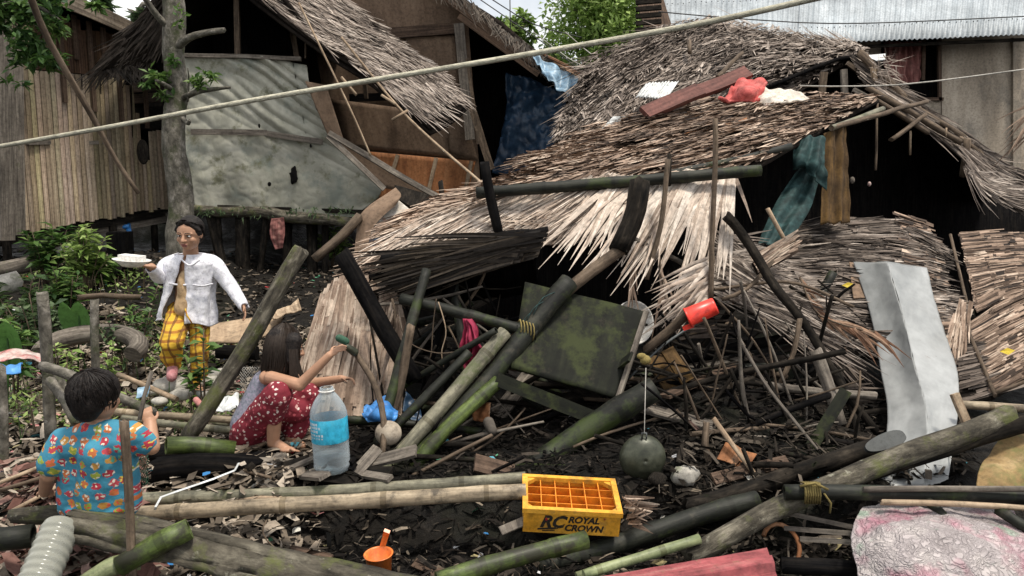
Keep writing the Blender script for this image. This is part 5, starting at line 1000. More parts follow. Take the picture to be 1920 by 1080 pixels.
hang('sack', [[(1618, 952, 3.5), (1700, 942, 3.55), (1800, 948, 3.55), (1900, 962, 3.5)], [(1596, 1000, 3.32), (1690, 990, 3.25), (1800, 990, 3.25), (1925, 1000, 3.3)], [(1602, 1050, 3.2), (1700, 1050, 3.08), (1800, 1045, 3.08), (1940, 1050, 3.15)], [(1620, 1110, 3.1), (1720, 1110, 2.98), (1820, 1110, 2.98), (1940, 1110, 3.05)]], 'sack_pale', 'crumpled pale pink and white sack at the lower right corner', 'sack', .02, 5, nu=130, nv=130, th=.01, jag=.02, ridge=.005)
hang('sack', [[(1880, 815, 4.15), (1940, 805, 4.15)], [(1838, 880, 3.95), (1940, 860, 3.95)], [(1830, 922, 3.8), (1940, 925, 3.8)]], 'sack_ochre', 'brown-yellow dirty sack behind the mossy log end', 'sack', .04, 5, th=.02)
mb = MB(); mb.ell(P(1922, 838, 4.2), (.13, .12, .08), n=16); tag(mb.build('clay_pot', 'rust'), 'rusty round pot at the right picture edge above the dirty sack', 'pot')
def red_sheet():
    f0, f1 = P(1065, 1092, 3.14), P(1438, 1028, 3.3); dn = (P(1462, 1095, 3.02) - f1); mb = MB(); n = 2
    prof = [(0, 0), (.35, .0), (.42, .035), (.62, .035), (.68, 0), (1.3, 0)]; nrm = (f1 - f0).cross(dn).normalized(); nrm = nrm if nrm.z > 0 else -nrm; k = 0
    for i, (s_, h) in enumerate(prof):
        for j in range(13): q = f0.lerp(f1, j / 12) + dn * s_ + nrm * (h + .004 * noise.noise((j * .7, i, 2))); mb.v.append(q)
    for i in range(len(prof) - 1):
        for j in range(12): a = i * 13 + j; mb.face((a, a + 1, a + 14, a + 13), [(j / 12, prof[i][0]), ((j + 1) / 12, prof[i][0]), ((j + 1) / 12, prof[i + 1][0]), (j / 12, prof[i + 1][0])])
    tag(mb.build('roofing_sheet', 'red_sheet', mods=[SOLID(.004)]), 'dirty pink-red ribbed roofing sheet at the bottom edge', 'roofing sheet')
red_sheet()
mb = MB(); cc = P(1465, 1022, 3.5); mb.tube([cc + Vector((math.cos(a) * .085, math.sin(a) * .07, math.sin(a) * .075)) for a in [-1.6 + i * .33 for i in range(14)]], .011, 8); tag(mb.build('hoop', 'rust'), 'bent brown hoop behind the red roofing sheet', 'hoop')
for i, (a, b, m, lb) in enumerate((((1478, 962, 3.6), (1600, 988, 3.5), 'grey_wood', 'pale split lath left of the pale sack, upper of three'), ((1470, 990, 3.55), (1600, 1000, 3.45), 'grey_wood', 'pale split lath left of the pale sack, middle of three'), ((1500, 1010, 3.5), (1600, 1016, 3.4), 'grey_wood', 'pale split lath left of the pale sack, lowest of three'))):
    brd('split_lath', a, b, .022, .01, m, lb, 'lath')

# ---------------------------------------------------------------- seat plank, short bamboos, sticks on the left
def seat_log():
    mb = MB(); mb.tube(PL((28, 967, 3.25), (90, 966, 3.27), (215, 962, 3.3)), [.032, .042, .04], 12, rough=.2, flat=(0, 0, 0) and None); tag(mb.build('seat_log', 'moss_wood'), 'short mossy log end under the boy on the left side', 'log')
    A, B = P(128, 990, 3.12), P(800, 1138, 3.02); mb = MB(); rr = random.Random(4); NS, NW = 60, 12; up = Vector((.05, -.55, .85)).normalized(); d = (B - A).normalized(); sd = d.cross(up).normalized(); nn = sd.cross(d)
    if nn.z < 0: nn = -nn
    sd = -sd if (sd.y < 0) else sd
    for i in range(NS + 1):
        t = i / NS; wd = .125 * min(1, .42 + t * 3.2) + .012 * noise.noise((t * 9, 2, 0)); off = .01; c = A.lerp(B, t)
        for j in range(NW + 1):
            s_ = j / NW - .5; h = .03 * math.cos(s_ * 3.0) + .009 * noise.noise((t * 3, s_ * 16, 1)) + .006 * noise.noise((t * 14, s_ * 24, 4)); h -= .03 * max(0, noise.noise((t * 4, s_ * 5, 6)) - .35)
            mb.v.append(c + sd * (s_ * wd + off) + nn * h)
    for i in range(NS):
        for j in range(NW):
            a = i * (NW + 1) + j; L = .95; mb.face((a, a + 1, a + NW + 2, a + NW + 1), [(.17 * j / NW, L * i / NS), (.17 * (j + 1) / NW, L * i / NS), (.17 * (j + 1) / NW, L * (i + 1) / NS), (.17 * j / NW, L * (i + 1) / NS)], W1, True)
    tag(mb.build('seat_plank', 'moss_wood', mods=[('SOLIDIFY', dict(thickness=.05, offset=-1 if True else 1))]), 'long split mossy plank slanting across the lower left foreground', 'plank')
seat_log()
log('bamboo_stump', [(225, 1064, 2.95), (300, 1020, 3.0), (357, 992, 3.05)], 21, 'bamboo_green', 'short hollow green bamboo piece leaning before the mossy plank', 'bamboo pole', nodes=.25, hollow=1, n=18)
log('bamboo_stump', [(-40, 1013, 3.1), (10, 1010, 3.12), (62, 1004, 3.15)], 23, 'bamboo_dark', 'dark bamboo end at the bottom left picture edge', 'bamboo pole', nodes=.4, hollow=1, n=18)
log('bamboo_stump', [(150, 1100, 2.9), (200, 1066, 2.95), (262, 1050, 3.0)], 18, 'bamboo_pale', 'pale cut bamboo end at the bottom under the boy', 'bamboo pole', nodes=.4, hollow=1)
log('upright_stick', [(248, 1085, 2.95), (243, 950, 2.98), (234, 792, 3.0)], 9, 'brown_stick', 'upright brown stick standing in front of the boy', 'stick', rough=.15, wob=.02)
log('upright_post', [(96, 900, 4.6), (88, 720, 4.6), (78, 556, 4.6)], 11, 'bark', 'taller upright post left of the boy head', 'post', rough=.15, wob=.02)
log('upright_post', [(182, 720, 5.0), (179, 640, 5.0), (176, 566, 5.0)], 8, 'bark', 'shorter upright post above the boy head', 'post', rough=.15)
log('fence_rail', [(82, 688, 4.4), (120, 700, 4.35), (155, 716, 4.3)], 10, 'bark', 'grey cut branch between the tall post and the boy head', 'branch', rough=.1)
log('fence_rail', [(95, 715, 4.5), (118, 752, 4.4), (140, 795, 4.3)], 9, 'bark', 'grey slanting branch left of the boy neck', 'branch', rough=.1)
log('fence_rail', [(108, 705, 4.6), (132, 745, 4.5), (150, 785, 4.4)], 7, 'bark', 'second slanting branch beside the boy neck', 'branch', rough=.1)
log('fence_rail', [(215, 742, 4.5), (245, 755, 4.45), (285, 772, 4.4)], 9, 'bark', 'short branch to the right of the boy head', 'branch', rough=.1)
log('edge_post', [(8, 900, 4.2), (4, 780, 4.2), (0, 690, 4.2)], 9, 'bark', 'thin post at the left picture edge', 'post')
log('thin_rod', [(262, 785, 3.0), (270, 745, 3.05), (283, 700, 3.1)], 4, 'grey_wood', 'stick held in the boy raised hand', 'stick')
for i, (a, b, r_, m, lb) in enumerate((((210, 772, 4.7), (480, 790, 4.75), 7, 'bamboo_tan', 'thin tan bamboo lying flat behind the boy arm, upper one'), ((230, 784, 4.6), (450, 808, 4.6), 7, 'bamboo_grey', 'thin grey bamboo lying flat behind the boy arm, lower one'), ((380, 790, 4.8), (500, 800, 4.8), 6, 'bamboo_grey', 'short grey bamboo lying left of the squatting girl'), ((222, 702, 5.2), (330, 748, 5.0), 5, 'tan_stick', 'pale broken lath lying left of the girl in plaid'), ((0, 905, 3.9), (118, 855, 4.1), 4, 'tan_stick', 'pale thin lath near the boy hanging arm'), ((0, 920, 3.8), (100, 890, 3.9), 4, 'brown_stick', 'brown thin lath near the boy hanging arm'), ((20, 960, 3.6), (105, 915, 3.75), 4, 'tan_stick', 'pale short lath just above the mossy log end'))):
    log('ground_pole', [a, ((a[0] + b[0]) / 2, (a[1] + b[1]) / 2 + 1, (a[2] + b[2]) / 2), b], r_, m, lb, 'pole', nodes=.35 if 'bamboo' in m else 0)
log('mossy_bamboo', [(312, 836, 4.05), (345, 834, 4.1), (440, 842, 4.2)], 17, 'bamboo_green', 'cut green mossy bamboo end between the boy and the squatting girl', 'bamboo pole', nodes=.4, hollow=-1, n=16)
log('dark_log', [(300, 880, 4.0), (380, 872, 4.05), (470, 876, 4.1)], 24, 'black_wood', 'fat black log under the cut green bamboo', 'log', n=14)
log('dark_log', [(290, 850, 4.2), (360, 848, 4.2), (420, 850, 4.3)], 18, 'black_wood', 'black log behind the cut green bamboo', 'log', n=12)
def strap():
    mb = MB(); pts = PL((448, 868, 4.0), (440, 882, 3.9), (400, 898, 3.8), (330, 922, 3.68), (302, 932, 3.6), (292, 950, 3.53), (284, 972, 3.55))
    for a, b in zip(pts, pts[1:]): mb.plank(a, b + (b - a) * .05, .011, .002, (0, -.6, .8))
    tag(mb.build('strap', 'plastic_bag_white'), 'white plastic strap tied round the paired bamboo rails', 'strap')
strap()
# ribbed clear container
def ribbed():
    a, b = P(62, 1110, 2.85), P(122, 972, 3.12); M = frame(a, b - a); L = (b - a).length; mb = MB(); pr = []
    for i in range(60):
        t = i / 59; r_ = .074 + .0025 * math.sin(t * 2 * math.pi * 9); r_ *= 1 if t < .85 else math.cos((t - .85) / .15 * 1.3); pr.append((max(.012, r_), t * L))
    mb.lathe(pr, M, 36); tag(mb.build('plastic_bottle', 'milky_plastic', mods=[SOLID(.0015)]), 'large ribbed cloudy plastic bottle lying under the boy', 'bottle')
ribbed()

# ---------------------------------------------------------------- big water bottle
def water_bottle():
    base = P(624, 884, 4.05); top = P(612, 726, 4.05); M = Matrix.Translation(base) @ (top - base).normalized().to_track_quat('Z', 'Y').to_matrix().to_4x4(); M = frame(base, top - base); H = (top - base).length; r0 = 35 * 4.05 / FPX
    root = empty('water_bottle', base, 'large clear water bottle with a blue label beside the squatting girl', 'bottle')
    pr = [(.002, .0), (r0 * .7, .002), (r0 * .9, .012), (r0, .04)]
    for i in range(14): pr.append((r0 * (1 - .03 * (i % 2)), .05 + i * H * .018))
    pr += [(r0, H * .36), (r0 * 1.0, H * .66), (r0 * 1.0, H * .70), (r0 * .93, H * .76), (r0 * .75, H * .84), (r0 * .48, H * .92), (r0 * .36, H * .945), (r0 * .36, H), (r0 * .30, H)]
    mb = MB(); mb.lathe(pr, M, 36); mb.build('body', 'clear_plastic', root, mods=[SOLID(.0012)])
    mb = MB(); mb.lathe([(r0 * 1.012, H * .385), (r0 * 1.02, H * .39), (r0 * 1.02, H * .655), (r0 * 1.012, H * .66)], M, 36); lb = mb.build('label', 'cyan_label', root)
    mb = MB(); rr = random.Random(6); rows = [(.615, 4, 1.15), (.575, 5, 1.0), (.535, 4, 1.1), (.49, 6, .9), (.455, 6, .7)]
    for hz, n_, s_ in rows:
        for k in range(n_):
            for q in range(3):
                a = math.radians(-150 + k * 9.5 * (1.0) + rr.uniform(-.5, .5)); a0 = a + math.radians(q * 2.3 * s_); a1 = a0 + math.radians(1.6 * s_)
                z0, z1 = H * (hz - .016 * s_ * rr.uniform(.6, 1)), H * (hz + .016 * s_ * rr.uniform(.6, 1)); r_ = r0 * 1.024
                mb.quad(*[M @ Vector((r_ * math.cos(x), r_ * math.sin(x), z)) for x, z in ((a0, z0), (a1, z0), (a1, z1), (a0, z1))])
    mb.build('label_text', 'white_ink', lb)
    mb = MB(); mb.lathe([(r0 * .40, H * .955), (r0 * .44, H * .957), (r0 * .44, H * .968), (r0 * .40, H * .97)], M, 24); mb.build('neck_ring', 'white_plastic', root)
    mb = MB(); mb.lathe([(.002, .006), (r0 * .86, .012), (r0 * .95, .045), (r0 * .95, H * .22), (.002, H * .22)], M, 28); mb.build('water', 'clear_plastic', root)
water_bottle()
# ---------------------------------------------------------------- crate
def crate():
    TL, TR = P(983, 953, 3.52), P(1165, 963, 3.52); Wd = (TR - TL).length; D, H = Wd * .66, Wd * .275
    fx = (TR - TL).normalized(); tilt = rad(9); fy0 = Vector((0, 1, 0)); fz0 = fx.cross(fy0).normalized(); fy0 = fz0.cross(fx)
    fy = (fy0 * math.cos(tilt) + fz0 * math.sin(tilt)); fz = fx.cross(fy).normalized()
    org = TL - fz * H; M3 = Matrix((fx, fy, fz)).transposed()
    root = empty('crate', org, 'yellow bottle crate with orange dividers lying in the wreck', 'crate', rot=M3.to_euler())
    t = .012; mb = MB()
    mb.box((0, 0, 0), (Wd, t, H)); mb.box((0, D - t, 0), (Wd, D, H)); mb.box((0, t, 0), (t, D - t, H)); mb.box((Wd - t, t, 0), (Wd, D - t, H)); mb.box((t, t, 0.004), (Wd - t, D - t, .012))
    mb.build('shell', 'yellow_plastic', root, local=True, mods=[('BEVEL', dict(width=.003, segments=2))])
    mb = MB(); e = .008
    mb.box((-e, -e, H - .02), (Wd + e, t * 1.6, H + .004)); mb.box((-e, D - t * 1.6, H - .02), (Wd + e, D + e, H + .004)); mb.box((-e, t * 1.6, H - .02), (t * 1.6, D - t * 1.6, H + .004)); mb.box((Wd - t * 1.6, t * 1.6, H - .02), (Wd + e, D - t * 1.6, H + .004))
    for sx in (0, 1):
        for sy in (0, 1):
            x0 = t if sx == 0 else Wd - t; y0 = t if sy == 0 else D - t; a = .05; qx = a if sx == 0 else -a; qy = a if sy == 0 else -a; k = len(mb.v)
            mb.v += [Vector((x0, y0, H - .003)), Vector((x0 + qx, y0, H - .003)), Vector((x0, y0 + qy, H - .003)), Vector((x0, y0, H - .03)), Vector((x0 + qx, y0, H - .03)), Vector((x0, y0 + qy, H - .03))]
            for f in ((0, 1, 2), (3, 5, 4), (1, 4, 5, 2)): mb.face(tuple(k + i for i in f))
    mb.build('rim', 'yellow_plastic', root, local=True, mods=[('BEVEL', dict(width=.003, segments=2))])
    mb = MB(); nx, ny = 6, 4; hz = H - .012
    for i in range(1, nx): x = t + (Wd - 2 * t) * i / nx; mb.box((x - .0022, t, .013), (x + .0022, D - t, hz))
    for j in range(1, ny): y = t + (D - 2 * t) * j / ny; mb.box((t, y - .0022, .013), (Wd - t, y + .0022, hz - .002))
    mb.box((t + .001, t + .001, .0125), (Wd - t - .001, D - t - .001, .016)); 
    for (a, b) in (((t, t, .013), (t + .003, D - t, hz - .03)), ((Wd - t - .003, t, .013), (Wd - t, D - t, hz - .03)), ((t, D - t - .003, .013), (Wd - t, D - t, hz - .03)), ((t, t, .013), (Wd - t, t + .003, hz - .03))): mb.box(a, b)
    mb.build('divider', 'divider_plastic', root, local=True)
    def text(body, size, x, z, name, m, shear=.25, bold=.0):
        cu = bpy.data.curves.new(name, 'FONT'); cu.body = body; cu.size = size; cu.shear = shear; cu.extrude = .0006; cu.offset = bold; cu.align_x = 'LEFT'; cu.materials.append(MATS[m])
        tmp = bpy.data.objects.new('text_source', cu); COL.objects.link(tmp); dg = bpy.context.evaluated_depsgraph_get(); me = bpy.data.meshes.new_from_object(tmp.evaluated_get(dg)); bpy.data.objects.remove(tmp); o = bpy.data.objects.new(name, me); COL.objects.link(o); o.parent = root; o.location = (x, -.0015, z); o.rotation_euler = (rad(90), 0, 0); return o
    text('ROYAL', .047, Wd * .46, H * .50, 'lettering', 'black_ink', .25, .0018); text('CROWN', .047, Wd * .425, H * .15, 'lettering', 'black_ink', .25, .0018)
    text('RC', .088, Wd * .17, H * .27, 'logo', 'black_ink', .35, .0035)
    mb = MB(); mb.plank((Wd * .15, -.0035, H * .17), (Wd * .36, -.0035, H * .25), .009, .001, (0, -1, 0)); mb.plank((Wd * .2, -.0035, H * .11), (Wd * .33, -.0035, H * .15), .005, .001, (0, -1, 0)); mb.build('logo_swoosh', 'black_ink', root, local=True)
    mb = MB(); mb.ell((Wd * .235, -.003, H * .60), (.006, .0012, .009), n=8); mb.ell((Wd * .835, -.003, H * .72), (.004, .0012, .004), n=8); mb.build('logo_dot', 'red_ink', root, local=True)
crate()
# ---------------------------------------------------------------- orange dipper
def dipper():
    c = P(711, 1056, 3.3); up = Vector((-.05, -.06, 1)).normalized(); M = Matrix.Translation(c) @ up.to_track_quat('Z', 'Y').to_matrix().to_4x4(); r_ = 27 * 3.3 / FPX; h = .115; mb = MB()
    mb.lathe([(.001, -h * .6), (r_ * .74, -h * .6), (r_ * .78, -h * .58), (r_, h * .38), (r_ * 1.08, h * .39), (r_ * 1.09, h * .42), (r_ * 1.02, h * .43), (r_ * .93, h * .40), (r_ * .72, -h * .54), (.001, -h * .54)], M, 36); o = mb.build('dipper', 'orange_plastic'); tag(o, 'orange plastic water dipper standing in the dark mud', 'dipper')
    hd = MB(); a = P(714, 1036, 3.37); b = P(727, 992, 3.36); hd.plank(a, a.lerp(b, .75), .026, .014, (0, -1, .2)); hd.plank(a.lerp(b, .75), b + Vector((0, -.02, .0)), .028, .016, (0, -1, .2)); hd.build('handle', 'orange_plastic', o)
dipper()
mb = MB(); mb.ell(P(728, 812, 4.3), (.078, .07, .072), n=20); tag(mb.build('coconut', 'coconut'), 'pale dry coconut lying behind the slanting bamboo foot', 'coconut')
log('crook_stick', [(665, 660, 4.5), (700, 715, 4.4), (718, 780, 4.3), (716, 850, 4.2)], 6, 'brown_stick', 'crooked thin branch rising in front of the coconut', 'branch', rough=.15)
mb = MB(); mb.cap(P(650, 650, 4.42), P(664, 660, 4.46), .02, .026); tag(mb.build('dark_bottle', 'wok_metal', mods=[]), 'dark green bottle at the top of the crooked branch', 'bottle')
hang('bag', [[(682, 758, 4.7), (712, 752, 4.75), (742, 760, 4.75)], [(680, 778, 4.55), (710, 775, 4.5), (745, 780, 4.55)], [(690, 792, 4.5), (712, 790, 4.48), (738, 792, 4.5)]], 'plastic_bag_blue', 'crumpled bright blue plastic bag behind the coconut', 'bag', .06, 10)
hang('bag', [[(760, 735, 4.9), (790, 760, 4.9)], [(755, 770, 4.8), (790, 800, 4.8)]], 'tarp_blue', 'dark blue cloth scrap in the hollow by the blue bag', 'cloth', .04, 9)
hang('bag', [[(405, 748, 4.9), (448, 744, 4.95)], [(400, 775, 4.8), (445, 772, 4.75)]], 'plastic_bag_white', 'white plastic bag left of the squatting girl', 'bag', .06, 11)
hang('bag', [[(-20, 660, 5.0), (40, 656, 5.1), (82, 668, 5.1)], [(-20, 676, 4.9), (40, 674, 4.9), (85, 680, 5.0)]], 'plastic_bag_red', 'red and white printed wrapper on the ground at the left edge', 'wrapper', .03, 8, seed=5)
hang('bag', [[(-20, 682, 4.75), (42, 680, 4.8)], [(-20, 705, 4.6), (38, 698, 4.6)]], 'plastic_bag_blue', 'blue plastic wrapper below the red and white one', 'wrapper', .04, 8, seed=6)
hang('bag', [[(258, 728, 4.75), (282, 722, 4.8)], [(256, 748, 4.65), (276, 745, 4.65)]], 'tarp_blue_pale', 'light blue wrapper on the ground right of the boy head', 'wrapper', .03, 9, seed=7)
hang('plywood_sheet', [[(388, 612, 6.6), (455, 600, 6.7), (532, 590, 6.8)], [(386, 642, 6.25), (450, 642, 6.25), (520, 622, 6.4)]], 'plywood_pale', 'pale plywood sheet lying on the mud behind the leaning mossy log', 'plywood', .01, 3, nu=14, nv=10, th=.02)
hang('broken_basket', [[(508, 592, 6.6), (560, 562, 6.9)], [(514, 600, 6.4), (564, 578, 6.6)]], 'tan_stick', 'broken tan basket piece on the end of the pale plywood sheet', 'basket', .03, 8, th=.015)
mb = MB(); mb.tube([P(405 + 75 * t, 640 + 3 * t, 6.2) + Vector((0, .02, -.09)) for t in (0, .5, 1)] , .06, 8); tag(mb.build('support_log', 'black_wood'), 'black log propping up the pale plywood sheet', 'log')
# stones where the girl walks
def stones():
    rr = random.Random(9)
    for i, (x, y, Y, r_, lb) in enumerate(((322, 722, 5.35, 34, 'large pale stone under the front foot of the girl in plaid'), (338, 740, 5.1, 24, 'grey rounded stone just before the walking girl'), (285, 732, 5.3, 20, 'pale stone left of the walking girl feet'), (392, 715, 5.5, 26, 'flat pale stone right of the walking girl'), (415, 700, 5.8, 20, 'small pale stone behind the leaning mossy log'), (300, 752, 5.0, 16, 'small whitish stone in front of the grey rounded one'), (390, 740, 5.2, 14, 'small stone by the walking girl dark shoe'))):
        mb = MB(); c = P(x, y, Y); q = r_ * Y / FPX; mb.ell(c, (q, q * .8, q * .5), n=18); mb.v = [c + (v - c) * (1 + .22 * noise.noise((v - c) * (1.6 / q) + Vector((i * 9, 0, 0)))) for v in mb.v]; tag(mb.build('stone', 'stone'), lb, 'stone')
stones()
mb = MB(); mb.cap(P(368, 750, 4.85), P(375, 758, 4.8), .022, .02); tag(mb.build('pink_object', 'pink_cloth', mods=[SUBD(1)]), 'pink plastic lump on the stones by the leaning mossy log', 'plastic lump')
def half_tyre():
    c = P(168, 650, 6.0); mb = MB(); mb.tube([c + Vector((.38 * math.cos(a), .22 * math.sin(a), .10 * math.sin(a) - .03)) for a in [i * math.pi / 12 for i in range(-1, 14)]], .075, 12); tag(mb.build('rubber_ring', 'grey_wood'), 'grey mud-caked old tyre half sunk behind the posts', 'tyre')
half_tyre()
log('old_log', [(-40, 515, 8.0), (40, 497, 8.3), (110, 482, 8.6)], 15, 'grey_wood', 'weathered grey log lying by the bushes at the left edge', 'log', rough=.2)
log('old_log', [(-40, 545, 6.8), (0, 538, 6.9), (28, 530, 7.0)], 20, 'stone', 'thick pale stump end at the left edge below the grey log', 'log', rough=.2)
mb = MB(); mb.ell(P(132, 470, 8.4), (.17, .14, .08), n=16); tag(mb.build('cement_bag', 'stone'), 'pale hardened cement bag among the bushes', 'bag')
log('mud_log', [(148, 558, 7.0), (190, 553, 7.1), (262, 556, 7.2)], 5, 'brown_stick', 'brown driftwood lying on the mud behind the shorter post', 'stick', rough=.3)
mb = MB(); a, b = P(238, 408, 10.9), P(247, 470, 10.6); mb.tube([a, b], .035, 10); mb.tube([P(228, 426, 10.75), P(243, 424, 10.78)], .03, 8); tag(mb.build('water_pipe', 'blue_pipe'), 'blue plastic pipe standing under the plank house floor', 'pipe')
hang('hanging_rag', [[(508, 410, 10.2), (532, 408, 10.2)], [(506, 440, 10.2), (534, 440, 10.2)], [(516, 468, 10.2), (530, 465, 10.2)]], 'curtain', 'pinkish rag hanging under the tarpaulin hut', 'rag', .03, 8)
hang('board', [[(228, 470, 8.7), (250, 470, 8.7)], [(190, 530, 8.3), (215, 530, 8.3)]], 'black_wood', 'black broken board standing on the mud left of the girl', 'board', .02, 4, th=.03)
mb = MB(); mb.box((0, 0, 0), (.2, .2, .66)); mb.v = [v + P(207, 545, 8.6) for v in mb.v]; tag(mb.build('concrete_block', 'black_wood', mods=[('BEVEL', dict(width=.02, segments=2))]), 'dark square footing post under the plank house', 'post')

# ---------------------------------------------------------------- wire mesh fence bit and net
def mesh_bit(name, x0, y0, x1, y1, Y, m, label):
    mb = MB(); A, B, C_, D_ = P(x0, y0, Y), P(x1, y0, Y), P(x1, y1, Y), P(x0, y1, Y); n = 9
    for i in range(-n, n + 1):
        for s_ in (1, -1):
            pts = []
            for j in range(9):
                u = (i / n + j / 8) if s_ == 1 else (1 - (i / n + j / 8))
                if 0 <= u <= 1: pts.append(A.lerp(B, u).lerp(D_.lerp(C_, u), j / 8) + Vector((0, .02 * noise.noise((u * 3, j, i)), 0)))
            if len(pts) > 1: mb.tube(pts, .0016, 4, step=1)
    tag(mb.build(name, m), label, 'netting')
mesh_bit('wire_netting', 448, 688, 492, 742, 4.75, 'wire_pale', 'scrap of wire netting behind the squatting girl back')
mesh_bit('green_net', 246, 842, 280, 910, 3.45, 'net_green', 'scrap of green netting beside the boy')

# ================================================================ plants
def shrub(px, py, Y, w_, h_, n, size, pal, label, seed, group='bushes by the plank house'):
    rr = random.Random(seed); b = P(px, py, Y); z0 = gz(b.x, b.y); h_ = max(.12, P(px, py, Y).z - z0); root = empty('shrub', (b.x, b.y, z0), label, 'shrub', group); st = MB(); lf = MB()
    for i in range(max(3, n // 26)):
        a = rr.uniform(0, 6.28); r_ = w_ * rr.uniform(.2, .9); t = Vector((b.x + math.cos(a) * r_, b.y + math.sin(a) * r_ * .8, z0 + h_ * rr.uniform(.5, 1.05))); o = Vector((b.x + math.cos(a) * r_ * .2, b.y + math.sin(a) * r_ * .2, z0 - .02)); st.tube([o, (o + t) / 2 + Vector((0, 0, h_ * .12)), t], [.009, .006, .003], 5, step=.2)
        for k in range(26):
            f = rr.uniform(.3, 1); c = (o.lerp(t, f)) + Vector((0, 0, h_ * .12 * (1 - abs(2 * f - 1)))); an = rr.uniform(0, 6.28); d = Vector((math.cos(an), math.sin(an), rr.uniform(-.35, .75))).normalized(); sd = d.cross(Vector((rr.gauss(0, .3), rr.gauss(0, .3), 1))).normalized(); nn = sd.cross(d); l = size * rr.uniform(.6, 1.3); ww = l * rr.uniform(.15, .23); tt = pick(pal, rr.uniform(.05, .75) + .2 * f); q = len(lf.v)
            lf.v += [c, c + d * l * .45 + sd * ww + nn * ww * .3, c + d * l - Vector((0, 0, l * .12)), c + d * l * .45 - sd * ww + nn * ww * .3, c + d * l * .5]
            lf.face((q, q + 1, q + 4), None, tt, True); lf.face((q + 1, q + 2, q + 4), None, tt, True); lf.face((q, q + 4, q + 3), None, tt, True); lf.face((q + 4, q + 2, q + 3), None, tt, True)
    st.build('stem', 'brown_stick', root); lf.build('foliage', 'leaf', root)
shrub(82, 425, 8.3, .34, 0, 420, .14, GREEN, 'leafy green bush under the left end of the plank house', 61)
shrub(150, 424, 8.0, .30, 0, 460, .14, LIME, 'tall bright leafed bush in front of the plank house', 62)
shrub(120, 500, 7.2, .34, 0, 420, .13, GREEN, 'low dark green bush below the cement bag', 63)
shrub(28, 525, 6.8, .36, 0, 360, .11, GREEN, 'bushy plant at the left edge below the grey log', 64)
shrub(70, 545, 6.4, .30, 0, 360, .11, OLIVE, 'dull green bush left of the taller post', 65)
shrub(185, 478, 8.2, .26, 0, 260, .13, GREEN, 'leafy bush by the black footing post', 66)
shrub(262, 540, 7.2, .22, 0, 110, .09, GREEN, 'small sprig on the mud left of the girl in white', 67)
shrub(118, 630, 5.5, .14, 0, 80, .08, LIME, 'small bright seedling between the two posts', 68)
shrub(195, 640, 5.5, .16, 0, 90, .08, LIME, 'small bright plant right of the shorter post', 69)
shrub(12, 590, 5.6, .12, 0, 80, .16, GREEN, 'broad green leaves at the left picture edge', 70)
shrub(372, 600, 4.95, .16, 0, 26, .11, GREEN, 'thin weed growing in front of the plaid trousers', 71)
shrub(240, 590, 6.2, .28, 0, 200, .08, OLIVE, 'grassy weeds left of the walking girl', 72)
shrub(620, 425, 11.2, .5, 0, 300, .14, LIME, 'sunlit weeds behind the tarpaulin hut stilts', 73)
def taro(px, py, Y, s_, label):
    b = P(px, py + 60, Y); c = P(px, py, Y); root = empty('taro_plant', (b.x, b.y, gz(b.x, b.y)), label, 'plant'); mb = MB(); mb.tube([(b.x, b.y, gz(b.x, b.y)), c + Vector((.02, .03, .06))], .008, 6); mb.build('stem', 'leaf', root).data.attributes['tint'].data.foreach_set('color', [.05, .12, .03, 1] * len(mb.f))
    mb = MB(); N = 24; pts = []
    for i in range(N): a = 2 * math.pi * i / N; r_ = s_ * (1 - .55 * math.exp(-((a - math.pi / 2) ** 2) / .12)) * (1.25 if abs(a - 4.71) < .3 else 1); pts.append(c + Vector((math.cos(a) * r_ * .8, -.02 - .05 * math.sin(a), math.sin(a) * r_ * 1.1)))
    k = len(mb.v); mb.v += [c + Vector((0, .03, .01))] + pts
    for i in range(N): mb.face((k, k + 1 + i, k + 1 + (i + 1) % N), None, (.09, .20, .05), True)
    mb.build('leaf_blade', 'leaf', root)
taro(142, 596, 6.2, .16, 'large heart shaped taro leaf between the two posts')
taro(6, 640, 5.2, .17, 'large taro leaf cut by the left picture edge')

# ================================================================ uncounted litter on the mud
LIT = [(.03, .026, .022), (.08, .066, .052), (.16, .13, .10), (.28, .23, .18), (.45, .39, .32)]
def litter(name, n, region, seed, pal, size, lift=.05, col=0, thin=1):
    rr = random.Random(seed); mb = MB()
    for _ in range(n):
        x, y = region(rr); 
        z = gz(x, y) + rr.random() ** 2 * lift; l = size * rr.uniform(.3, 1.5); w_ = l * rr.uniform(.08, .4) * thin; a = rr.uniform(0, 6.28)
        d = Vector((math.cos(a), math.sin(a), rr.gauss(.08, .22))).normalized(); sd = d.cross(Vector((rr.gauss(0, .45), rr.gauss(0, .45), 1))).normalized(); nn = sd.cross(d); t = pick(pal, rr.random() ** 1.3)
        if rr.random() < col: t = rr.choice([(.55, .55, .56), (.6, .58, .52), (.05, .2, .45), (.4, .06, .06), (.35, .3, .16), (.1, .3, .18), (.55, .25, .25), (.12, .4, .5)]); l *= .55; w_ = l * .5
        p = Vector((x, y, z + .01)); k = len(mb.v); b = rr.uniform(-.2, .2) * l
        mb.v += [p - d * l / 2 - sd * w_ / 2, p - d * l / 2 + sd * w_ / 2, p + sd * w_ * .6 + nn * b, p - sd * w_ * .5 + nn * b, p + d * l / 2 + sd * w_ * .3, p + d * l / 2 - sd * w_ * .35]
        uv = [(0, 0), (w_, 0), (w_, l / 2), (0, l / 2)]; mb.face((k, k + 1, k + 2, k + 3), uv, t); mb.face((k + 3, k + 2, k + 4, k + 5), uv, t)
    tag(mb.build(name, 'litter', origin=(0, 0, 0)), None, None, kind='stuff')
litter('leaf_litter', 9000, lambda r: (lambda y: (r.uniform(-.72, -.26) * y, y))(3.0 + 4.6 * r.random()), 81, LIT[1:], .10, .06, .055)
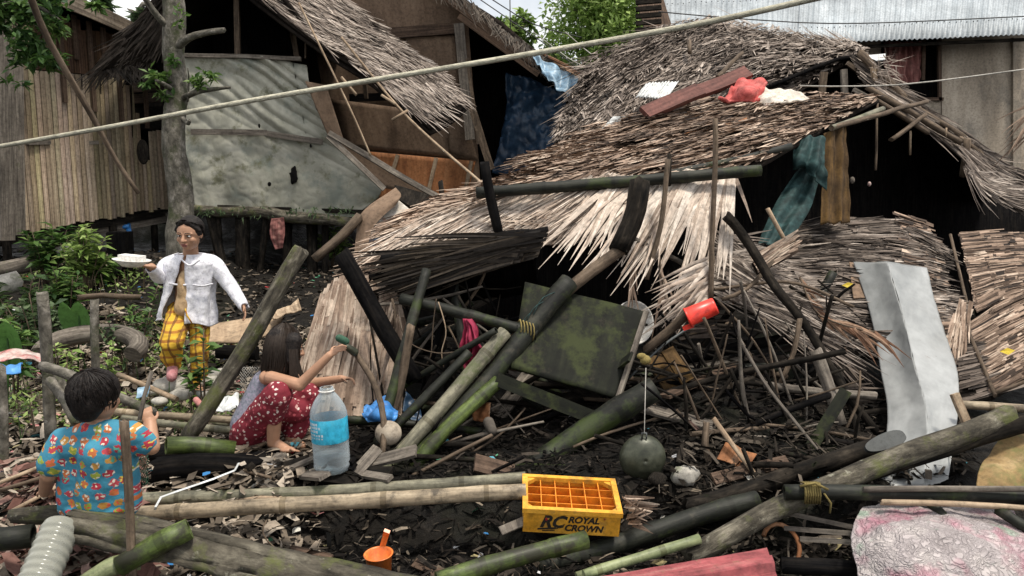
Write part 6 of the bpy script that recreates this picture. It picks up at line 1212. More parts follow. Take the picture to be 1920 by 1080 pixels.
litter('leaf_litter', 3600, lambda r: (lambda y: (r.uniform(-.70, .0) * y, y))(r.uniform(6.5, 11.5)), 82, LIT[:4], .09, .04, .05)
litter('debris', 7500, lambda r: (lambda y: (r.uniform(-.30, .62) * y, y))(r.uniform(3.0, 5.6)), 83, [(.004, .004, .004), (.008, .007, .006), (.012, .010, .009), (.025, .021, .018), (.07, .058, .047)], .085, .05, .008, thin=.5)  # near-black tones paint the wreck's shade into the debris
litter('debris', 1200, lambda r: (lambda y: (r.uniform(.2, .62) * y, y))(r.uniform(3.1, 4.6)), 84, [(.008, .007, .006), (.03, .025, .02), (.12, .10, .08)], .15, .10, .006, thin=.4)
litter('debris', 1100, lambda r: (lambda y: (r.uniform(-.34, .60) * y, y))(r.uniform(2.9, 4.0)), 86, [(.01, .008, .007), (.035, .028, .022), (.10, .08, .06), (.26, .215, .165)], .09, .05, .03, thin=.6)
litter('bark_scraps', 700, lambda r: (lambda y: (r.uniform(-.70, -.50) * y, y))(r.uniform(3.0, 4.2)), 85, [(.10, .05, .04), (.22, .12, .10), (.36, .25, .21)], .13, .08, .02)
def small_shoots():
    rr = random.Random(31); mb = MB()
    for _ in range(420):
        y = rr.uniform(4.6, 8.2); x = rr.uniform(-.70, -.40) * y; z = gz(x, y); h_ = rr.uniform(.06, .26); t = rr.choice([(.10, .075, .05), (.16, .13, .09), (.05, .08, .03)]); a = Vector((x, y, z)); b = a + Vector((rr.gauss(0, .02), rr.gauss(0, .02), h_)); s_ = Vector((.005, 0, 0)); k = len(mb.v); mb.v += [a - s_, a + s_, b + s_ * .6, b - s_ * .6]; mb.face((k, k + 1, k + 2, k + 3), None, t)
    tag(mb.build('mangrove_shoots', 'litter', origin=(0, 0, 0)), None, None, kind='stuff')
    mb = MB()
    for _ in range(5200):
        y = rr.uniform(4.8, 9); x = rr.uniform(-.72, -.36) * y
        if noise.noise((x * .9, y * .9, 4)) < -.02: continue
        c = Vector((x, y, gz(x, y) + rr.uniform(.01, .10))); an = rr.uniform(0, 6.28); d = Vector((math.cos(an), math.sin(an), rr.uniform(-.1, .8))).normalized(); sd = d.cross(Vector((0, .2, 1))).normalized(); l = rr.uniform(.03, .10); k = len(mb.v); mb.v += [c, c + d * l * .5 + sd * l * .2, c + d * l, c + d * l * .5 - sd * l * .2]; mb.face((k, k + 1, k + 2, k + 3), None, pick(LIME, rr.random()))
    tag(mb.build('ground_weeds', 'leaf', origin=(0, 0, 0)), None, None, kind='stuff')
small_shoots()
# counted broken sticks in the tangle
def tangle():
    rr = random.Random(78)
    for i in range(110):
        if i < 75: px, py = rr.uniform(1190, 1610), rr.uniform(560, 905)
        else: px, py = rr.uniform(700, 940), rr.uniform(500, 890)
        Y = 5.5 - (py - 500) / 400 * 1.2 + rr.uniform(0, .4); a = P(px, py, Y); an = rr.choice([rr.gauss(.8, .35), rr.gauss(-.9, .3), rr.gauss(1.5, .25), rr.gauss(0, .2)]); l = rr.uniform(.25, .8); d = Vector((math.cos(an), rr.gauss(0, .3), math.sin(an))) * l / 2; a.z = max(a.z, gz(a.x, a.y) + abs(d.z) * .8)
        mb = MB(); r_ = rr.uniform(.005, .014); mb.tube([a - d, a + Vector((rr.gauss(0, .02), 0, rr.gauss(0, .02))), a + d], [r_, r_, r_ * .6], 6, rough=.15, wob=.02)
        tag(mb.build('broken_stick', rr.choice(['dark_wood', 'black_wood', 'dark_wood', 'dark_wood', 'brown_stick', 'grey_wood'])), 'dark broken stick lying in the tangle of the shaded wreck', 'stick', 'broken sticks in the wreck')
    rr = random.Random(77)
    for i in range(56):
        px = rr.uniform(700, 1640); py = rr.uniform(650, 1010); Y = 5.4 - (py - 650) / 360 * 1.5 + rr.uniform(-.1, .5); a = P(px, py, Y)
        if 960 < px < 1190 and py > 850: continue
        an = rr.choice([rr.gauss(.35, .3), rr.gauss(-.3, .4), rr.gauss(0, .15)]); l = rr.uniform(.25, .9); d = Vector((math.cos(an), rr.gauss(0, .35), math.sin(an) * .8)) * l / 2
        z = max(gz(a.x, a.y) + .03, a.z); a.z = z; mb = MB(); mb.tube([a - d, a + d * .1 + Vector((0, 0, .01)), a + d], [rr.uniform(.008, .024)] * 3, 7, rough=.15, wob=.02)
        o = mb.build('broken_stick', rr.choice(['dark_wood', 'black_wood', 'dark_wood', 'brown_stick' if py > 760 else 'dark_wood'])); tag(o, 'dark broken stick lying in the tangle of the shaded wreck', 'stick', 'broken sticks in the wreck')
    for i in range(72):
        px = rr.uniform(690, 1650); py = rr.uniform(560, 930)
        if 900 < px < 1290 and py < 780 or (930 < px < 1220 and py > 830) or px > 1560: continue
        Y = 6.6 - (py - 560) / 370 * 2.3 + rr.uniform(0, .5); an = rr.choice([rr.gauss(.75, .25), rr.gauss(-.8, .3), rr.gauss(.1, .2), rr.gauss(1.4, .2)]); l = rr.uniform(.5, 1.5); a = P(px, py, Y); d = Vector((math.cos(an), rr.gauss(0, .25), math.sin(an) * .8)) * l / 2
        if a.z - abs(d.z) < gz(a.x, a.y): a.z = gz(a.x, a.y) + abs(d.z)
        mb = MB(); bam = rr.random() < .35; mb.tube([a - d, a + Vector((0, 0, .01)), a + d], [rr.uniform(.016, .042)] * 3, 9, .35 if bam else 0, 0 if bam else .15, 2 if bam else 0, wob=0 if bam else .03)
        tag(mb.build('fallen_pole', 'bamboo_dark' if bam else rr.choice(['dark_wood', 'dark_wood', 'black_wood', 'grey_wood', 'brown_stick'])), 'dark fallen pole crossing the shaded hollow of the wreck', 'pole', 'fallen poles in the wreck')
    for i in range(26):
        px = rr.uniform(900, 1600); py = rr.uniform(640, 980)
        if 940 < px < 1230 and (py < 760 or py > 850): continue
        Y = 6.0 - (py - 640) / 340 * 2.1 + rr.uniform(0, .3); an = rr.uniform(-1.2, 1.2); l = rr.uniform(.25, .7); a = P(px, py, Y); d = Vector((math.cos(an), rr.gauss(0, .4), math.sin(an) * .6)) * l / 2; a.z = max(a.z, gz(a.x, a.y) + abs(d.z))
        mb = MB(); mb.plank(a - d, a + d, rr.uniform(.06, .16), .018, (rr.gauss(0, .4), -.6, .8), segs=5, warp=.02); tag(mb.build('broken_board', rr.choice(['dark_wood', 'board_green', 'grey_wood', 'plank_dark', 'dark_wood'])), 'dark broken board in the shaded hollow of the wreck', 'board', 'broken boards in the wreck')
    for i in range(40):
        px = rr.uniform(1200, 1600); py = rr.uniform(620, 900); Y = 5.9 - (py - 600) / 300 * 1.3 + rr.uniform(0, .3); a = P(px, py, Y); an = rr.uniform(-1.3, .3); d = Vector((math.cos(an), -.1, math.sin(an))); sd = Vector((-math.sin(an), rr.gauss(0, .4), math.cos(an))).normalized(); w_ = rr.uniform(.1, .22); l = rr.uniform(.25, .5)
        C = [[a, a + sd * w_], [a + d * l, a + d * l + sd * w_ * 1.1]]; mb, _ = thatch(C, 26, L=.3, Wd=.022, lift=.03, pal=[(.03, .024, .02), (.10, .08, .066), (.26, .21, .175)], yaw=.12, base=0, seed=300 + i, ragged=.3)
        tag(mb.build('thatch_scrap', 'thatch'), 'torn scrap of dark thatch caught in the wreck', 'thatch scrap', 'thatch scraps in the wreck')
    for i in range(16):
        px = rr.uniform(380, 960); py = rr.uniform(965, 1078)
        if 660 < px < 760 and py > 985: continue
        a = P(px, py, 3.6 - (py - 965) / 113 * .35); a.z = gz(a.x, a.y) + rr.uniform(.02, .06); an = rr.uniform(-.6, .8); l = rr.uniform(.12, .34); d = Vector((math.cos(an), math.sin(an), rr.gauss(0, .15))) * l / 2
        mb = MB(); mb.plank(a - d, a + d, rr.uniform(.02, .07), .012, (rr.gauss(0, .4), -.3, 1), segs=3, warp=.02); tag(mb.build('ditch_board', rr.choice(['dark_wood', 'grey_wood', 'moss_wood', 'plank_dark', 'dark_wood'])), 'broken wood piece lying in the dark ditch below the bamboo rails', 'wood piece', 'wood pieces in the ditch')
    for i in range(20):
        px = rr.uniform(430, 700); py = rr.uniform(858, 905); Y = lerp(4.2, 3.95, (py - 858) / 47); a = P(px, py, Y); an = rr.uniform(-1.2, 1.2); l = rr.uniform(.12, .3); d = Vector((math.cos(an), math.sin(an) * .8, rr.gauss(.1, .25))) * l
        mb = MB(); mb.plank(a, a + d, rr.uniform(.03, .08), .02, (rr.gauss(0, .3), -.5, 1), segs=3, warp=.02); tag(mb.build('wood_chunk', rr.choice(['dark_wood', 'black_wood', 'grey_wood'])), 'dark broken wood chunk under the squatting girl feet', 'wood chunk', 'wood chunks around the bottle')
    for i in range(46):
        y = rr.uniform(3.2, 6); x = rr.uniform(-.66, -.30) * y; a = Vector((x, y, gz(x, y) + .03)); an = rr.uniform(-.6, .9); l = rr.uniform(.2, .6); d = Vector((math.cos(an), math.sin(an), rr.gauss(.03, .06))) * l / 2
        mb = MB(); mb.tube([a - d, a + Vector((0, 0, .01)), a + d], rr.uniform(.006, .014), 6, rough=.1, wob=.02); tag(mb.build('ground_stick', rr.choice(['tan_stick', 'brown_stick', 'grey_wood', 'brown_stick'])), 'stick lying in the litter on the left side of the yard', 'stick', 'sticks in the yard litter')
tangle()
# the pale rope stretched across the whole view
mb = MB(); mb.tube(PL((-60, 285, 2.3), (200, 239, 2.15), (480, 187, 2.0), (960, 107, 1.8), (1300, 47, 1.7), (1560, -10, 1.62)), .0066, 10, step=.02); tag(mb.build('rope', 'rope_pale'), 'pale rope stretched across the whole view in front of everything', 'rope')

# ---------------------------------------------------------------- small things in the hollow
def vine(pts, r, m, label, name='vine'):
    mb = MB(); mb.tube(PL(*pts), r, 5, step=.03); tag(mb.build(name, m), label, 'vine')
vine([(745, 590, 4.95), (765, 640, 4.9), (820, 662, 4.9), (880, 655, 4.88)], .004, 'brown_stick', 'thin vine looping left of the crimson umbrella cloth')
vine([(818, 560, 4.98), (812, 610, 4.96), (808, 665, 4.95), (800, 682, 4.95)], .004, 'brown_stick', 'thin vine hanging straight below the tied level bamboo')
vine([(822, 566, 4.97), (836, 620, 4.95), (828, 660, 4.95), (832, 690, 4.95)], .004, 'tan_stick', 'crooked thin vine hanging beside the straight one')
vine([(500, 975, 3.5), (492, 995, 3.46), (502, 1015, 3.45), (520, 1030, 3.44)], .004, 'brown_stick', 'bent rootlet hanging under the tan bamboo rail')
mb = MB()
for i in range(5): mb.tube(PL((972 + i * 6, 603 + i * 2, 4.90), (976 + i * 6, 600 + i * 2, 4.86), (978 + i * 6, 618 + i * 2, 4.84), (974 + i * 6, 632 + i * 2, 4.88)), .005, 5, step=.03)
tag(mb.build('rope_tie', 'tie_rope'), 'dull rope lashing at the right end of the tied level bamboo', 'rope')
mb = MB()
for i in range(6): mb.tube(PL((1040 - i * 14, 548 + i * 14, 4.98), (1016 - i * 14, 560 + i * 16, 4.94), (1000 - i * 12, 590 + i * 10, 4.9)), .003, 4, step=.04)
tag(mb.build('torn_netting', 'cloth_teal'), 'torn teal netting strands round the slanting poles by the mouldy board', 'netting')
hang('rag', [[(890, 752, 4.75), (922, 760, 4.7)], [(886, 785, 4.65), (915, 792, 4.6)]], 'rust', 'dull red-brown rag behind the green slanting bamboo', 'rag', .04, 12)
mb = MB(); mb.cap(P(916, 792, 4.55), P(922, 806, 4.52), .035, .032); tag(mb.build('cup', 'grey_wood'), 'dirty grey cup behind the green slanting bamboo', 'cup')
for i, (x, y, Y, rr_, lb) in enumerate(((1285, 892, 4.0, 26, 'pale broken cement lump right of the hanging wok'), (1232, 898, 3.95, 18, 'small grey lump just below the hanging wok'), (1560, 880, 4.1, 16, 'small dark lump behind the dark brown log'))):
    mb = MB(); c = P(x, y, Y); q = rr_ * Y / FPX; mb.ell(c, (q, q, q * .7), n=16); mb.v = [c + (v - c) * (1 + .35 * noise.noise((v - c) * (2 / q) + Vector((i * 7, 1, 0)))) for v in mb.v]; tag(mb.build('cement_lump', 'stone' if i == 0 else 'dark_wood'), lb, 'lump')
hang('tin_piece', [[(1360, 832, 4.2), (1420, 850, 4.15)], [(1345, 858, 4.1), (1400, 880, 4.05)]], 'rust', 'curved rusty tin piece in the dark behind the dark brown log', 'tin', .03, 6)
hang('tin_piece', [[(935, 990, 3.55), (985, 968, 3.6)], [(942, 1004, 3.5), (988, 984, 3.55)]], 'grey_wood', 'small grey flat piece left of the yellow crate bottom', 'board', .004, 6, th=.012)
log('twig', [(1320, 795, 4.3), (1318, 850, 4.25), (1345, 905, 4.15)], 6, 'brown_stick', 'forked root-like stick between the wok and the pale lath', 'stick', rough=.3, wob=.03)
tpatch('small fan of broken leaf strips beside the crate right side', [[(1175, 930, 3.7), (1180, 985, 3.6)], [(1200, 935, 3.65), (1195, 985, 3.55)]], 24, 91, L=.16, Wd=.02, lift=.03, pal=THW, yaw=.3, bright=.1, base=0, vrange=(-.3, .4))

# ================================================================ people
REM = lambda v, it=3: [('REMESH', dict(mode='VOXEL', voxel_size=v, use_smooth_shade=True)), ('SMOOTH', dict(factor=.5, iterations=it))]
def hand(B, wrist, direc, normal, s=1.0, curl=.5, thumb=1, spread=.16):
    """palm, four fingers of unequal length with two bends, and a side thumb; s=1 is an adult hand"""
    d = Vector(direc).normalized(); n = Vector(normal); n = (n - d * n.dot(d)).normalized(); sd = d.cross(n).normalized() * thumb; w0 = Vector(wrist)
    M = Matrix((sd, d, n)).transposed().to_4x4(); B.ell(w0 + d * .045 * s, (.038 * s, .05 * s, .016 * s), M, 12); B.cap(w0 - d * .02 * s, w0 + d * .03 * s, .024 * s, .024 * s)
    for i, (o, L) in enumerate(((.028, .074), (.010, .082), (-.008, .076), (-.025, .06))):
        p = w0 + d * .085 * s + sd * o * s; dd = (d + sd * spread * (o / .03) * .5).normalized(); c = curl * (1 + .12 * i)
        for k, f in enumerate((.42, .32, .26)):
            ang = c * (.55 + .5 * k); d2 = (dd * math.cos(ang) + n * math.sin(ang)).normalized(); q = p + d2 * (L * f * s); B.cap(p, q, (.0092 - .0008 * k) * s, (.0086 - .0010 * k) * s, 8); p = q
    p = w0 + d * .025 * s + sd * .03 * s; d1 = (d * .6 + sd * .75 + n * .35 * curl).normalized(); q = p + d1 * .036 * s; B.cap(p, q, .0125 * s, .0105 * s, 8); d2 = (d * .9 + sd * .25 + n * (.3 + .5 * curl)).normalized(); B.cap(q, q + d2 * .03 * s, .0105 * s, .008 * s, 8)
def head(B, c, face, up, s):
    """skull, jaw, nose, brow, lips ridge, ears; s = head half height; returns the frame"""
    f = Vector(face).normalized(); u = Vector(up); u = (u - f * u.dot(f)).normalized(); r_ = f.cross(u).normalized(); M = Matrix((r_, f, u)).transposed().to_4x4(); at = lambda x, y, z: c + r_ * (x * s) + f * (y * s) + u * (z * s)
    B.ell(at(0, -.06, .18), (.72 * s, .84 * s, .80 * s), M, 20); B.ell(at(0, .16, -.32), (.60 * s, .62 * s, .62 * s), M, 18); B.ell(at(0, .42, -.74), (.30 * s, .28 * s, .22 * s), M, 14)
    B.cap(at(0, .74, .06), at(0, .92, -.26), .07 * s, .12 * s); B.ell(at(.10, .82, -.28), (.08 * s, .09 * s, .07 * s), M, 8); B.ell(at(-.10, .82, -.28), (.08 * s, .09 * s, .07 * s), M, 8)
    for sx in (-1, 1):
        B.cap(at(.12 * sx, .74, .14), at(.42 * sx, .62, .14), .08 * s, .07 * s); B.ell(at(.36 * sx, .52, -.26), (.2 * s, .2 * s, .2 * s), M, 10); B.ell(at(.70 * sx, -.02, -.05), (.07 * s, .14 * s, .22 * s), M, 12)
    B.ell(at(0, .74, -.50), (.22 * s, .10 * s, .06 * s), M, 10); B.ell(at(0, .72, -.60), (.19 * s, .10 * s, .07 * s), M, 10)
    return at, M
def face_bits(root_part, at, M, s):
    mb = MB(); mb.ell(at(0, .80, -.505), (.21 * s, .06 * s, .045 * s), M, 10); mb.ell(at(0, .775, -.59), (.18 * s, .06 * s, .05 * s), M, 10); mb.build('lips', 'lips', root_part)
    for sx in (-1, 1):
        mb = MB(); mb.ell(at(.27 * sx, .69, .0), (.13 * s, .06 * s, .055 * s), M, 10); e = mb.build('eye', 'eye_white', root_part); mb = MB(); mb.ell(at(.26 * sx, .735, -.01), (.06 * s, .03 * s, .055 * s), M, 8); mb.build('pupil', 'eye_dark', e)
        mb = MB(); mb.cap(at(.13 * sx, .78, .19), at(.40 * sx, .68, .20), .03 * s, .018 * s, 8); mb.cap(at(.15 * sx, .755, .06), at(.39 * sx, .68, .05), .02 * s, .014 * s, 6); mb.build('eyebrow', 'hair', root_part)
def strands(mb, roots, rr, wd=.006, seg=4):
    for pts in roots:
        k = len(mb.v); n = len(pts)
        for i, p in enumerate(pts):
            d = (pts[min(i + 1, n - 1)] - pts[max(i - 1, 0)]).normalized(); sd = d.cross(Vector((rr.gauss(0, .3), -1, rr.gauss(0, .3)))).normalized(); w_ = wd * (1 - .75 * i / (n - 1)); mb.v += [p - sd * w_, p + sd * w_]
        for i in range(n - 1): a = k + 2 * i; mb.face((a, a + 1, a + 3, a + 2), [(0, .05 * i), (.01, .05 * i), (.01, .05 * i + .05), (0, .05 * i + .05)], W1, True)

def walking_girl():
    Y = 5.5; root = empty('person', P(350, 745, 5.3), 'girl in white jacket and yellow plaid trousers walking over the stones', 'person')
    px = Y / FPX; B = MB(); hc = P(356, 438, 5.42); s = 34 * px * .90
    at, M = head(B, hc, (-.10, -1, -.16), (.03, -.12, 1), s)
    B.cap(P(357, 455, 5.47), P(358, 486, 5.5), .05, .055)
    B.cap(P(358, 500, 5.52), P(355, 575, 5.52), .10, .10); B.cap(P(328, 498, 5.52), P(388, 498, 5.52), .036, .036)
    B.cap(P(318, 502, 5.5), P(300, 520, 5.45), .026, .026); B.cap(P(300, 520, 5.45), P(284, 500, 5.25), .034, .026)
    B.cap(P(398, 502, 5.5), P(434, 536, 5.5), .026, .026); B.cap(P(434, 536, 5.5), P(455, 570, 5.42), .032, .024)
    hand(B, P(284, 500, 5.24), (-.85, -.30, .12), (.1, .15, 1), .74, .35, 1)
    hand(B, P(455, 571, 5.42), (.30, -.18, -1), (-.8, -.4, 0), .74, .45, -1)
    B.cap(P(335, 580, 5.5), P(324, 640, 5.28), .065, .05); B.cap(P(324, 640, 5.28), P(322, 692, 5.38), .048, .032)
    B.cap(P(376, 585, 5.5), P(373, 650, 5.45), .065, .05); B.cap(P(373, 650, 5.45), P(371, 722, 5.5), .048, .034)
    B.cap(P(323, 690, 5.36), P(323, 706, 5.24), .036, .03); B.cap(P(371, 722, 5.5), P(374, 738, 5.36), .038, .03)
    body = B.build('body', 'skin', root, mods=REM(.0045))
    face_bits(body, at, M, s)
    # hair: parted, drawn back
    H = MB(); H.ell(at(0, -.16, .26), (.80 * s, .86 * s, .84 * s), M, 18); H.ell(at(0, -.55, -.1), (.62 * s, .5 * s, .7 * s), M, 14)
    for sx in (-1, 1): H.cap(at(.18 * sx, .50, .80), at(.72 * sx, .20, .25), .17 * s, .13 * s); H.cap(at(.72 * sx, .20, .25), at(.72 * sx, .02, -.02), .12 * s, .07 * s)
    hr = H.build('hair', 'hair', root, mods=REM(.006, 2)); rr = random.Random(1); mb = MB(); L = []
    for i in range(130):
        a = rr.uniform(-1.3, 1.3); sx = 1 if a > 0 else -1; L.append([at(.05 * sx + rr.gauss(0, .03), .62, .93) + Vector((0, 0, .004)), at(.45 * sx * abs(a), .45 + rr.gauss(0, .05), .86 - .1 * abs(a)), at(.78 * sx, .10 - .2 * rr.random(), .40 + rr.gauss(0, .1)), at(.78 * sx, -.3, .0 + rr.gauss(0, .2))])
    strands(mb, L, rr, .0022); mb.build('strand', 'hair', hr)
    # jacket: one loose cloth shell open over the beige top, hem flaring, and wrinkled sleeves
    K = [(476, 358, 24, 24, -6, 4), (482, 358, 30, 26, -8, 4), (487, 358, 44, 30, -9, 3), (494, 358, 50, 32, -9, 2), (506, 358, 50, 32, -10, 2), (522, 357, 47, 33, -18, 4), (540, 355, 46, 34, -26, 7), (558, 353, 47, 36, -33, 10), (576, 351, 50, 38, -38, 13), (590, 350, 52, 40, -40, 13), (597, 350, 53, 40, -40, 13)]
    J = MB(); NA = 72; NV = 44
    for j in range(NV + 1):
        f = j / NV * (len(K) - 1); i = min(int(f), len(K) - 2); g = f - i; y, cx, rx, ry, l0, r0 = [lerp(K[i][q], K[i + 1][q], g) for q in range(6)]
        y += 3 * math.sin(j * .9) * 0; c = P(cx, y, 5.51)
        for k in range(NA + 1):
            an = math.radians(lerp(-90 + r0, 270 + l0, k / NA)); low = j / NV; fl = 1 + .075 * low * math.sin(an * 7 + 2 * noise.noise((an, j * .05, 3))) + .05 * noise.noise((math.cos(an) * 2.5, math.sin(an) * 2.5, j * .16)) + .03 * noise.noise((math.cos(an) * 6, math.sin(an) * 6, j * .35))
            dz = (-.045 * max(0, math.cos(an)) + .01 * math.sin(an * 5)) * max(0, low - .6) * 2.5
            J.v.append(c + Vector((math.cos(an) * rx * px * fl, math.sin(an) * ry * px * fl, dz)))
    for j in range(NV):
        for k in range(NA): q = j * (NA + 1) + k; J.face((q, q + 1, q + NA + 2, q + NA + 1), [(k * .01, j * .01), (k * .01 + .01, j * .01), (k * .01 + .01, j * .01 + .01), (k * .01, j * .01 + .01)], W1, True)
    jm = J.build('jacket', 'jacket', root, mods=[SOLID(.006)])
    for pts, rs in ((((330, 493, 5.52), (312, 500, 5.50), (303, 519, 5.46), (290, 510, 5.34), (283, 504, 5.27)), [.064, .060, .054, .042, .034]), (((386, 493, 5.52), (404, 500, 5.51), (432, 537, 5.50), (446, 558, 5.46), (456, 574, 5.42)), [.064, .060, .048, .042, .036])):
        mb = MB(); mb.tube(PL(*pts), rs, 18, rough=.20, step=.012, hollow=1); mb.build('sleeve', 'jacket', jm)
    S = MB(); S.ell(P(346, 545, 5.43), (.045, .075, .15), n=16); S.cap(P(350, 512, 5.42), P(343, 578, 5.41), .03, .062); S.build('shirt', 'beige_cloth', root, mods=REM(.007))
    for pts in (((318, 532, 5.39), (336, 534, 5.378), (350, 534, 5.372)), ((362, 534, 5.372), (380, 536, 5.385), (398, 532, 5.41)), ((340, 486, 5.37), (356, 498, 5.352), (374, 487, 5.37))):
        mb = MB(); mb.tube(PL(*pts), .007, 6, rough=.3, step=.02); mb.build('hem_trim', 'jacket', jm)
    T = MB(); T.cap(P(332, 582, 5.5), P(374, 582, 5.5), .072, .072); T.cap(P(336, 585, 5.5), P(322, 642, 5.28), .088, .080); T.cap(P(322, 642, 5.28), P(324, 676, 5.38), .078, .062); T.cap(P(318, 668, 5.32), P(326, 684, 5.36), .062, .05)
    T.cap(P(374, 600, 5.5), P(374, 655, 5.45), .076, .068); T.cap(P(374, 655, 5.45), P(371, 730, 5.48), .068, .056)
    tm = T.build('trousers', 'plaid', root, mods=REM(.007)); tex = bpy.data.textures.new('trouser_creases', 'CLOUDS'); tex.noise_scale = .07; md = tm.modifiers.new('creases', 'DISPLACE'); md.texture = tex; md.strength = .028; md.texture_coords = 'LOCAL'
    mb = MB(); mb.tube(PL((346, 575, 5.37), (352, 595, 5.355), (360, 606, 5.36)), .006, 6); mb.build('drawstring', 'plaid', tm)
    F = MB(); F.cap(P(324, 684, 5.37), P(322, 707, 5.24), .040, .036); F.build('shoe', 'pink_rubber', root, mods=REM(.006)); F = MB(); F.cap(P(371, 732, 5.46), P(374, 742, 5.34), .042, .038); F.build('shoe', 'dark_rubber', root, mods=REM(.006))
walking_girl()
def styro():
    c = P(247, 491, 5.08); mb = MB(); M = Matrix.Translation(c) @ Matrix.Rotation(.1, 4, 'Y'); mb.lathe([(.001, -.03), (.06, -.03), (.085, -.01), (.115, .012), (.12, .016), (.108, .016), (.08, -.004), (.055, -.022), (.001, -.022)], M, 28); ob = mb.build('bowl', 'white_plastic'); tag(ob, 'white plastic bowl with a box held out by the walking girl', 'bowl')
    mb = MB(); mb.box((-.07, -.05, .0), (.07, .05, .045), M=M); tag(mb.build('food_box', 'white_plastic', mods=[('BEVEL', dict(width=.006, segments=2))]), 'small white foam box resting in the held bowl', 'box')
styro()

def squatting_girl():
    root = empty('person', P(500, 850, 4.4), 'squatting girl with long dark hair and red flowered trousers', 'person'); B = MB(); hc = P(536, 648, 4.5); s = .118
    at, M = head(B, hc, (.85, .45, -.28), (.18, .1, 1), s)
    B.cap(P(528, 680, 4.5), P(518, 706, 4.52), .042, .046); B.cap(P(506, 722, 4.52), P(474, 795, 4.5), .085, .090); B.cap(P(500, 708, 4.42), P(530, 706, 4.64), .045, .042)
    # near arm raised, far arm forward
    B.cap(P(508, 708, 4.38), P(562, 722, 4.28), .040, .036); B.cap(P(562, 722, 4.28), P(618, 666, 4.28), .034, .023)
    B.cap(P(535, 704, 4.64), P(590, 718, 4.62), .038, .034); B.cap(P(590, 718, 4.62), P(640, 710, 4.55), .032, .023)
    hand(B, P(618, 666, 4.28), (.8, .1, .55), (.3, .6, -.5), .68, .55, 1); hand(B, P(640, 710, 4.55), (1, -.1, .05), (.1, -.3, -1), .68, .9, -1)
    B.cap(P(515, 770, 4.32), P(512, 828, 4.34), .048, .036); B.cap(P(512, 830, 4.36), P(534, 842, 4.3), .036, .030); B.ell(P(538, 843, 4.29), (.048, .035, .018), n=10)
    for k in range(4): B.cap(P(546 + k * 3.5, 842 + k * 1.2, 4.26 + k * .018), P(552 + k * 3.2, 845 + k * 1, 4.25 + k * .018), .010, .009, 8)
    B.cap(P(548, 790, 4.55), P(545, 826, 4.52), .042, .034); B.cap(P(545, 826, 4.52), P(566, 836, 4.46), .034, .026)
    body = B.build('body', 'skin', root, mods=REM(.0045)); face_bits(body, at, M, s)
    T = MB(); T.cap(P(462, 814, 4.46), P(474, 810, 4.56), .095, .092); T.cap(P(464, 812, 4.42), P(520, 740, 4.28), .095, .082); T.cap(P(520, 742, 4.28), P(515, 778, 4.31), .085, .062); T.cap(P(480, 810, 4.58), P(578, 742, 4.58), .092, .078); T.cap(P(578, 742, 4.58), P(552, 806, 4.56), .082, .075); T.cap(P(452, 818, 4.46), P(486, 820, 4.44), .07, .05); T.cap(P(500, 770, 4.45), P(560, 770, 4.50), .08, .07)
    tm = T.build('trousers', 'floral', root, mods=REM(.007)); tex = bpy.data.textures.new('floral_creases', 'CLOUDS'); tex.noise_scale = .08; md = tm.modifiers.new('creases', 'DISPLACE'); md.texture = tex; md.strength = .02; md.texture_coords = 'LOCAL'
    V = MB(); V.cap(P(500, 720, 4.51), P(464, 796, 4.48), .092, .102); V.cap(P(498, 712, 4.56), P(482, 750, 4.56), .06, .07); V.build('tank_top', 'tank_stripe', root, mods=REM(.007))
    for a, b in (((516, 700, 4.46), (496, 716, 4.44)), ((530, 696, 4.62), (512, 712, 4.64))):
        mb = MB(); mb.cap(P(*a), P(*b), .018, .02); mb.build('shoulder_strap', 'tank_stripe', root)
    H = MB(); H.ell(at(0, -.16, .24), (.82 * s, .88 * s, .85 * s), M, 20); rr = random.Random(5)
    H.cap(P(526, 640, 4.5), P(520, 678, 4.48), .082, .05); H.cap(P(550, 640, 4.44), P(545, 676, 4.40), .055, .026); H.cap(P(520, 640, 4.58), P(512, 678, 4.58), .065, .04)
    hr = H.build('hair', 'hair', root, mods=REM(.006, 2)); mb = MB(); L = []
    for i in range(1300):
        a = rr.uniform(0, 6.28); e = rr.uniform(.94, 1.10)
        if math.cos(a - .45) > .74: continue
        rx = .104 * e; part = Vector((.012, .006, 0)); pts = []
        for th in (6, 32, 60, 88): q = math.radians(th); pts.append(hc + part * math.cos(q) + Vector((math.cos(a) * math.sin(q) * rx - .014, math.sin(a) * math.sin(q) * rx * 1.02 - .004, math.cos(q) * s * 1.07 * e)))
        ln = rr.uniform(.9, 1.9); gx, gy = rr.gauss(0, .010), rr.gauss(0, .010)
        pts.append(hc + Vector((math.cos(a) * rx * .98 - .026 + gx * .5, math.sin(a) * rx * .98 + gy * .5, -s * ln * .55))); pts.append(hc + Vector((math.cos(a) * rx * .84 - .046 + gx, math.sin(a) * rx * .88 + gy, -s * ln * 1.05))); L.append(pts)
    for i in range(90):
        d = rr.uniform(-.03, .05); p = P(548, 655, 4.38) + Vector((d * .6, 0, 0)); L.append([p, p + Vector((.004 + d * .1, -.01, -.06)), p + Vector((.01 + d * .3, -.015, -.12)), p + Vector((.025 + d * .5 + rr.gauss(0, .01), -.02, -.15 - rr.random() * .06))])
    strands(mb, L, rr, .0042); mb.build('strand', 'hair_highlight', hr)
squatting_girl()
mb = MB(); mb.cap(P(636, 634, 4.26), P(648, 640, 4.28), .022, .022); o = mb.build('green_cap_bottle', 'net_green'); tag(o, 'small green packet held up by the squatting girl', 'packet'); o.data.materials[0] = MATS['plastic_green'] if 'plastic_green' in MATS else MATS['net_green']

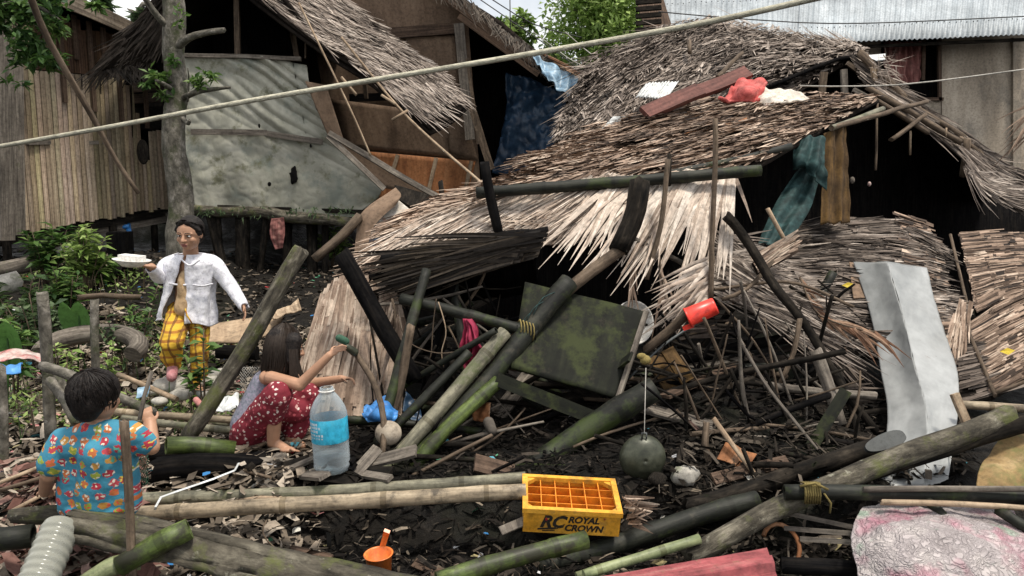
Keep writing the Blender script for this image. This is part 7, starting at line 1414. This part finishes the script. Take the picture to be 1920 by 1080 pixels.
def boy():
    root = empty('person', P(185, 960, 3.3), 'small boy in a blue printed shirt seated with his back turned', 'person'); B = MB(); hc = P(181, 742, 3.22); s = .112
    at, M = head(B, hc, (.35, .93, -.12), (.0, .05, 1), s)
    B.cap(P(184, 775, 3.24), P(184, 812, 3.22), .044, .05); B.cap(P(184, 835, 3.24), P(188, 940, 3.28), .10, .11); B.cap(P(130, 822, 3.22), P(240, 812, 3.22), .042, .042)
    B.cap(P(116, 828, 3.22), P(92, 890, 3.20), .042, .037); B.cap(P(92, 888, 3.20), P(84, 922, 3.34), .036, .026); B.cap(P(252, 815, 3.22), P(284, 838, 3.26), .04, .036); B.cap(P(284, 838, 3.26), P(281, 795, 3.32), .036, .029)
    hand(B, P(84, 920, 3.34), (-.25, .75, -.3), (.2, -.2, -1), .66, .6, 1); hand(B, P(281, 798, 3.32), (-.25, .12, 1), (-.5, .85, 0), .72, 1.45, -1)
    B.cap(P(160, 950, 3.36), P(165, 958, 3.62), .06, .055); B.cap(P(210, 950, 3.36), P(205, 955, 3.62), .06, .055)
    B.cap(P(165, 958, 3.62), P(178, 1045, 3.42), .048, .03); B.cap(P(205, 955, 3.62), P(212, 1040, 3.5), .048, .03); B.cap(P(178, 1045, 3.42), P(186, 1062, 3.46), .03, .026); B.ell(P(184, 1062, 3.48), (.032, .07, .018), n=10); B.cap(P(212, 1040, 3.5), P(214, 1052, 3.58), .03, .026)
    body = B.build('body', 'skin', root, mods=REM(.0045)); face_bits(body, at, M, s)
    S = MB(); S.cap(P(132, 826, 3.22), P(238, 817, 3.22), .062, .062); S.cap(P(142, 835, 3.22), P(228, 828, 3.22), .078, .078); S.cap(P(152, 850, 3.25), P(150, 935, 3.28), .090, .098); S.cap(P(218, 850, 3.25), P(224, 935, 3.28), .090, .098); S.cap(P(186, 850, 3.20), P(188, 935, 3.24), .09, .10); S.ell(P(188, 945, 3.27), (.165, .12, .045), n=18)
    S.cap(P(122, 828, 3.22), P(98, 868, 3.20), .066, .060); S.cap(P(246, 818, 3.22), P(268, 830, 3.25), .066, .060); S.cap(P(158, 812, 3.21), P(212, 807, 3.21), .05, .05)
    tm = S.build('shirt', 'shirt_print', root, mods=[('REMESH', dict(mode='VOXEL', voxel_size=.006, use_smooth_shade=True)), ('SMOOTH', dict(factor=.5, iterations=10))]); tex = bpy.data.textures.new('shirt_creases', 'CLOUDS'); tex.noise_scale = .09; md = tm.modifiers.new('creases', 'DISPLACE'); md.texture = tex; md.strength = .016; md.texture_coords = 'LOCAL'
    S = MB(); S.cap(P(160, 952, 3.32), P(162, 955, 3.5), .075, .07); S.cap(P(212, 952, 3.32), P(208, 953, 3.5), .075, .07); S.ell(P(187, 955, 3.28), (.13, .10, .05), n=14); S.build('shorts', 'denim', root, mods=REM(.008))
    H = MB(); H.ell(at(0, -.12, .26), (.88 * s, .95 * s, .84 * s), M, 20); H.ell(at(0, -.42, -.15), (.74 * s, .60 * s, .72 * s), M, 16); H.ell(at(0, -.45, -.48), (.58 * s, .46 * s, .48 * s), M, 14)
    for sx in (-1, 1): H.ell(at(.62 * sx, .12, .25), (.22 * s, .42 * s, .5 * s), M, 12)
    hr = H.build('hair', 'hair', root, mods=REM(.006, 2)); rr = random.Random(9); mb = MB(); L = []
    for i in range(900):
        v = Vector((rr.gauss(0, 1), rr.gauss(-.25, 1), rr.gauss(.25, .8))).normalized()
        if v.y > .55 and v.z < .5: continue
        if v.z < -.62: continue
        p = at(v.x * .84, -.16 + v.y * .92, .2 + v.z * (.84 if v.z > 0 else 1.0)); wh = at(0, -.5, .98); d = (p - wh); d = d - v.x * 0 * d if d.length < .01 else d.normalized(); nrm = (p - at(0, -.16, .2)).normalized(); d = (d - nrm * d.dot(nrm)).normalized(); l = rr.uniform(.025, .05)
        L.append([p - d * l * .4 + nrm * .001, p + nrm * .006, p + d * l * .6 + nrm * rr.uniform(.0, .007)])
    strands(mb, L, rr, .0026); mb.build('strand', 'hair', hr)
boy()
